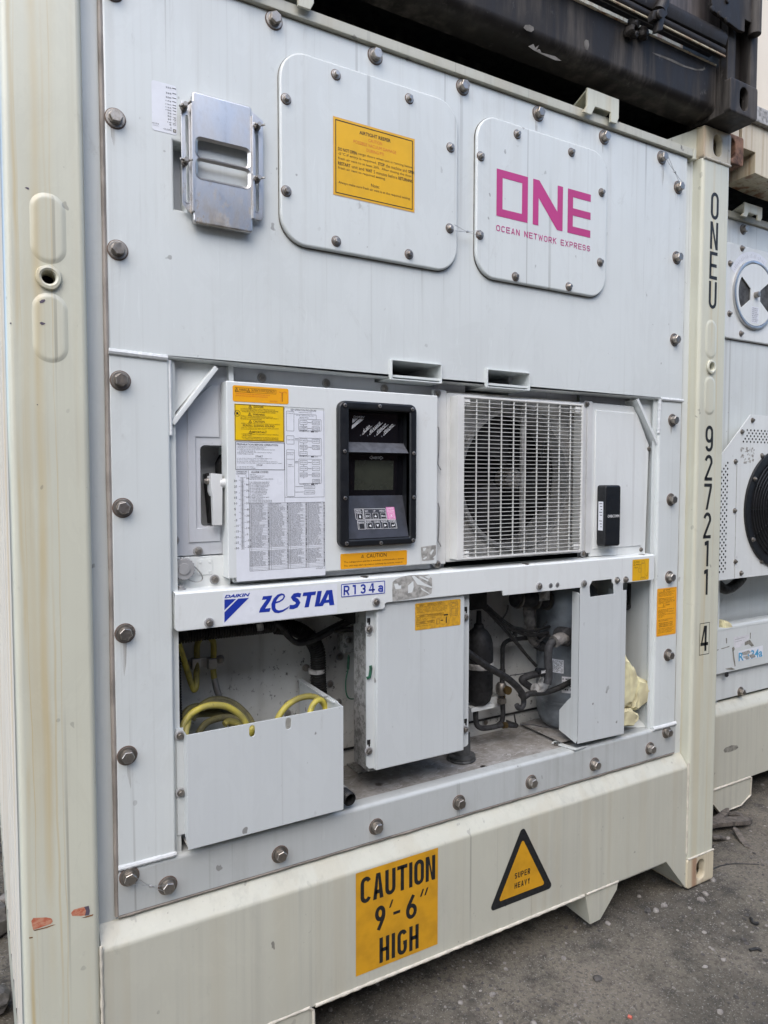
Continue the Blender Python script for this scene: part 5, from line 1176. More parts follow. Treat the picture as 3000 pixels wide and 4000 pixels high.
for t_, x0, y0, x1, y1 in (('MANUAL',416,1416,464,1432),('DEFROST',416,1435,470,1449),('ESC',496,1424,528,1440),('UP',568,1422,590,1437),('MENU',622,1421,668,1436),('Reserve',434,1518,490,1532),('LEFT',508,1514,555,1528),('DOWN',575,1513,625,1527),('RIGHT',638,1511,692,1525),('ENTER',703,1508,760,1522)): ptxt(t_,x0,y0,x1,y1)
for pts in ([(408,1412),(478,1411),(490,1500),(422,1502)],[(482,1411),(673,1409),(690,1500),(494,1502)],[(433,1512),(496,1511),(506,1586),(442,1588)],[(502,1509),(762,1503),(776,1578),(512,1584)]):
    P = [onpad(*p) for p in pts]; P.append(P[0])
    for s_, e_ in zip(P, P[1:]):
        a = Vector((s_[0],-s_[1])); b = Vector((e_[0],-e_[1])); d = (b-a).normalized(); n_ = Vector((-d.y,d.x))*.0005
        mb.add([MP@Vector((k_.x,0,k_.y)) for k_ in (a-n_,b-n_,b+n_,a+n_)], [(0,1,2,3)], 'print_white')
mb.make('keypad_print', fr, smooth=0)
for x_, y_, pink, ic in ((454,1478,0,'drop'),(523,1475,0,'ESC'),(588,1473,0,'up'),(656,1472,0,'Menu'),(725,1470,1,'x'),(470,1562,0,''),(542,1558,0,'left'),(607,1556,0,'down'),(673,1554,0,'right'),(741,1552,0,'ret')):
    a = onpad(x_,y_); s = .0088; mb = MB(); 
    if pink: mb.add([padM(.0004)@Vector((a[0]+i_,0,-a[1]+j_)) for i_,j_ in ((-.014,-.011),(.014,-.011),(.014,.026),(-.014,.026))], [(0,1,2,3)], 'key_pink')
    o_ = rrect(a[0]-s,-a[1]-s,a[0]+s,-a[1]+s,.0015,2); t_m = MB().plate(o_, -.0016, 0, 'key_pink' if pink else 'black_frame', bev=.0006, back=False)
    mb.add([padM(.0002)@Vector(v) for v in t_m.v], t_m.f, 'key_pink' if pink else 'black_frame')
    mb.add([MT@Vector((p[0],0,p[1])) for p in o_]+[MT@Vector((p[0],0,p[1])) for p in offset(o_, .0007)], [(i,(i+1)%len(o_),len(o_)+(i+1)%len(o_),len(o_)+i) for i in range(len(o_))], 'print_white')
    def ic_poly(pts): mb.add([MT@Vector((a[0]+i_*.004,0,-a[1]+j_*.004)) for i_,j_ in pts], [tuple(range(len(pts)))], 'print_white')
    if ic in ('ESC','Menu'): mb.text(ic, (a[0]-.0065,-a[1]+.003), (a[0]+.0065,-a[1]-.003), 0, 'print_white', .01, M=MT)
    elif ic == 'up': ic_poly([(-1,-.8),(1,-.8),(0,1)])
    elif ic == 'down': ic_poly([(0,-1),(1,.8),(-1,.8)])
    elif ic == 'left': ic_poly([(-1,0),(.8,-1),(.8,1)])
    elif ic == 'right': ic_poly([(-.8,-1),(1,0),(-.8,1)])
    elif ic == 'drop': ic_poly([(-.8,-.5),(0,-1.2),(.8,-.5),(0,1.4)])
    elif ic == 'ret': ic_poly([(-1.3,-.2),(-.3,-1),(-.3,-.45),(1.2,-.45),(1.2,1),(.8,1),(.8,.1),(-.3,.1),(-.3,.6)])
    elif ic == 'x': ic_poly([(-1,-1.2),(-.6,-1.3),(1,1.1),(.6,1.2)]); ic_poly([(-.9,.6),(.9,-.9),(1,-.6),(-.7,.9)])
    if pink: ptx = onpad(682,1410); pty = onpad(738,1440); mb.text('UNIT', (a[0]-.010,-a[1]+.024), (a[0]+.010,-a[1]+.0185), 0, 'print_white', M=padM(.0007)); mb.text('ON/OFF', (a[0]-.011,-a[1]+.0165), (a[0]+.011,-a[1]+.0115), 0, 'print_white', M=padM(.0007))
    mb.make('key', fr, smooth=0)
sm = None
for x_, y_ in ((327,516),(628,524),(910,551),(921,931),(922,1311),(915,1681),(638,1706),(341,1711),(328,1319),(324,914)):
    p = W('M2',x_,y_,PY); mb = MB(); mb.plate(circ(p[0],p[1],.0078,16), PY-.0008, PY+.001, 'black_frame', bev=.0004); mb.plate(circ(p[0],p[1],.0055,14), PY-.0030, PY, 'bolt_steel', bev=.0014); mb.line([(p[0]-.0028,p[1]-.001),(p[0]+.0028,p[1]+.001)], PY-.0033, .0009, 'print_black'); mb.line([(p[0]-.001,p[1]+.0028),(p[0]+.001,p[1]-.0028)], PY-.0033, .0009, 'print_black')
    mb.make('screw', fr)

# ---------------------------------------------------------------- condenser grille, fan
flat('shroud_dirty', (.58,.57,.54), .6, var=.2, scale=20)
SY = .100; fcx, fcz, fr_ = 1.480, 1.594, .2245
MB().plate([(1.176,1.336),(1.768,1.336),(1.768,1.866),(1.176,1.866)], SY, SY+.006, 'shroud_dirty', holes=[circ(fcx,fcz,fr_,64)]).make('fan_shroud', u)
flat('ring_grey', (.30,.30,.29), .5, var=.2)
mb = MB(); prof = [(fr_+.012,-.004),(fr_+.016,-.010),(fr_+.010,-.016),(fr_-.002,-.014),(fr_-.004,.0),(fr_-.004,.10)]; n = 64; vs = []; fs = []
for r, h in prof:
    for j in range(n): a = 2*pi*j/n; vs.append((fcx+r*cos(a), SY+h, fcz+r*sin(a)))
for i in range(len(prof)-1):
    for j in range(n): fs.append((i*n+j,i*n+(j+1)%n,(i+1)*n+(j+1)%n,(i+1)*n+j))
mb.add(vs, fs, 'ring_grey').make('shroud_ring', u)
MB().box(1.19, 1.76, SY+.11, SY+.12, 1.34, 1.86, 'dark_void').make('bay_back', u)
mb = MB(); mb.lathe([(.012,-.055),(.016,-.052),(.016,-.03),(.032,-.028),(.035,.0),(.035,.03)], (fcx,SY+.03,fcz), 'bolt_dull', 24, 'y'); hub = mb.make('fan_hub', u)
for i in range(3):
    mb = MB(); a0 = radians(95+120*i); vs = []; fs = []
    nr, na = 6, 7
    for ri in range(nr+1):
        for ai in range(na+1):
            r = .045+(fr_-.058)*ri/nr; sp = radians(62)*(.75+.35*ri/nr); a = a0+sp*(ai/na-.5)+.5*ri/nr; vs.append((fcx+r*cos(a), SY+.045+.03*(ai/na-.5)*(1-.3*ri/nr)*-1, fcz+r*sin(a)))
    for ri in range(nr):
        for ai in range(na): q_ = ri*(na+1)+ai; fs.append((q_,q_+1,q_+na+2,q_+na+1))
    mb.add(vs, fs, 'black_matte').make('fan_blade', u)
MB().box(1.483, 1.503, SY-.030, SY-.022, 1.345, 1.855, 'band_grey').make('motor_strut', u)
MB().box(1.42, 1.483, SY-.030, SY-.022, fcz-.012, fcz+.012, 'bolt_dull').make('motor_bracket', u)
GX0, GX1, GZ0, GZ1 = 1.190, 1.7115, 1.347, 1.8455; GY = .020
hz = MB().plate(rrect(1.176,1.337,1.766,1.856,.008,3), .060, .064, 'white_plastic', holes=[rrect(GX0+.002,GZ0+.002,GX1-.002,GZ1-.002)], bev=.002).make('grille_bezel', u)
ho = [rrect(GX0+.0245,GZ0+.006,GX1-.008,GZ1-.006)]
gf = MB().plate(rrect(GX0,GZ0,GX1,GZ1,.003,2), GY, GY+.006, 'grille_plastic', holes=ho, bev=.001)
gf.plate(rrect(GX0,GZ0,GX1,GZ1,.003,2), GY+.006, .062, 'grille_plastic', holes=[rrect(GX0+.004,GZ0+.004,GX1-.004,GZ1-.004)])
gf = gf.make('grille_frame', u)
gx0, gx1, gz0, gz1 = GX0+.0245, GX1-.008, GZ0+.006, GZ1-.006
NS = 39; NV = 10
ms = MB().box(gx0, gx1, 0, .006, -.00065, .00065, 'grille_plastic'); so_ = ms.make('slat'); msd = so_.data; bpy.data.objects.remove(so_)
for i in range(1, NS):
    o = bpy.data.objects.new('slat', msd); COL.objects.link(o); o.parent = gf; z = gz0+(gz1-gz0)*i/NS; o.location = Vector((0, GY+.0012, z))-BASE[u.name]; o.rotation_euler = (0,0,0)
mv = MB().box(-.0009, .0009, 0, .005, gz0, gz1, 'grille_plastic'); so_ = mv.make('mullion'); mvd = so_.data; bpy.data.objects.remove(so_)
for i in range(1, NV):
    o = bpy.data.objects.new('mullion', mvd); COL.objects.link(o); o.parent = gf; o.location = Vector((gx0+(gx1-gx0)*i/NV, GY+.0024, 0))-BASE[u.name]
for x_, z_ in ((gx0+.012,gz1-.010),(gx1-.014,gz1-.012),(gx0+.012,gz0+.010),(gx1-.014,gz0+.012)): MB().box(x_-.013, x_+.013, GY+.004, GY+.030, z_-.010, z_+.010, 'grille_plastic', .003).make('corner_clip', gf)
for a, b in ((25,222),(995,295),(22,1335),(975,1268)): p = W('M3',a,b,.05); bolt(u, 'dull', p[0], .062 if a > 500 else .06, p[1])
MB().box(1.125, 1.176, .060, .066, 1.333, 1.862, 'white_plastic', .002).make('joint_strip', u)
MB().box(1.766, 1.792, .056, .066, 1.333, 1.862, 'white_plastic', .003).make('joint_strip', u)
# right cover with the tracking box
rc = MB().plate([(1.789,1.320),(2.076,1.316),(2.086,1.72),(2.0,1.856),(1.789,1.858)], .060, .067, 'unit_bright', bev=.002).make('right_cover', u)
e = [W('M3',1015,1215,.058),W('M3',1325,1195,.058),W('M3',1345,480,.058),W('M3',1290,350,.058),W('M3',1030,338,.058)]
e = [(1.806,1.346),(2.052,1.346),(2.062,1.755),(2.015,1.832),(1.806,1.834)]
MB().plate(e, .0565, .061, 'unit_bright', bev=.0035, seg=3).make('raised_panel', rc)
p = W('M3',1358,585,.055); bolt(u, 'dull', 2.085, .066, p[1])
p = W('M3',1340,1240,.055); bolt(u, 'dull', p[0], .066, p[1])
TY = .018; a = W('M3',1115,822,TY); b = W('M3',1190,1215,TY); tx0, tx1 = W('M3',1103,1010,TY)[0], W('M3',1203,1010,TY)[0]
tb = MB().plate(rrect(tx0,b[1],tx1,a[1],.010,4), TY, .056, 'black_frame', bev=.006, seg=4).make('tracking_box', u)
T_ = MB(); T_.text('ORBCOMM', W('M3',1118,1014,TY-.0006), W('M3',1193,1029,TY-.0006), TY-.0006, 'print_white', .01); T_.make('lettering', tb, smooth=0)
mb = MB(); z1_, z0_ = W('M3',1088,928,.036)[1], W('M3',1078,1115,.036)[1]; xx = tx0-.0006
mb.add([(xx,.028,z1_),(xx,.050,z1_),(xx,.050,z0_),(xx,.028,z0_)], [(0,1,2,3)], 'sticker_white')
for i in range(9):
    if i in (5,): continue
    z = z1_-.006-(z1_-z0_-.01)*i/9; mb.add([(xx-.0004,.032,z),(xx-.0004,.045-(i%3)*.003,z),(xx-.0004,.045-(i%3)*.003,z-.0022),(xx-.0004,.032,z-.0022)], [(0,1,2,3)], 'print_dim')
mb.make('side_label', tb, smooth=0)

# ---------------------------------------------------------------- front rail
RY = .020
pt = lambda r, x_, y_: W(r, x_, y_, RY)
low = [(.3475,1.226),(.353,1.2205)]
q1 = pt('M5',360,442); q2 = pt('M5',385,388); q3 = pt('M5',1505,278); q4 = pt('M5',1520,315); q5 = pt('M3',1003,1478); q6 = pt('M3',1018,1443); q7 = pt('M3',1145,1428); q8 = pt('M3',1152,1467)
zl = 1.2205
out = [(.3475,1.312),(.3475,1.226),(.353,zl),(q1[0],zl+.001),(q1[0]+.006,zl+.006),(q2[0]-.002,q2[1]),(q2[0]+.004,q2[1]+.003),(q3[0],q2[1]+.003),(q3[0]+.004,zl+.003),(q5[0]-.003,zl+.002),(q5[0],zl+.006),(q6[0],q6[1]),(q7[0],q6[1]),(q8[0]-.002,zl+.006),(q8[0]+.003,zl+.002),(2.074,zl+.002),(2.079,zl+.007),(2.079,1.312)]
rl = MB().plate(out, RY, RY+.004, 'unit_bright', bev=.0012)
rl.plate([(RY+.0005,1.300),(RY+.0005,1.309),(RY+.004,1.3145),(RY+.010,1.317),(.089,1.318),(.089,1.314),(RY+.010,1.313),(RY+.004,1.300)], 2.079, .3475, 'unit_bright', ax='x')
rl.box(.3475, .3505, RY+.002, .085, 1.226, 1.314, 'unit_bright').box(2.076, 2.079, RY+.002, .085, 1.230, 1.314, 'unit_bright')
rail = rl.make('front_rail', u)
for r, x_, y_, kd in (('M4',430,457,'dull'),('M5',305,375,'dull'),('M3',684,1478,'dull'),('M3',974,1460,'dull'),('M3',1190,1439,'small'),('M3',1246,1435,'small')): p = W(r,x_,y_,RY-.009); bolt(rail, kd, p[0], RY, p[1])
for x_, y_ in ((748,1472),(792,1468)):
    p = W('M3',x_,y_,RY); MB().plate(circ(p[0],p[1],.0085,18), RY-.001, RY+.001, 'zinc', bev=.0004).plate(circ(p[0],p[1],.0035,12), RY-.0016, RY+.001, 'bolt_dull', bev=.0004).make('rivet', rail)
for r, x_, y_ in (('M3',628,1332),('M5',205,125),('M3',1338,1265)):
    p = Wz(r,x_,y_,1.32); bolt(rail, 'small', p.x, max(.035,min(.07,p.y)), 1.318, (pi/2,0,0))
p = Wz('M4',215,205,1.318); MB().lathe([(.012,0),(.012,.002),(.007,.003),(.007,.010)], (p.x,.055,1.318), 'grey_plastic', 16).make('cap', rail)
Y = RY-.0006; Yt = Y-.0004; mb = MB(); a = W('M4',527,220,Y); b = W('M4',1398,372,Y)
mb.poly(rrect(W('M4',527,300,Y)[0],1.2235,W('M4',1400,300,Y)[0],1.3065,.004,3), Y, 'unit_paint')
T(mb,'DAIKIN','M4',540,242,735,250,'print_blue',.035,.3)
mb = MB(); mb.poly(rrect(W('M4',527,300,Y)[0],1.2235,W('M4',1400,300,Y)[0],1.3065,.004,3), Y, 'sticker_white')
def P_(x_, y_): return W('M4',x_,y_,Yt)
zt_, zb_ = P_(540,243)[1], P_(540,268)[1]; x0_, x1_ = P_(540,250)[0], P_(735,240)[0]
mb.text('DAIKIN', (x0_,zt_), (x1_,zb_), Yt, 'print_blue', .04, .3)
mb.poly([P_(540,277),P_(630,272),P_(540,358)], Yt, 'print_blue'); mb.poly([P_(645,270),P_(727,264),P_(540,453),P_(540,374)], Yt, 'print_blue')
def TB(t_, xa, xb, yt, yb, xt, bold=.05, sh=.25): mb.text(t_, (P_(xa,300)[0], P_(xt,yt)[1]), (P_(xb,300)[0], P_(xt,yb)[1]), Yt, 'print_blue', bold, sh, res=4)
def blk(polys):
    for pl_ in polys: mb.poly([P_(*p) for p in pl_], Yt, 'print_blue')
blk([[(835,252),(905,246),(893,281),(850,346),(893,341),(884,370),(803,377),(813,345),(862,276),(826,280)]])
ec = [P_(x_,y_) for x_,y_ in ((927,302),(960,292),(985,275),(997,254),(992,240),(975,237),(950,248),(925,277),(913,312),(914,345),(928,365),(952,370),(985,362),(1022,340),(1032,328))]
wd = (.0042,.0042,.0042,.0040,.0040,.0050,.0070,.0095,.0110,.0105,.0088,.0068,.0050,.0032,.0008)
for i in range(len(ec)-1):
    a_ = Vector(ec[i]); b_ = Vector(ec[i+1]); d_ = (b_-a_).normalized(); n_ = Vector((-d_.y,d_.x)); q_1 = a_-d_*.0008; q_2 = b_+d_*.0008
    mb.poly([(q_1-n_*wd[i]/2)[:],(q_2-n_*wd[i+1]/2)[:],(q_2+n_*wd[i+1]/2)[:],(q_1+n_*wd[i]/2)[:]], Yt-.00003*i, 'print_blue')
sc_ = [P_(x_,y_) for x_,y_ in ((1122,246),(1100,241),(1075,246),(1064,260),(1072,274),(1092,284),(1102,302),(1090,324),(1066,334),(1036,334))]
mb.ribbon(sc_, .0112, Yt, 'print_blue')
blk([[(1142,224),(1240,214),(1233,242),(1203,245),(1183,335),(1150,338),(1170,249),(1135,252)],[(1250,213),(1283,210),(1262,328),(1227,332)],[(1318,206),(1362,203),(1378,318),(1341,322),(1337,300),(1302,304),(1290,326),(1255,330)]])
mb.poly([P_(1315,280),P_(1336,278),P_(1333,236)], Yt-.0002, 'sticker_white')
mb.make('brand_sticker', rail, smooth=0)
mb = MB(); x0_, x1_ = W('M2',290,2100,Y)[0], W('M2',674,2080,Y)[0]; zt_ = (W('M2',290,2062,Y)[1]+W('M2',674,2024,Y)[1])/2; zb_ = (W('M2',290,2182,Y)[1]+W('M2',670,2138,Y)[1])/2
mb.poly(rrect(x0_,zb_,x1_,zt_,.003,3), Y, 'sticker_white')
o_ = ccw(rrect(x0_+.0008,zb_+.0008,x1_-.0008,zt_-.0008,.003,3)); mb.add([(x_,Yt,z_) for x_,z_ in o_]+[(x_,Yt,z_) for x_,z_ in offset(o_,.0022)], [(i,(i+1)%len(o_),len(o_)+(i+1)%len(o_),len(o_)+i) for i in range(len(o_))], 'print_blue')
h = zt_-zb_; w = x1_-x0_
for ch, f0, f1 in (('R',.06,.19),('1',.26,.33),('3',.43,.55),('4',.62,.76),('a',.83,.95)): mb.stroke(ch, x0_+w*f0, zb_+h*.15, x0_+w*f1, zt_-h*(.15 if ch != 'a' else .34), .0046, Yt, 'print_blue')
mb.make('refrigerant_sticker', rail, smooth=0)
torn(rail, 'M5', [(452,180),(480,155),(540,130),(610,115),(680,112),(800,108),(830,150),(832,240),(825,290),(780,310),(720,325),(600,345),(500,358),(452,365),(448,260)], Y,
 [[(465,200),(500,195),(510,215),(535,212),(530,245),(480,250)],[(600,215),(650,170),(655,230),(640,280),(600,288)],[(635,125),(660,120),(760,195),(830,225),(828,240),(745,215),(690,205)],[(700,130),(720,125),(800,160),(790,175)],[(755,130),(800,115),(822,130),(800,150)],[(720,230),(760,260),(810,290),(800,295),(730,255)]])
mb, a, b = sticker('x','M3',1278,1303,1385,1435,'sticker_amber',.002,Yq=Y); x0_, x1_ = W('M3',1278,1370,Y)[0], W('M3',1385,1365,Y)[0]; zt_, zb_ = W('M3',1330,1301,Y)[1], W('M3',1330,1438,Y)[1]
mb = MB(); a = (x0_,zt_); b = (x1_,zb_); mb.poly(rrect(x0_,zb_,x1_,zt_,.003,3), Y, 'sticker_amber')
bx(.52,.20,.76,.86); bx(.56,.08,.72,.20); bx(.36,.42,.52,.62); mb.line([WL(.44,.42),WL(.44,.25),WL(.52,.25)], Yt, .0008, 'print_black'); mb.line([WL(.82,.70),WL(.82,.82),WL(.90,.82),WL(.90,.65)], Yt, .0008, 'print_black'); bx(.48,.88,.82,.95)
for g_ in (.12,.24): mb.line([WL(.06,g_+.04),WL(.16,g_+.04),WL(.11,g_-.04),WL(.06,g_+.04)], Yt, .0008, 'print_black'); body('WARNING',.19,.42,g_-.03,.06)
body('COMPRESSOR',.06,.34,.36,.05); mb.make('compressor_sticker', rail, smooth=0)
# tall sticker on the right side column
Y = FY-.0006; Yt = Y-.0004; mb = MB(); x0_, x1_ = W('M6',1411,350,Y)[0], W('M6',1551,350,Y)[0]; zt_ = W('M6',1480,178,Y)[1]; zb_ = W('M6',1480,518,Y)[1]; a = (x0_,zt_); b = (x1_,zb_)
mb.poly(rrect(x0_,zb_,x1_,zt_,.004,3), Y, 'sticker_orange'); mb.frame((x0_+.003,zt_-.003),(x1_-.003,zb_+.003),Yt,.0004,'print_red')
head('WARNING',.42,.66,.03,.055,.34,bd=0)
tx = ['TO EXTERMINATION OF REFRIGERANT OR UNIT','SERVICE A CONDITION CAREFULLY','SERVICE AND CONDITION PLEASE GOAL','UNITING IS SURROUNDED OF AIR','','IF REFRIGERANT RUNS FROM PIPES AND','TUBING OF WARNING CREATE THE','CAREFUL IS USE OF UNIT WITHIN FULLY','CONTAINMENT OF REFRIGERANT AND REFER','FUNNEL OF THE COMPRESSOR']
for i, t_ in enumerate(tx):
    if t_: body(t_, .07, .07+min(.84,len(t_)*.0235), .075+i*.026, .016)
head('WARNING',.42,.66,.345,.37,.34,bd=0)
for i, t_ in enumerate(('EXPLOSION HAZARD','','ONLY REFRIGERANT TYPE SPECIFIED ON','NAME PLATE IS ADMITTED','REFRIGERANT WHICH IS NOT STANDARD','FOR RECOGNITION','ORDER ONLY TO THE UNIT SPECIFIC MIXTURE','OR DO SERVICE','ACCESSORY','','CHECK IT IS NOT MIXING SUBSTANCE','CAREFULLY IN OPERATION')):
    if t_: body(t_, .07, .07+min(.84,len(t_)*.0235), .39+i*.026, .016)
for i in range(3): body('REFRIGERANT UNIT', .12, .82, .72+i*.034, .024)
for i in range(4): body('CONDITION CAREFULLY OF SPECIFIED NAME PLATE', .07, .88-.1*(i%2), .84+i*.028, .014)
mb.make('warning_sticker', u, smooth=0)
# ================================================================== lower machinery bay
BY = .312
MB().box(OX0+.0, OX1, BY, BY+.01, ZO-.01, 1.32, 'bay_paint').make('back_wall', u)
MB().box(OX0, OX1, .10, BY, 1.235, 1.30, 'black_matte').make('bay_ceiling', u)  # ceiling block coloured black to give the deep shade behind the rail
MB().box(OX0+.0005, OX0+.0035, .075, BY, ZO, 1.30, 'bay_paint').make('side_lining', u)
MB().box(OX1-.0035, OX1-.0005, .06, BY, ZO, 1.30, 'unit_paint').make('side_lining', u)
MB().tube([(OX0,BY-.004,ZO+.055),(OX1,BY-.004,ZO+.055)], .004, 'black_matte', 6).make('wall_seam', u)
MB().box(.90, 1.40, .14, .30, 1.16, 1.24, 'black_matte').make('duct_box', u)
# things on the back wall
for r, x_, y_ in (('M4',1428,717),('M4',1352,925),('M4',1027,1078),('M4',1027,1150),('M4',1415,1065)): p = W(r,x_,y_,BY-.008); bolt(u, 'dull', p[0], BY, p[1])
a = W('M4',1450,530,.25); b = W('M4',1620,665,.25); MB().box(a[0], b[0]+.02, .25, .30, b[1], a[1], 'duct_speckle', .003).make('wall_bracket', u); p = W('M4',1492,592,.24); bolt(u, 'dull', p[0], .25, p[1])
# inverter box: speckled body, pale cover with two flanges
MB().box(.905, 1.242, .062, .155, .735, 1.225, 'duct_speckle', .004).make('inverter_body', u)
ib = MB().plate([(.9165,.7490),(1.2285,.7470),(1.2285,1.245),(.9165,1.245)], .030, .050, 'lower_paint_shaded', bev=.005, seg=3)
ib.plate([(.8915,.762),(.900,.753),(.9165,.751),(.9165,1.245),(.8915,1.245)], .046, .050, 'lower_paint_shaded'); ib.plate([(1.2285,.749),(1.250,.752),(1.256,.758),(1.256,1.245),(1.2285,1.245)], .046, .050, 'lower_paint_shaded')
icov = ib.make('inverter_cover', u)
for r, x_, y_ in (('M5',232,635),('M5',228,1808),('M5',1158,520),('M5',1153,1600)): p = W(r,x_,y_,.040); bolt(icov, 'dull', p[0], .046, p[1])
mb = MB()
for x_, y_, h_ in ((222,565,24),(222,1735,24),(1155,455,18),(1152,1530,18)): p = W('M5',x_,y_,.0455); mb.rect((p[0]-.0055,p[1]+.012), (p[0]+.0055,p[1]-.002), .0455, 'dark_void'); mb.rect((p[0]-.001,p[1]-.002), (p[0]+.0045,p[1]-.020), .0455, 'dark_void')
mb.make('keyhole_slot', icov, smooth=0)
Y = .0294; Yt = .029; mb = MB(); x0_, x1_ = W('M5',667,500,Y)[0], W('M5',1103,480,Y)[0]; zt_ = (W('M5',670,385,Y)[1]+W('M5',1100,345,Y)[1])/2; zb_ = (W('M5',670,648,Y)[1]+W('M5',1095,592,Y)[1])/2
a = (x0_,zt_); b = (x1_,zb_); mb.poly(rrect(x0_,zb_,x1_,zt_,.004,3), Y, 'faded_amber')
def boxed(f0,g0,f1,g1): mb.frame(WL(f0,g0),WL(f1,g1),Yt,.0006,'print_black')
boxed(.03,.05,.58,.15); body('WARNING',.09,.20,.075,.045); body('CAUTION ELECTRIC SHOCK',.26,.56,.075,.045)
for i, t_ in enumerate(('There is a danger of electric shock when servicing','this unit. Open the cover after turning off power','source and wait ten minutes for the capacitor','discharged. Check the voltage below 50V')): body(t_,.04,.70-.05*(i%2),.18+i*.05,.036)
boxed(.03,.45,.62,.54); body('WARNING',.09,.20,.47,.045); body('CAUTION TO STATIC ELECTRICITY',.26,.60,.47,.045); body('Touch the bolt before service',.04,.44,.57,.036); body('work on the unit',.04,.26,.62,.036)
boxed(.03,.69,.42,.78); body('WARNING',.09,.20,.71,.045); body('BURN INJURY',.26,.40,.71,.045); body('Do not touch until cool',.04,.34,.83,.036)
bx(.76,.10,.93,.62); bx(.79,.14,.90,.26); bx(.79,.32,.90,.56); mb.rect(WL(.62,.52), WL(.72,.57), Yt, 'print_black'); mb.rect(WL(.67,.62), WL(.69,.86), Yt, 'print_black'); mb.rect(WL(.55,.72), WL(.61,.75), Yt, 'print_black'); bx(.46,.66,.53,.86)
mb.make('shock_warning_sticker', icov, smooth=0)
P = [W3('M5',x_,y_,.043) for x_,y_ in ((240,985),(243,1010),(238,1050),(230,1095),(205,1103))]; MB().tube(P, .0045, 'wire_green', 8).make('earth_lead', icov)
P = [W3('M4',x_,y_,.22) for x_,y_ in ((1486,700),(1488,760),(1480,820),(1465,900),(1468,985),(1490,1030),(1540,1030),(1580,985),(1615,940),(1640,900))]; MB().tube(spline(P,8), .0022, 'wire_green', 6).make('earth_wire', u)
P = [W3('M4',x_,y_,.218) for x_,y_ in ((1487,712),(1485,760),(1482,808))]; MB().tube(P, .0042, 'wire_green', 8).make('wire_sleeve', u)
# feet of the inverter box, bolts on the floor
p = Wz('M5',150,1955,ZO); MB().box(p.x-.035, p.x+.06, p.y-.045, p.y+.05, ZO-.001, ZO+.004, 'duct_speckle', .001).box(p.x+.005, p.x+.012, p.y-.02, p.y+.03, ZO+.004, .75, 'duct_speckle').make('foot_plate', u); bolt(u, 'dull', p.x, p.y, ZO+.004, (pi/2,0,0))
MB().lathe([(.046,0),(.048,.004),(.046,.008),(.044,.009),(.046,.011),(.046,.017),(.030,.021),(.028,.09)], (1.318,.165,ZO-.001), 'dark_rubber', 32).make('rubber_foot', u)
for r, x_, y_ in (('M5',322,2088),('M5',1327,1922)): p = Wz(r,x_,y_,ZO+.01); bolt(u, 'small', p.x, p.y, ZO-.0012, (pi/2,0,0))
for r, x_, y_ in (('M6',185,1150),('M6',535,1150)): p = W(r,x_,y_,BY-.01); bolt(u, 'dull', p[0], BY, p[1])
# black bundle behind the rail and the ribbed hoses
def hose(name, r, pts, Y_, rad, m='rubber', ribbed=False, par=None, n=10):
    P = [W3(r, p[0], p[1], p[2] if len(p) > 2 else Y_) for p in pts]; mb = MB()
    if ribbed: mb.corr(P, rad, m, .0075, 16, .17)
    else: mb.tube(spline(P, 8), rad, m, n)
    return mb.make(name, par or u)
hose('ribbed_hose','M4',[(150,560),(400,525),(700,495),(920,470)],.17,.022,ribbed=True)
hose('ribbed_hose','M4',[(930,480),(1080,500),(1190,570),(1245,660),(1255,760),(1255,880),(1262,960),(1265,1100)],.25,.0245,ribbed=True)
hose('ribbed_hose','M4',[(172,560),(172,700),(172,900),(178,1100),(182,1300),(182,1400)],.20,.014,ribbed=True)
hose('black_cable','M4',[(900,440),(980,490),(1040,570),(1100,610),(1180,600),(1280,560),(1400,490),(1530,430)],.19,.0085)
hose('black_cable','M4',[(960,470),(1020,560),(1090,595),(1200,570),(1330,500),(1450,440)],.21,.006)
hose('black_cable','M4',[(1380,520),(1480,500),(1600,480)],.18,.006)
hose('conduit_clip','M4',[(805,455),(812,485),(815,510)],.148,.010,'band_grey'); hose('conduit_clip','M4',[(235,520),(240,580)],.148,.010,'black_matte')
mb = MB(); p = W('M4',1252,824,.24); mb.lathe([(.0265,-.0065),(.0265,.0065)], (p[0],.25,p[1]), 'band_grey', 24); a = W('M4',1158,815,.25); mb.box(a[0]-.0, p[0]-.02, .275, .279, a[1]-.010, a[1]+.010, 'zinc'); mb.make('hose_clamp', u); bolt(u, 'small', a[0]+.012, .275, a[1])
a = W('M4',262,735,.27); b = W('M4',530,785,.27); MB().box(a[0], b[0], .270, .274, b[1]+.004, a[1]+.0, 'zinc').make('cable_bracket', u)
for x_, y_ in ((268,775),(513,738)): p = W('M4',x_,y_,.26); bolt(u, 'dull', p[0], .270, p[1])
# basket
MB().plate([(.3665,.677),(.7945,.677),(.7945,.968),(.3665,.966)], .0, .003, 'lower_paint_shaded', bev=.0009, holes=[[(W('M4',752,1280,0)[0]+.0078*cos(t*.524), W('M4',752,1280,0)[1]+(.0075 if t < 6.5 and t > -.5 else -.0075)*1+.0078*sin(t*.524)) for t in range(0,7)]+[(W('M4',752,1280,0)[0]+.0078*cos(t*.524), W('M4',752,1280,0)[1]-.0075+.0078*sin(t*.524)) for t in range(6,13)], [(W('M4',1028,1223,0)[0]+.0078*cos(t*.524), W('M4',1028,1223,0)[1]+.0075+.0078*sin(t*.524)) for t in range(0,7)]+[(W('M4',1028,1223,0)[0]+.0078*cos(t*.524), W('M4',1028,1223,0)[1]-.0075+.0078*sin(t*.524)) for t in range(6,13)]]).make('basket_front', u)
MB().add([(.3675,.0015,.677),(.3675,.040,.700),(.3675,.040,.966),(.3675,.0015,.966)], [(0,1,2,3)], 'lower_paint_shaded').box(.3505, .3675, .040, .043, .700, .972, 'lower_paint_shaded').make('basket_flange', u)
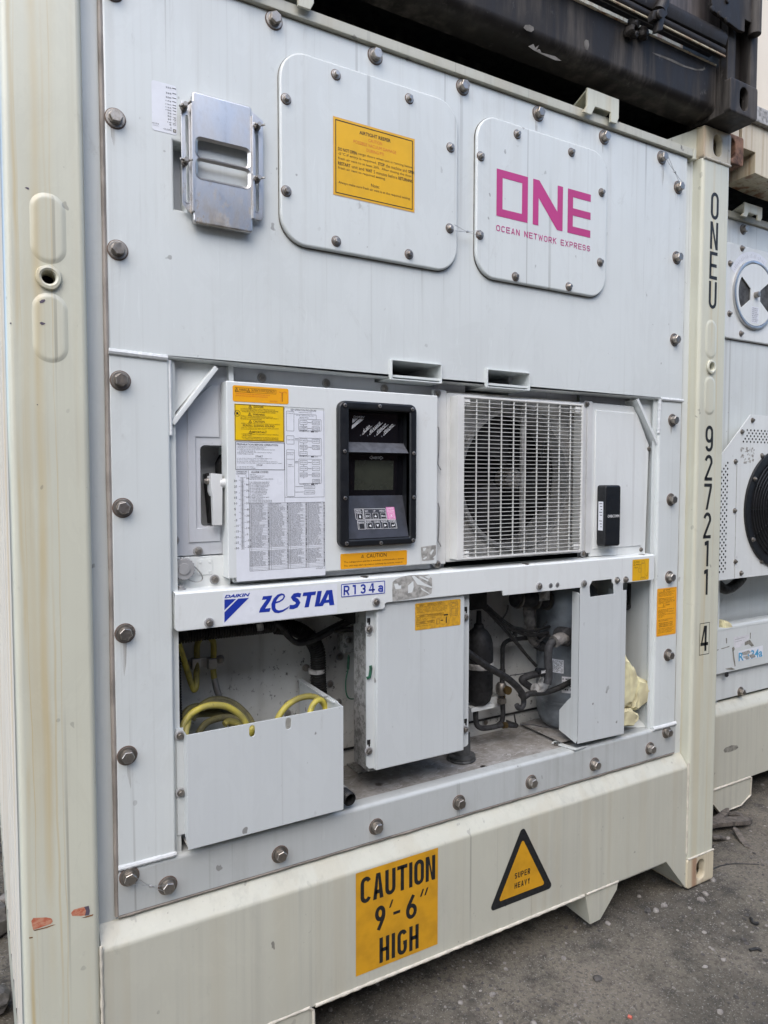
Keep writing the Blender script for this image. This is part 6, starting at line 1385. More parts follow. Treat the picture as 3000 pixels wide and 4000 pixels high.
MB().box(.3475, .362, .043, .047, .935, .972, 'lower_paint_shaded').box(.3475, .362, .043, .047, .765, .795, 'lower_paint_shaded').make('basket_tab', u)
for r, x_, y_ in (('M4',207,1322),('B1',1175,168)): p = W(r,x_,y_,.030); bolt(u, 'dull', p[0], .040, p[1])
MB().add([(.792,.002,.677),(.792,.30,.66),(.792,.30,.962),(.792,.040,.972),(.792,.002,.968),(.789,.002,.677),(.789,.30,.66),(.789,.30,.962),(.789,.040,.972),(.789,.002,.968)], [(0,1,2,3,4),(9,8,7,6,5),(2,7,8,3),(3,8,9,4),(0,5,6,1)], 'lower_paint_shaded').box(.782, .798, .04, .30, .966, .969, 'lower_paint_shaded').make('basket_side', u)
MB().box(.37, .79, .005, .30, .674, .677, 'bay_paint').make('basket_floor', u)
# ribbed drain hose end beside the basket
mb = MB(); Pd = Vector((.826,.034,.688)); dirv = Vector((-.10,.98,.05)).normalized()
L = [Pd-dirv*.012+dirv*(.0035*i) for i in range(44)]; mb.tube(L, .0200, 'rubber', 20, False, lambda i: 1.0 if i % 2 else .88); mb.tube(L[:30], .0150, 'dark_void', 20, False); mb.make('drain_hose', u)
mb = MB(); mb.tube([Pd+dirv*.026, Pd+dirv*.038], .0215, 'band_grey', 20); mb.make('hose_clip', u)
# receiver tank
TX, TYc = 1.413, .20
tank = MB().lathe([(.008,1.14),(.010,1.098),(.016,1.094),(.018,1.082),(.030,1.072),(.042,1.055),(.0490,1.03),(.0500,1.00),(.0500,.875),(.049,.855),(.042,.832),(.030,.818),(.014,.812),(.012,.80)][::-1], (TX,TYc,0), 'tank_black', 36).make('receiver_tank', u)
zb1, zb0 = W('M6',120,742,.15)[1], W('M6',120,785,.15)[1]; MB().lathe([(.0515,zb0),(.0525,zb0+.002),(.0525,zb1-.002),(.0515,zb1)], (TX,TYc,0), 'band_grey', 36).box(TX+.045, TX+.065, TYc-.003, TYc+.1, zb0+.004, zb1, 'band_grey').make('tank_band', tank)
MB().box(TX-.045, TX+.05, TYc-.02, TYc+.10, .812, .815, 'unit_bright').box(TX-.045, TX+.05, TYc-.022, TYc-.019, .800, .815, 'unit_bright').make('tank_bracket', u)
hose('copper_pipe','M6',[(108,1050),(108,1120),(120,1170),(160,1188),(230,1180),(300,1165),(400,1168)],.20,.0095,'insulation')
hose('pipe_joint','M6',[(303,1168),(328,1166)],.195,.0115,'brass'); hose('copper_pipe','M6',[(720,520,.27),(560,535,.26),(400,545),(335,560),(303,600),(300,680),(300,770)],.25,.0080,'insulation')
hose('copper_pipe','M6',[(300,770),(298,860),(300,930),(302,1020),(303,1090),(295,1140),(270,1165)],.25,.0092,'insulation')
hose('pipe_sleeve','M6',[(298,765),(298,800)],.25,.0120,'insulation')
p = W('M6',305,908,.24); mb = MB(); mb.lathe([(.012,-.024),(.019,-.016),(.021,-.004),(.021,.010),(.014,.022)], (p[0],.25,p[1]), 'bolt_dull', 16); mb.lathe([(.015,-.012),(.015,.0),(.010,.0)], (p[0]+.006,.228,p[1]), 'brass', 16, 'y'); mb.make('sight_glass', u)
hose('brass_ring','M6',[(303,955),(303,968)],.25,.0095,'brass')
a = W('M6',205,962,.27); b = W('M6',285,1025,.27); MB().box(a[0], b[0], .262, .266, b[1], a[1], 'unit_bright', .001).box(b[0]-.002, b[0]+.002, .266, .31, b[1], a[1], 'unit_bright').make('pipe_bracket', u)
p = W('M6',300,995,.235); MB().box(p[0]-.014, p[0]+.014, .228, .25, p[1]-.009, p[1]+.010, 'bolt_dull', .003).make('pipe_clamp', u)
# cables crossing the bay
hose('thick_cable','M6',[(20,625),(60,650),(200,750),(330,825),(400,885),(440,935),(455,975)],.11,.0120)
hose('thick_cable','M6',[(455,965),(500,940),(600,932),(680,908),(760,870),(830,835)],.11,.0105)
hose('cable_end','M6',[(430,945),(450,975),(452,1010),(440,1038),(415,1042),(402,1020)],.12,.0095,'insulation')
MB().bm(rock_mesh(.017, 81, .8, 2), 'zinc').make('foil_wrap', u, loc=W3('M6',412,1015,.112)-BASE[u.name])
for P, rad in (([(170,315),(300,440),(420,500),(520,520),(630,500)],.006),([(180,300),(330,430),(470,490),(640,455)],.005),([(200,330),(310,450),(430,470),(560,520),(640,520)],.0045),([(290,420),(330,350),(340,300)],.003),([(160,320),(290,430),(380,540),(480,670),(545,740)],.0055),([(180,340),(300,470),(430,620),(540,745)],.003),([(610,520),(570,560),(545,560)],.004),([(380,505),(400,520)],.006),([(620,420),(560,490),(490,525)],.003)):
    hose('black_cable','M6',P,.17,rad,n=7)
hose('thin_wire','M6',[(355,808),(450,795),(545,772),(620,758),(660,750)],.10,.0018,'insulation',n=6); hose('thin_wire','M6',[(430,1160),(520,1165),(600,1180),(720,1192)],.13,.0018,'insulation',n=6)
hose('thin_wire','M6',[(395,1160),(385,1090),(400,1165)],.15,.0025,'rubber',n=6); hose('thin_wire','M6',[(330,1135),(400,1160),(410,1172)],.16,.004,'rubber',n=6)
# ---- compressor
CX, CYc, CR = 1.832, .205, .112
comp = MB().lathe([(.03,.668),(.075,.672),(.098,.690),(.108,.715),(.112,.76),(.1125,.770),(.116,.772),(.116,.778),(.112,.782),(.112,1.02),(.114,1.06),(.1145,1.10),(.114,1.14),(.100,1.19),(.07,1.215),(.02,1.225)], (CX,CYc,0), 'compressor_grey', 48).make('compressor', u)
MB().plate([(CX-.14,CYc-.12),(CX+.14,CYc-.12),(CX+.14,CYc+.10),(CX-.14,CYc+.10)], ZO+.010, ZO+.014, 'bay_floor', ax='z', bev=0).make('compressor_base', comp)
def curved(name, x0, y0, x1, y1, m, fine=8, title=None):
    """label wrapped on the compressor's cylinder"""
    rad = CR+.0006
    def ang_(r, x_, y_):
        d = ray(r,x_,y_); ox, oy = CAM.x-CX, CAM.y-CYc; A = d.x**2+d.y**2; Bq = 2*(ox*d.x+oy*d.y); C_ = ox*ox+oy*oy-rad*rad; D_ = Bq*Bq-4*A*C_
        t_ = (-Bq-sqrt(max(0,D_)))/(2*A); p = CAM+d*t_; return math.atan2(p.y-CYc, p.x-CX), p.z
    a0, zt_ = ang_('M6',x0,y0); a1, zb_ = ang_('M6',x1,y1); n_ = 10; mb = MB(); rr = random.Random(9)
    def pa(f, z, e=0): t_ = a0+(a1-a0)*f; return (CX+(rad+e)*cos(t_), CYc+(rad+e)*sin(t_), z)
    for i in range(n_): mb.quad([pa(i/n_,zt_),pa((i+1)/n_,zt_),pa((i+1)/n_,zb_),pa(i/n_,zb_)], m)
    for i in range(fine):
        z = zt_-(zt_-zb_)*(.10+.85*i/fine); h = (zt_-zb_)/fine*.38; f = .07
        while f < .9:
            w = rr.uniform(.04,.16)
            if rr.random() < .75: mb.quad([pa(f,z,.0006),pa(min(.93,f+w),z,.0006),pa(min(.93,f+w),z-h,.0006),pa(f,z-h,.0006)], 'print_dim')
            f += w+.05
    mb.make(name, comp, smooth=0)
curved('rating_plate', 655, 686, 740, 795, 'sticker_white', 12); curved('notice_label', 728, 815, 800, 938, 'paper', 4)
mb = MB(); p = W3('M6',738,532,.092); mb.lathe([(.030,.035),(.034,.0),(.033,-.010),(.024,-.016)], (p.x+.012,p.y,p.z), 'insulation', 24, 'y'); mb.make('terminal_boot', comp)
hose('discharge_pipe','M6',[(750,540,.10),(710,545,.075),(672,565,.07)],.08,.0215,'pipe_tape')
hose('discharge_pipe','M6',[(690,552),(655,572),(634,610),(628,680),(632,760),(630,830),(622,870)],.075,.0140,'insulation',n=14)
mb = MB().bm(rock_mesh(.035, 91, .8, 3), 'pipe_tape'); mb.make('pipe_wrap', u, loc=W3('M6',585,880,.11)-BASE[u.name]); MB().bm(rock_mesh(.022, 92, .8, 3), 'zinc').make('foil_wrap', u, loc=W3('M6',590,748,.10)-BASE[u.name])
hose('wrapped_pipe','M6',[(610,835),(590,880),(560,910),(530,905)],.12,.020,'band_grey')
hose('suction_pipe','M6',[(530,910),(470,870),(440,840),(470,820),(540,800),(600,790)],.17,.0125,'insulation',n=12)
hose('suction_pipe','M6',[(480,300),(492,380),(500,440),(505,500),(525,560),(570,590),(630,595)],.22,.017,'pipe_tape',n=14); hose('suction_pipe','M6',[(545,580),(580,597),(640,597)],.215,.0185,'insulation',n=14)
hose('pipe_wrap','M6',[(490,330),(495,400),(500,440)],.215,.0215,'pipe_tape',n=12)
hose('header_pipe','M6',[(385,255),(500,258),(620,268),(690,275)],.20,.030,'insulation',n=18)
for x_ in (405,530,612,660): hose('pipe_collar','M6',[(x_,256+(x_-385)*.06),(x_+10,257+(x_-385)*.06)],.195,.0345,'bolt_dull',n=18)
a = W('M6',570,205,.12); b = W('M6',640,265,.12); MB().box(a[0],b[0],.12,.123,b[1],a[1]+.03,'band_grey').make('bracket_tab', u); p = W('M6',602,235,.11); bolt(u, 'small', p[0], .12, p[1])
mb = MB(); a = W3('M6',550,762,.085); b = W3('M6',632,800,.085); mb.plate([(a.x,a.z+.004),(a.x,a.z-.016),(b.x,b.z-.004),(b.x,b.z+.022)], .075, .085, 'black_frame', bev=.002); mb.text('DAIKIN', W('M6',580,774,.0745), W('M6',620,788,.0745), .0745, 'print_white', .02, .2); mb.make('seal_tag', u)
MB().plate(circ(W('M6',560,772,.07)[0],W('M6',560,772,.07)[1],.008,14), .068, .08, 'black_frame', bev=.002).make('tag_button', u)
hose('u_pipe','M3',[(1262,1460),(1262,1520),(1262,1580),(1255,1606),(1238,1615),(1222,1612)],.15,.0100,'rubber')
# ---- guard panel
GXa, GXb = 1.7055, 1.9345
tabs = lambda r, x_, y_: W(r, x_, y_, .02)
t0, t1 = W('M6',862,200,.02)[0], W('M6',928,200,.02)[0]; t2, t3 = W('M6',1100,180,.02)[0], W('M6',1168,180,.02)[0]
gp_ = MB().plate([(GXa,.6795),(GXb,.6730),(GXb,1.1965),(t3,1.1965),(t3,1.224),(t2,1.224),(t2,1.212),(t2+.003,1.188),(t1+.004,1.186),(t1,1.212),(t1,1.224),(t0,1.224),(t0,1.205),(t0-.004,1.1985),(GXa,1.198)], .020, .0225, 'lower_paint_shaded', bev=.0008)
gp_.plate([(.0205,.700),(.0205,1.196),(.030,1.205),(.056,1.205),(.056,.832),(.073,.816),(.111,.772),(.111,.700),(.03,.678)], GXa, GXa+.0025, 'lower_paint_shaded', ax='x').plate([(.021,.675),(.021,1.19),(.10,1.19),(.10,.675)], GXb-.0025, GXb, 'lower_paint_shaded', ax='x')
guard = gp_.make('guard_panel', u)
a = Wz('M6',680,1290,ZO+.006); MB().add([(1.672,.112,ZO+.006),(1.693,.118,ZO+.006),(1.712,.034,ZO+.006),(1.760,.030,ZO+.006),(1.7,.024,ZO+.006),(1.672,.112,ZO+.002),(1.693,.118,ZO+.002),(1.712,.034,ZO+.002),(1.760,.030,ZO+.002),(1.7,.024,ZO+.002)], [(0,1,2,3,4),(9,8,7,6,5),(0,4,9,5),(4,3,8,9),(3,2,7,8),(2,1,6,7),(1,0,5,6)], 'unit_paint').make('guard_foot', guard); bolt(guard, 'small', 1.684, .098, ZO+.006, (pi/2,0,0))

# ================================================================== yellow power cable lying in the basket and clipped to the wall
pc = thing('power_cable', (.58,.15,.68), 'dirty yellow power cable coiled in the open basket and looped over the wall clips', 'cable')
def cab(name, pts, rad, m, n=12): MB().tube(spline([W3('M4',p[0],p[1],p[2]) for p in pts], 8), rad, m, n).make(name, pc)
R0 = .0088
cab('cable_run', [(160,480,.16),(185,600,.18),(225,720,.20),(262,840,.22),(292,930,.225),(310,965,.225),(325,930,.23),(328,830,.25),(330,730,.26),(330,650,.262),(345,590,.262),(400,552,.262),(450,590,.262),(458,660,.262),(455,740,.262),(455,820,.26),(462,880,.255)], .0085, 'cable_yellow')
cab('cable_sleeve', [(462,880,.25),(480,960,.245),(505,1030,.24),(520,1100,.23)], .0092, 'zinc')
for x_ in (328, 452):
    a = W('M4',x_,770,.25); MB().box(a[0]-.012, a[0]+.012, .250, .272, a[1]-.016, a[1]+.016, 'zinc', .003).make('cable_clip', pc)
cab('cable_loop', [(212,1330,.06),(225,1240,.07),(275,1160,.08),(360,1105,.085),(450,1083,.09),(550,1092,.095),(630,1135,.10),(685,1190,.10),(712,1260,.10),(715,1340,.10)], R0, 'cable_yellow')
cab('cable_loop', [(240,1360,.05),(245,1290,.06),(262,1200,.085)], R0, 'cable_yellow')
cab('cable_loop', [(290,1190,.18),(350,1100,.19),(430,1048,.20),(520,1040,.20),(600,1065,.20),(670,1115,.19),(730,1185,.18),(765,1260,.17)], R0*1.08, 'cable_dirty')
cab('cable_loop', [(200,1240,.21),(250,1130,.22),(330,1090,.23),(440,1110,.24),(560,1140,.24),(680,1170,.22),(760,1230,.20)], R0*1.05, 'cable_dirty')
cab('cable_loop', [(330,1320,.14),(390,1230,.15),(470,1190,.16),(560,1175,.17),(640,1190,.17),(720,1230,.16)], R0*1.05, 'cable_dirty')
cab('cable_loop', [(190,1300,.20),(220,1200,.21),(290,1160,.22),(400,1150,.23),(500,1155,.23),(560,1200,.2),(620,1250,.18)], R0, 'cable_dirty')
cab('cable_loop', [(260,1200,.16),(320,1120,.17),(420,1075,.18),(520,1065,.18),(620,1105,.17),(700,1180,.16),(740,1260,.15)], R0, 'cable_dirty')
cab('cable_loop', [(540,1230,.13),(570,1205,.135),(640,1225,.13),(690,1270,.12)], R0, 'cable_yellow')
cab('cable_loop', [(180,1230,.24),(230,1160,.25),(300,1120,.255)], R0, 'cable_dirty')
cab('cable_loop', [(930,1230,.07),(965,1150,.09),(1030,1075,.10),(1110,1030,.11),(1190,1015,.12),(1250,1030,.12),(1295,1070,.11),(1318,1130,.10),(1320,1200,.10)], R0, 'cable_yellow')
cab('cable_loop', [(1185,1170,.08),(1205,1100,.085),(1240,1050,.09),(1280,1045,.095),(1305,1085,.10),(1312,1150,.10)], R0*.95, 'cable_yellow')
cab('cable_loop', [(700,1400,.06),(740,1310,.03),(760,1260,.03),(800,1330,.04)], R0, 'cable_yellow')

# ================================================================== broken pieces of pale yellow foam
def chunk(pts, y0, y1, label, seed, group=None, place=None):
    """torn block: outline at its own distance, thick, roughened"""
    bm_ = bmesh.new(); o_ = [Vector((a_, 0, b_)) for a_, b_ in pts]; cx_ = sum(p.x for p in o_)/len(o_); cz_ = sum(p.z for p in o_)/len(o_)
    rings = []; N = 5
    for k_ in range(N+1):
        f = k_/N; s = (.74, .97, 1.0, 1.0, .93, .6)[k_]; y_ = y0+(y1-y0)*f; rings.append([bm_.verts.new((cx_+(p.x-cx_)*s, y_, cz_+(p.z-cz_)*s)) for p in o_])
    n_ = len(o_)
    for k_ in range(N):
        for i in range(n_): bm_.faces.new((rings[k_][i], rings[k_][(i+1)%n_], rings[k_+1][(i+1)%n_], rings[k_+1][i]))
    bm_.faces.new(rings[0]); bm_.faces.new(rings[-1][::-1])
    bmesh.ops.triangulate(bm_, faces=bm_.faces[:]); bmesh.ops.subdivide_edges(bm_, edges=bm_.edges[:], cuts=2, use_grid_fill=True)
    bm_.normal_update()
    for v in bm_.verts: v.co += v.normal*(.006*noise.noise(v.co*28+Vector((seed,0,0)))+.003*noise.noise(v.co*75))
    o = MB().bm(bm_, 'foam').make('foam_piece', loc=(cx_, (y0+y1)/2, min(p.z for p in o_)), label=label, cat='foam', group=group, smooth=28); return o
q_ = lambda pts, Y_: [W('M6',a_,b_,Y_) for a_,b_ in pts]
chunk(q_([(1150,650),(1192,655),(1210,700),(1255,745),(1275,800),(1283,860),(1262,930),(1245,1000),(1232,1045),(1200,1040),(1150,1060)],.040), .034, .085, 'tall pale yellow foam slab wedged upright behind the guard panel', 3)
chunk(q_([(1275,815),(1320,830),(1385,868),(1383,940),(1350,1000),(1300,1040),(1265,1070),(1235,1050),(1250,960)],.052), .048, .10, 'cracked yellow foam slab leaning to the right of the tall one', 8)
chunk(q_([(1150,1060),(1190,1050),(1240,1052),(1280,1085),(1290,1125),(1262,1150),(1240,1175),(1150,1180)],.034), .028, .08, 'rounded yellow foam lump at the bottom beside the guard panel', 5)
MB().add([(2.02,.10,ZO+.001),(2.10,.055,ZO+.001),(2.10,.30,ZO+.14),(2.02,.30,ZO+.05)], [(0,1,2,3)], 'unit_paint').make('corner_plate', u)
# ================================================================== black container stacked on top
bc = thing('black_container', (0,-.1,2.898), 'soot-black weathered container stacked on top of the near white one', 'container')
bz = 2.899
for x in (.0, 2.274): casting(x, bz, -.104, 'black_steel').make('corner_casting', bc)
prof = [(-.046,3.078),(-.046,2.945)]+[(-.046+.030*(1-cos(t*.26)), 2.945-.030*sin(t*.26)) for t in range(1,6)]+[(-.012,2.912),(.06,2.910),(.06,3.078)]
MB().plate(prof, 2.274, .162, 'black_steel', ax='x').make('bottom_beam', bc)
bead([(.17,-.047,3.080),(2.27,-.047,3.080)], .0035, 'cream_rusty', 21, .02).make('beam_edge', bc)
mb = MB()
for x0, x1, ya, yb in ((.163,.18,0,0),): pass
MB().box(.02, 2.42, .06, 12, 3.03, 3.06, 'black_matte').make('floor_deck', bc)
for i in range(14):
    y = .30+.42*i; MB().box(.05, 2.39, y, y+.05, 2.93, 3.03, 'black_steel').make('cross_member', bc)
for x in (.0, 2.40): MB().box(x, x+.038, .08, 12, 2.92, 3.06, 'black_steel').make('side_rail', bc)
# posts
for x, mir in ((.0, False), (2.278, True)):
    mb = MB(); mb.box(x, x+.16, -.055, .10, 3.016, 5.2, 'black_steel'); 
    mb.box(x+.004 if mir else x+.112, x+.050 if mir else x+.156, -.085, -.054, 3.016, 5.2, 'black_steel', .004); mb.box(x+.118 if mir else x, x+.16 if mir else x+.042, -.098, -.054, 3.016, 5.2, 'black_steel', .005)
    mb.make('corner_post', bc)
# door leaf, its bottom seal, hinge, cam and keeper
dl = MB().plate([(.18,3.12),(2.268,3.12),(2.268,5.1),(.18,5.1)], -.060, -.020, 'black_door').make('door_leaf', bc)
MB().tube([(.18,-.075,3.125),(2.262,-.075,3.105)], .016, 'black_steel', 12).make('door_seal', dl)
MB().plate([(-.090,3.125),(-.098,3.150),(-.090,3.172),(-.062,3.180),(-.062,3.110)], 2.262, .18, 'black_steel', ax='x').make('seal_channel', dl)
MB().tube([(.18,-.088,3.108),(2.262,-.088,3.088)], .0035, 'cream_rusty', 6).make('seal_edge', dl)
MB().plate([(2.148,3.40),(2.148,3.222),(2.166,3.198),(2.30,3.178),(2.335,3.182),(2.335,3.40)], -.112, -.100, 'black_steel', bev=.002).make('hinge_leaf', bc)
for x_, y_ in ((1300,55),(1350,90),(1395,128),(1400,2)): p = W('T3',x_,y_,-.116); MB().plate(circ(p[0],p[1],.010,14), -.118, -.111, 'black_steel', bev=.003).make('rivet', bc)
mb = MB(); mb.tube([(2.395,-.110,3.19),(2.395,-.110,3.40)], .022, 'black_steel', 14); mb.box(2.33, 2.42, -.112, -.09, 3.225, 3.40, 'black_steel', .003); mb.make('hinge_barrel', bc)
P = [W3('T3',x_,y_,-.10) for x_,y_ in ((985,-60),(970,40),(952,80))]; MB().tube(P, .022, 'black_steel', 12).make('lock_rod', dl)
mb = MB(); a = W('T3',945,110,-.10); mb.plate([W('T3',895,110,-.11),W('T3',905,75,-.11),W('T3',985,58,-.11),W('T3',995,100,-.11),W('T3',975,125,-.11),W('T3',962,205,-.11),W('T3',925,212,-.11),W('T3',935,135,-.11),W('T3',900,135,-.11)], -.12, -.10, 'black_steel', bev=.004); p = W('T3',950,98,-.12); mb.lathe([(.006,.004),(.013,.0),(.015,-.006),(.011,-.010)], (p[0],-.12,p[1]), 'black_steel', 14, 'y'); mb.make('lock_cam', dl)
mb = MB()
for x_, y_, r in ((785,155,.026),(760,205,.028),(850,215,.026),(785,225,.020)): p = W3('T3',x_,y_,-.06); b_ = rock_mesh(r*.8, int(x_), .9, 3); mb.bm(b_, 'black_steel', Matrix.Translation(p))
mb.make('cam_keeper', bc)
# scars on the beam
flat('pale_scar', (.15,.14,.125), .8, var=.2, scale=30)
def scar(pts, Yq=-.0468): MB().poly([W('T3',a_,b_,Yq) for a_,b_ in pts], Yq, 'pale_scar').make('paint_scar', bc, smooth=0)
scar([(905,338),(940,348),(1040,385),(1120,425),(1200,448),(1240,445),(1245,430),(1252,448),(1235,458),(1190,456),(1100,430),(1020,392),(930,355)])
scar([(75,180),(85,162),(115,160),(140,175),(142,195),(125,208),(95,198)]); scar([(468,270),(478,256),(495,262),(500,290),(492,325),(478,322),(468,295)])
scar([(105,300),(140,285),(150,310),(175,292),(160,322),(180,318),(190,340),(280,365),(320,395),(280,390),(200,355),(140,325)], -.0472)
# ================================================================== neighbouring container on the right
NX, NY = 2.583, .30
ncx = thing('reefer_container', (NX,NY,0), 'stained cream refrigerated container standing just behind the near one on the right', 'container')
for x, mir in ((NX, False), (NX+2.278, True)): post_left(None, x, NY, 'cream_paint', mir).make('corner_post', ncx)
for x in (NX, NX+2.276):
    for z in (0, 2.778): casting(x, z, NY-.002, 'cream_rusty').make('corner_casting', ncx)
sp2 = [(NY+a_-.0, b_) for a_, b_ in ((.004,.142),(.004,.478),(.008,.490),(.018,.502),(.040,.528),(.052,.532),(.052,.50),(.30,.50),(.30,.142))]
MB().plate(sp2, NX+2.2755, NX+.1625, 'sill_paint', ax='x').make('bottom_sill', ncx)
bead([(NX+.17,NY+.003,.1395),(3.155,NY+.003,.1395)], .005, 'weld_cream', 30, .012).make('weld_bead', ncx)
MB().plate([(2.76,.139),(2.76,.075),(2.861,.076),(2.885,.060),(2.925,.015),(3.085,.016),(3.105,.022),(3.15,.035),(3.162,.055),(3.162,.139)], NY+.004, NY+.02, 'sill_paint', bev=.002).make('sill_leg', ncx)
bead([(2.87,NY+.002,.075),(2.93,NY+.002,.014),(3.085,NY+.002,.016),(3.16,NY+.002,.05),(3.164,NY+.002,.139)], .003, 'weld_cream', 31, .012).make('weld_bead', ncx)
MB().box(NX+.15, NX+2.29, NY+.018, NY+.05, 2.779, 2.808, 'sill_paint', .003).make('header_rail', ncx)
MB().box(NX+.02, NX+2.42, NY+.05, 12, 2.78, 2.80, 'cream_paint').make('roof', ncx)
for xa, xb in ((NX,NX+.03),(NX+2.40,NX+2.438)): MB().box(xa, xb, NY+.17, 12.3, .02, 2.8, 'cream_paint').make('side_wall', ncx)
MB().box(NX+.03, NX+2.4, 12.2, 12.3, .1, 2.8, 'cream_paint').make('rear_end', ncx)
for xa, xb in ((NX+.158,NX+.36),(NX+2.09,NX+2.282)): MB().box(xa, xb, NY+.044, NY+.05, .5, 2.8, 'unit_paint').make('face_plate', ncx)
lash(ncx, 2.941, 3.075, 2.772, 2.835, NY-.03, 'cream_paint', NY+.10)
def smear(r, pts, m, Yq, par, nm='stain'): MB().poly([W(r,a_,b_,Yq) for a_,b_ in pts], Yq, m).make(nm, par, smooth=0)
flat('stain_grey', (.27,.26,.22), .7, var=.25, scale=60); flat('stain_brown', (.34,.29,.20), .7, var=.2, scale=40)
smear('R3', [(722,1395),(735,1375),(790,1352),(840,1352),(850,1372),(830,1390),(770,1412),(730,1415)], 'stain_grey', NY+.0034, ncx)
# its machinery
nu = thing('refrigeration_unit', (NX+1.22, NY+.03, .54), 'weathered white refrigeration unit with round air vent and round black fan guard at right', 'refrigeration unit')
NF = NY+.031; NA, NB_ = NX+.206, NX+2.232
MB().plate([(NA,1.70),(NB_,1.70),(NB_,2.779),(NA,2.779)], NF, NF+.05, 'unit_paint', bev=.004).make('upper_panel', nu)
MB().plate([(NA,.70),(NA+.045,.70),(NA+.045,1.70),(NA,1.70)], NF, NF+.05, 'unit_paint').make('side_column', nu)
MB().plate([(NA,.545),(NB_,.545),(NB_,.70),(NA,.70)], NF, NF+.06, 'unit_paint', bev=.006).make('bottom_beam', nu)
MB().box(NA, NB_, NF+.13, NF+.14, .6, 1.2, 'unit_paint').make('back_wall', nu)
MB().box(NA, NB_, NF+.02, NF+.13, .69, .6985, 'bay_floor').make('bay_floor', nu)
MB().box(NA-.002, NB_, NF+.0, NF+.125, 1.15, 1.60, 'black_matte').make('bay_ceiling', nu)
rr_ = MB().plate([(NA+.0,.683),(3.9,.683),(3.9,.884),(NA+.0,.884)], NF-.020, NF-.016, 'unit_paint', bev=.001); rr_.box(NA, 3.9, NF-.019, NF+.10, .880, .884, 'unit_paint'); rr_ = rr_.make('front_rail', nu)
for x, z in ((3.028,2.747),): bolt(nu, 'big', x, NF, z)
p = W('R3',893,895,NF-.015); bolt(nu, 'big', p[0], NF, p[1])
for i in range(1,5): bolt(nu, 'big', 3.028+.297*i, NF, 2.747)
# vent cover
vcy = NF-.013
vc = MB().plate(rrect(2.856,2.236,3.36,2.668,.06,8), vcy, NF-.001, 'unit_bright', bev=.005, seg=3).make('vent_cover', nu)
MB().plate(rrect(2.853,2.233,3.363,2.671,.06,8), NF-.002, NF+.001, 'gasket_brown').make('gasket', nu)
for x, z in ((3.004,2.653),(2.918,2.572),(2.922,2.347),(3.012,2.266)): bolt(vc, 'mid', x, vcy, z)
vcx, vcz, vr = 3.098, 2.451, .152
MB().plate(circ(vcx,vcz,vr,48), vcy-.004, vcy+.002, 'dark_rubber').make('vent_back', vc)
mb = MB(); R_o = circ(vcx,vcz,vr+.006,48); mb.plate(R_o, vcy-.012, vcy, 'stainless', holes=[circ(vcx,vcz,vr-.008,48)], bev=.003); mb.make('vent_ring', vc)
def fan_sh(a0, a1, r0, r1, n_=12): return [(vcx+r0*cos(radians(a0)), vcz+r0*sin(radians(a0)))]+[(vcx+r1*cos(radians(a0+(a1-a0)*i/n_)), vcz+r1*sin(radians(a0+(a1-a0)*i/n_))) for i in range(n_+1)]+[(vcx+r0*cos(radians(a1)), vcz+r0*sin(radians(a1)))]
disc_holes = [fan_sh(146,214,.045,.128), fan_sh(-34,34,.045,.128)]
MB().plate(circ(vcx,vcz,.142,48), vcy-.011, vcy-.007, 'unit_bright', holes=disc_holes).make('vent_disc', vc)
MB().plate(circ(vcx,vcz,.014,12), vcy-.030, vcy-.011, 'bolt_dull', bev=.003).make('vent_knob', vc)
Yq = vcy-.0116; mb = MB(); a = (vcx-.028, vcz-.055); b = (vcx+.028, vcz-.130); mb.rect(a,b,Yq,'sticker_white'); Yt = Yq-.0004
for i in range(8): body('AIR VENT EXCHANGE SETTING'[:24-i%3*3], .06, .94-.1*(i%3), .06+i*.115, .07, 'print_dim')
mb.make('vent_label', vc, smooth=0)
mb = MB(); Yq = vcy-.0006; n_ = 16; r0, r1 = .163, .200; a0, a1 = 150, 60
V = [(vcx+r_*cos(radians(a0+(a1-a0)*i/n_)), Yq, vcz+r_*sin(radians(a0+(a1-a0)*i/n_))) for r_ in (r0, r1) for i in range(n_+1)]; mb.add(V, [(i,i+1,n_+2+i,n_+1+i) for i in range(n_)], 'sticker_white')
for i in range(24):
    t_ = radians(a0-4+(a1-a0+6)*i/24); mb.line([(vcx+(r0+.008)*cos(t_), vcz+(r0+.008)*sin(t_)),(vcx+(r0+.018+.004*(i%3))*cos(t_), vcz+(r0+.018+.004*(i%3))*sin(t_))], Yq-.0004, .0009, 'print_dim')
mb.make('vent_scale', vc, smooth=0)
# perforated fan panel
PYn = NY-.05
pp = MB().plate([(2.79,1.137),(3.80,1.137),(3.80,1.886),(2.998,1.886),(2.79,1.699)], PYn, PYn+.004, 'unit_bright', bev=.001)
pp.box(2.79, 3.80, PYn+.004, NF, 1.137, 1.141, 'unit_bright').box(2.786, 2.79, PYn+.001, NF, 1.139, 1.69, 'unit_bright'); pp = pp.make('fan_panel', nu)
fx, fz, fR = 3.245, 1.452, .282
mb = MB(); mb.plate(circ(fx,fz,fR,56), PYn-.012, PYn+.001, 'black_frame', holes=[circ(fx,fz,fR-.042,56)], bev=.004)
for i in range(12): r_ = (fR-.045)-i*.018; mb.tube([(fx+r_*cos(2*pi*j/48), PYn-.016-.010*(i/12), fz+r_*sin(2*pi*j/48)) for j in range(49)], .0030, 'black_frame', 5, False)
for k_ in range(12): t_ = 2*pi*k_/12; mb.tube([(fx+.03*cos(t_), PYn-.024, fz+.03*sin(t_)),(fx+(fR-.03)*cos(t_), PYn-.010, fz+(fR-.03)*sin(t_))], .0028, 'black_frame', 5)
fg = mb.make('fan_guard', nu); MB().plate(circ(fx,fz,fR-.04,48), PYn-.002, PYn-.0005, 'dark_void').make('fan_opening', fg)
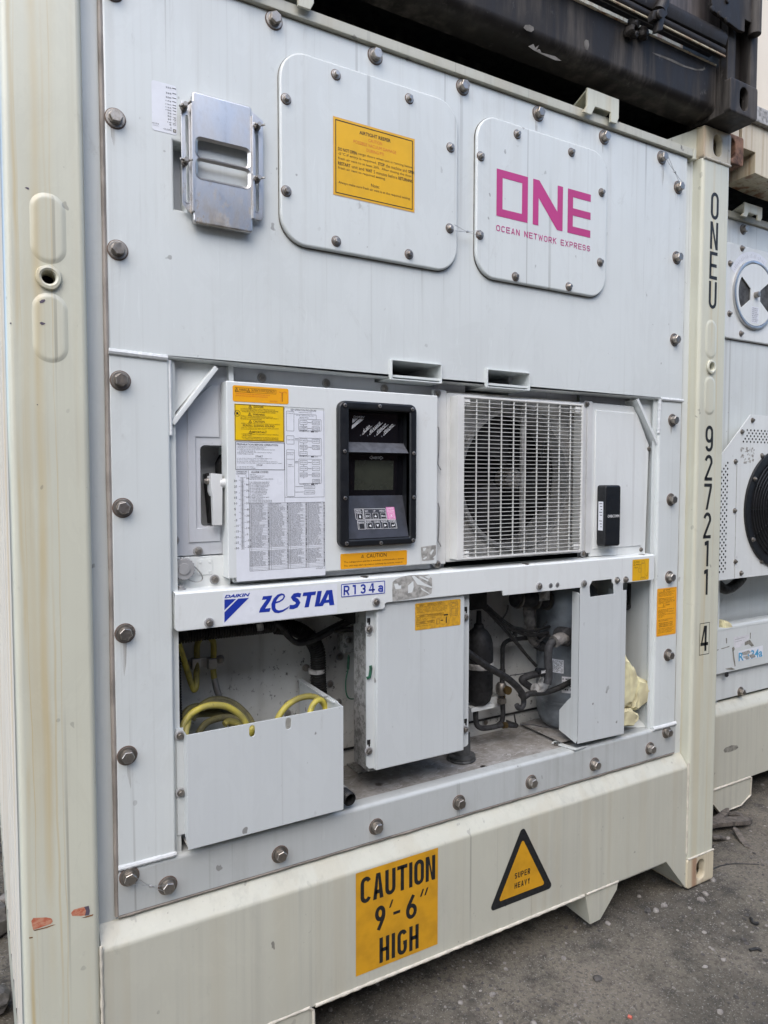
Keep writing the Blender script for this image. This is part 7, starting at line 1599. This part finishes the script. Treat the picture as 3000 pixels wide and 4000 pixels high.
for t_ in (148, 212, 100, 260): bolt(fg, 'small', fx+(fR-.018)*cos(radians(t_)), PYn-.012, fz+(fR-.018)*sin(radians(t_)))
for x, z in ((3.01,1.861),(2.935,1.806),(2.892,1.671),(2.895,1.449),(2.909,1.216),(2.955,1.160),(3.107,1.207),(3.09,1.701)): bolt(pp, 'small', x, PYn, z)
MB().tube([(2.908,PYn+.0,1.14),(2.904,PYn+.0,1.66)], .0012, 'stain_grey', 5).make('panel_seam', pp)
dots = []
hx = .0135
def holes_in(inside, x0, x1, z0, z1):
    r_ = 0; z = z0
    while z < z1:
        x = x0+(hx if r_ % 2 else 0)
        while x < x1:
            if inside(x, z): dots.append((x, z))
            x += 2*hx
        z += hx*.98; r_ += 1
holes_in(lambda x, z: x < 2.849 and z < 1.675-(2.849-x)*.62, 2.797, 2.85, 1.175, 1.675)
holes_in(lambda x, z: x > 2.985-(1.828-z)*.85, 2.92, 3.75, 1.762, 1.826)
dm = MB().plate(circ(0,0,.0050,8), -.0006, .0006, 'dark_void', back=False).make('hole'); dmd = dm.data; bpy.data.objects.remove(dm)
dots.sort(); BN = BASE[nu.name]
for x, z in dots[:300]: o = bpy.data.objects.new('hole', dmd); COL.objects.link(o); o.parent = pp; o.location = Vector((x,PYn,z))-BN
if dots[300:]:
    mb = MB()
    for x, z in dots[300:]: mb.plate(circ(x,z,.0050,8), PYn-.0006, PYn+.0006, 'dark_void', back=False)
    mb.make('holes', pp, kind='stuff')
mb = MB()
rq = random.Random(4)
for i in range(40):
    x_, y_ = rq.uniform(868,985), rq.uniform(765,905); p = W('R2',x_,y_,PYn-.0005); s = rq.uniform(.003,.009); mb.poly([(p[0]-s,p[1]-s*.4),(p[0]+s*.6,p[1]-s*.7),(p[0]+s,p[1]+s*.5),(p[0]-s*.3,p[1]+s*.8)], PYn-.0005-.00001*i, 'torn_paper')
mb.make('torn_sticker', pp, smooth=0)
# rail stickers
Yq = NF-.0206
mb = MB(); mb.poly([W('R3',a_,b_,Yq) for a_,b_ in ((808,415),(860,412),(940,392),(942,425),(905,470),(870,500),(825,516),(812,490))], Yq, 'paper'); mb.line([W('R3',820,440,Yq-.0003),W('R3',905,418,Yq-.0003)], Yq-.0003, .0012, 'print_grey'); mb.line([W('R3',822,460,Yq-.0003),W('R3',880,446,Yq-.0003)], Yq-.0003, .0012, 'print_grey'); mb.make('paper_label', rr_, smooth=0)
mb = MB(); mb.poly([W('R3',a_,b_,Yq) for a_,b_ in ((850,540),(1062,488),(1062,585),(848,628))], Yq, 'sticker_white')
x0_, x1_ = W('R3',852,580,Yq)[0], W('R3',1058,540,Yq)[0]; zt_ = W('R3',1040,515,Yq)[1]; zb_ = W('R3',1040,588,Yq)[1]
mb.text('R-134a', (x0_,zt_), (x1_,zb_), Yq-.0004, 'print_ltblue', .02)
for pts in ([(880,550),(940,530),(960,545),(930,570),(890,575)],[(890,585),(930,575),(950,600),(920,612)],[(940,575),(985,560),(1000,590),(960,600)]): mb.poly([W('R3',a_,b_,Yq-.0007) for a_,b_ in pts], Yq-.0007, 'torn_paper')
mb.make('refrigerant_sticker', rr_, smooth=0)
for pts in ([(742,425),(752,424),(752,470),(744,472)],[(950,380),(958,378),(956,430),(950,434)],[(700,515),(740,505),(775,492),(770,502),(730,515),(705,522)],[(795,510),(812,500),(820,520),(808,540),(818,600),(826,668),(818,672),(805,610),(800,550)],[(662,528),(680,522),(678,530),(664,534)],[(905,460),(950,440),(985,490),(965,500),(940,478),(905,490)],[(735,690),(790,680),(822,695),(800,702),(752,698)]): smear('R3', pts, 'stain_grey', Yq, rr_)
MB().plate(circ(*W('R3',745,740,NF-.02),.012,12), NF-.025, NF-.019, 'black_matte').make('drain_plug', rr_)
lump = [W('R3',a_,b_,NF+.04) for a_,b_ in ((690,275),(720,268),(745,285),(762,325),(755,355),(730,375),(690,372),(682,320))]
chunk(lump, NF+.01, NF+.08, 'small pale foam lump sitting on the neighbouring unit\'s ledge', 12)
chunk([W('R3',a_,b_,NF+.05) for a_,b_ in ((640,330),(668,335),(684,360),(684,385),(640,395))], NF+.02, NF+.08, 'tiny foam crumb half hidden behind the right corner post', 14)
chunk([W('R3',a_,b_,NF+.06) for a_,b_ in ((960,300),(1000,290),(1040,300),(1030,325),(965,335))], NF+.04, NF+.10, 'dark-edged scrap of foam farther right on the neighbouring ledge', 16)
hose('black_hose','R2',[(650,1930,.37),(720,1990,.36),(780,1985,.36),(850,1930,.37),(880,1895,.38)],.36,.024,'rubber',par=nu)
# ================================================================== cream container on top of the neighbour, rusty below
UX, UY, UZ = 2.583, .15, 2.90
uc = thing('cream_container', (UX,UY,UZ), 'rusty-bottomed cream container stacked above the neighbouring one at the upper right', 'container')
for x in (UX, UX+2.276): casting(x, UZ, UY, 'rust_steel').make('corner_casting', uc)
MB().plate([(UX+.162,2.985),(2.84,2.985),(2.84,2.90),(2.99,2.89),(3.6,2.89),(3.6,3.10),(UX+.162,3.10)], UY+.01, UY+.15, 'cream_rusty', bev=.003).make('bottom_beam', uc)
MB().plate([(UX+.1,3.10),(4.9,3.10),(4.9,3.165),(UX+.1,3.165)], UY-.01, UY+.03, 'band_grey', bev=.004).make('threshold', uc)
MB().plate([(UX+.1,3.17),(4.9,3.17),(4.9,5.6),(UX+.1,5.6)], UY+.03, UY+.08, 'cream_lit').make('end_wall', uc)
MB().box(UX, UX+.14, UY+.01, UY+.16, 3.02, 5.6, 'cream_rusty').make('corner_post', uc)
MB().box(UX+.03, UX+2.4, UY+.08, 12, 2.99, 3.05, 'black_matte').make('floor_deck', uc)
MB().box(UX, UX+.03, UY+.17, 12, 2.95, 5.6, 'cream_rusty').make('side_wall', uc)

# ================================================================== unseen stacks added behind the camera, to cut the light on the lower panels
flat('far_blue', (.055,.085,.14), .55, var=.3, scale=6); flat('far_rust', (.16,.065,.045), .6, var=.3, scale=6)
for x0, z0, m_, lab in ((-6.2,0,'far_rust','rust red container at the bottom of the unseen stack added across the aisle, to the left'),(-6.2,2.9,'far_blue','dark blue container on top of the unseen stack added across the aisle, to the left'),(6.1,0,'far_blue','dark blue container at the bottom of the unseen stack added across the aisle, to the right'),(6.1,2.9,'far_rust','rust red container on top of the unseen stack added across the aisle, to the right')):
    t = thing('unseen_container', (x0+6,-6.5,z0), lab, 'container', 'unseen containers added across the aisle')
    mb = MB(); prof = []; x = x0+.2
    while x < x0+11.9:
        prof += [(x,-6.5),(x+.07,-6.5),(x+.14,-6.536),(x+.21,-6.536)]; x += .28
    open_strip(mb, prof, z0+.16, z0+2.75, m_); mb.make('side_wall', t)
    MB().box(x0, x0+12.1, -6.56, -6.49, z0, z0+.16, m_).make('bottom_rail', t); MB().box(x0, x0+12.1, -6.56, -6.49, z0+2.75, z0+2.88, m_).make('top_rail', t)
    for xx in (x0, x0+12.0): MB().box(xx, xx+.18, -6.60, -6.485, z0, z0+2.89, m_).make('corner_post', t)
    MB().box(x0, x0+12.1, -8.9, -6.56, z0+2.80, z0+2.86, m_).make('roof', t); MB().box(x0, x0+12.1, -8.95, -8.9, z0, z0+2.86, m_).make('side_wall', t)
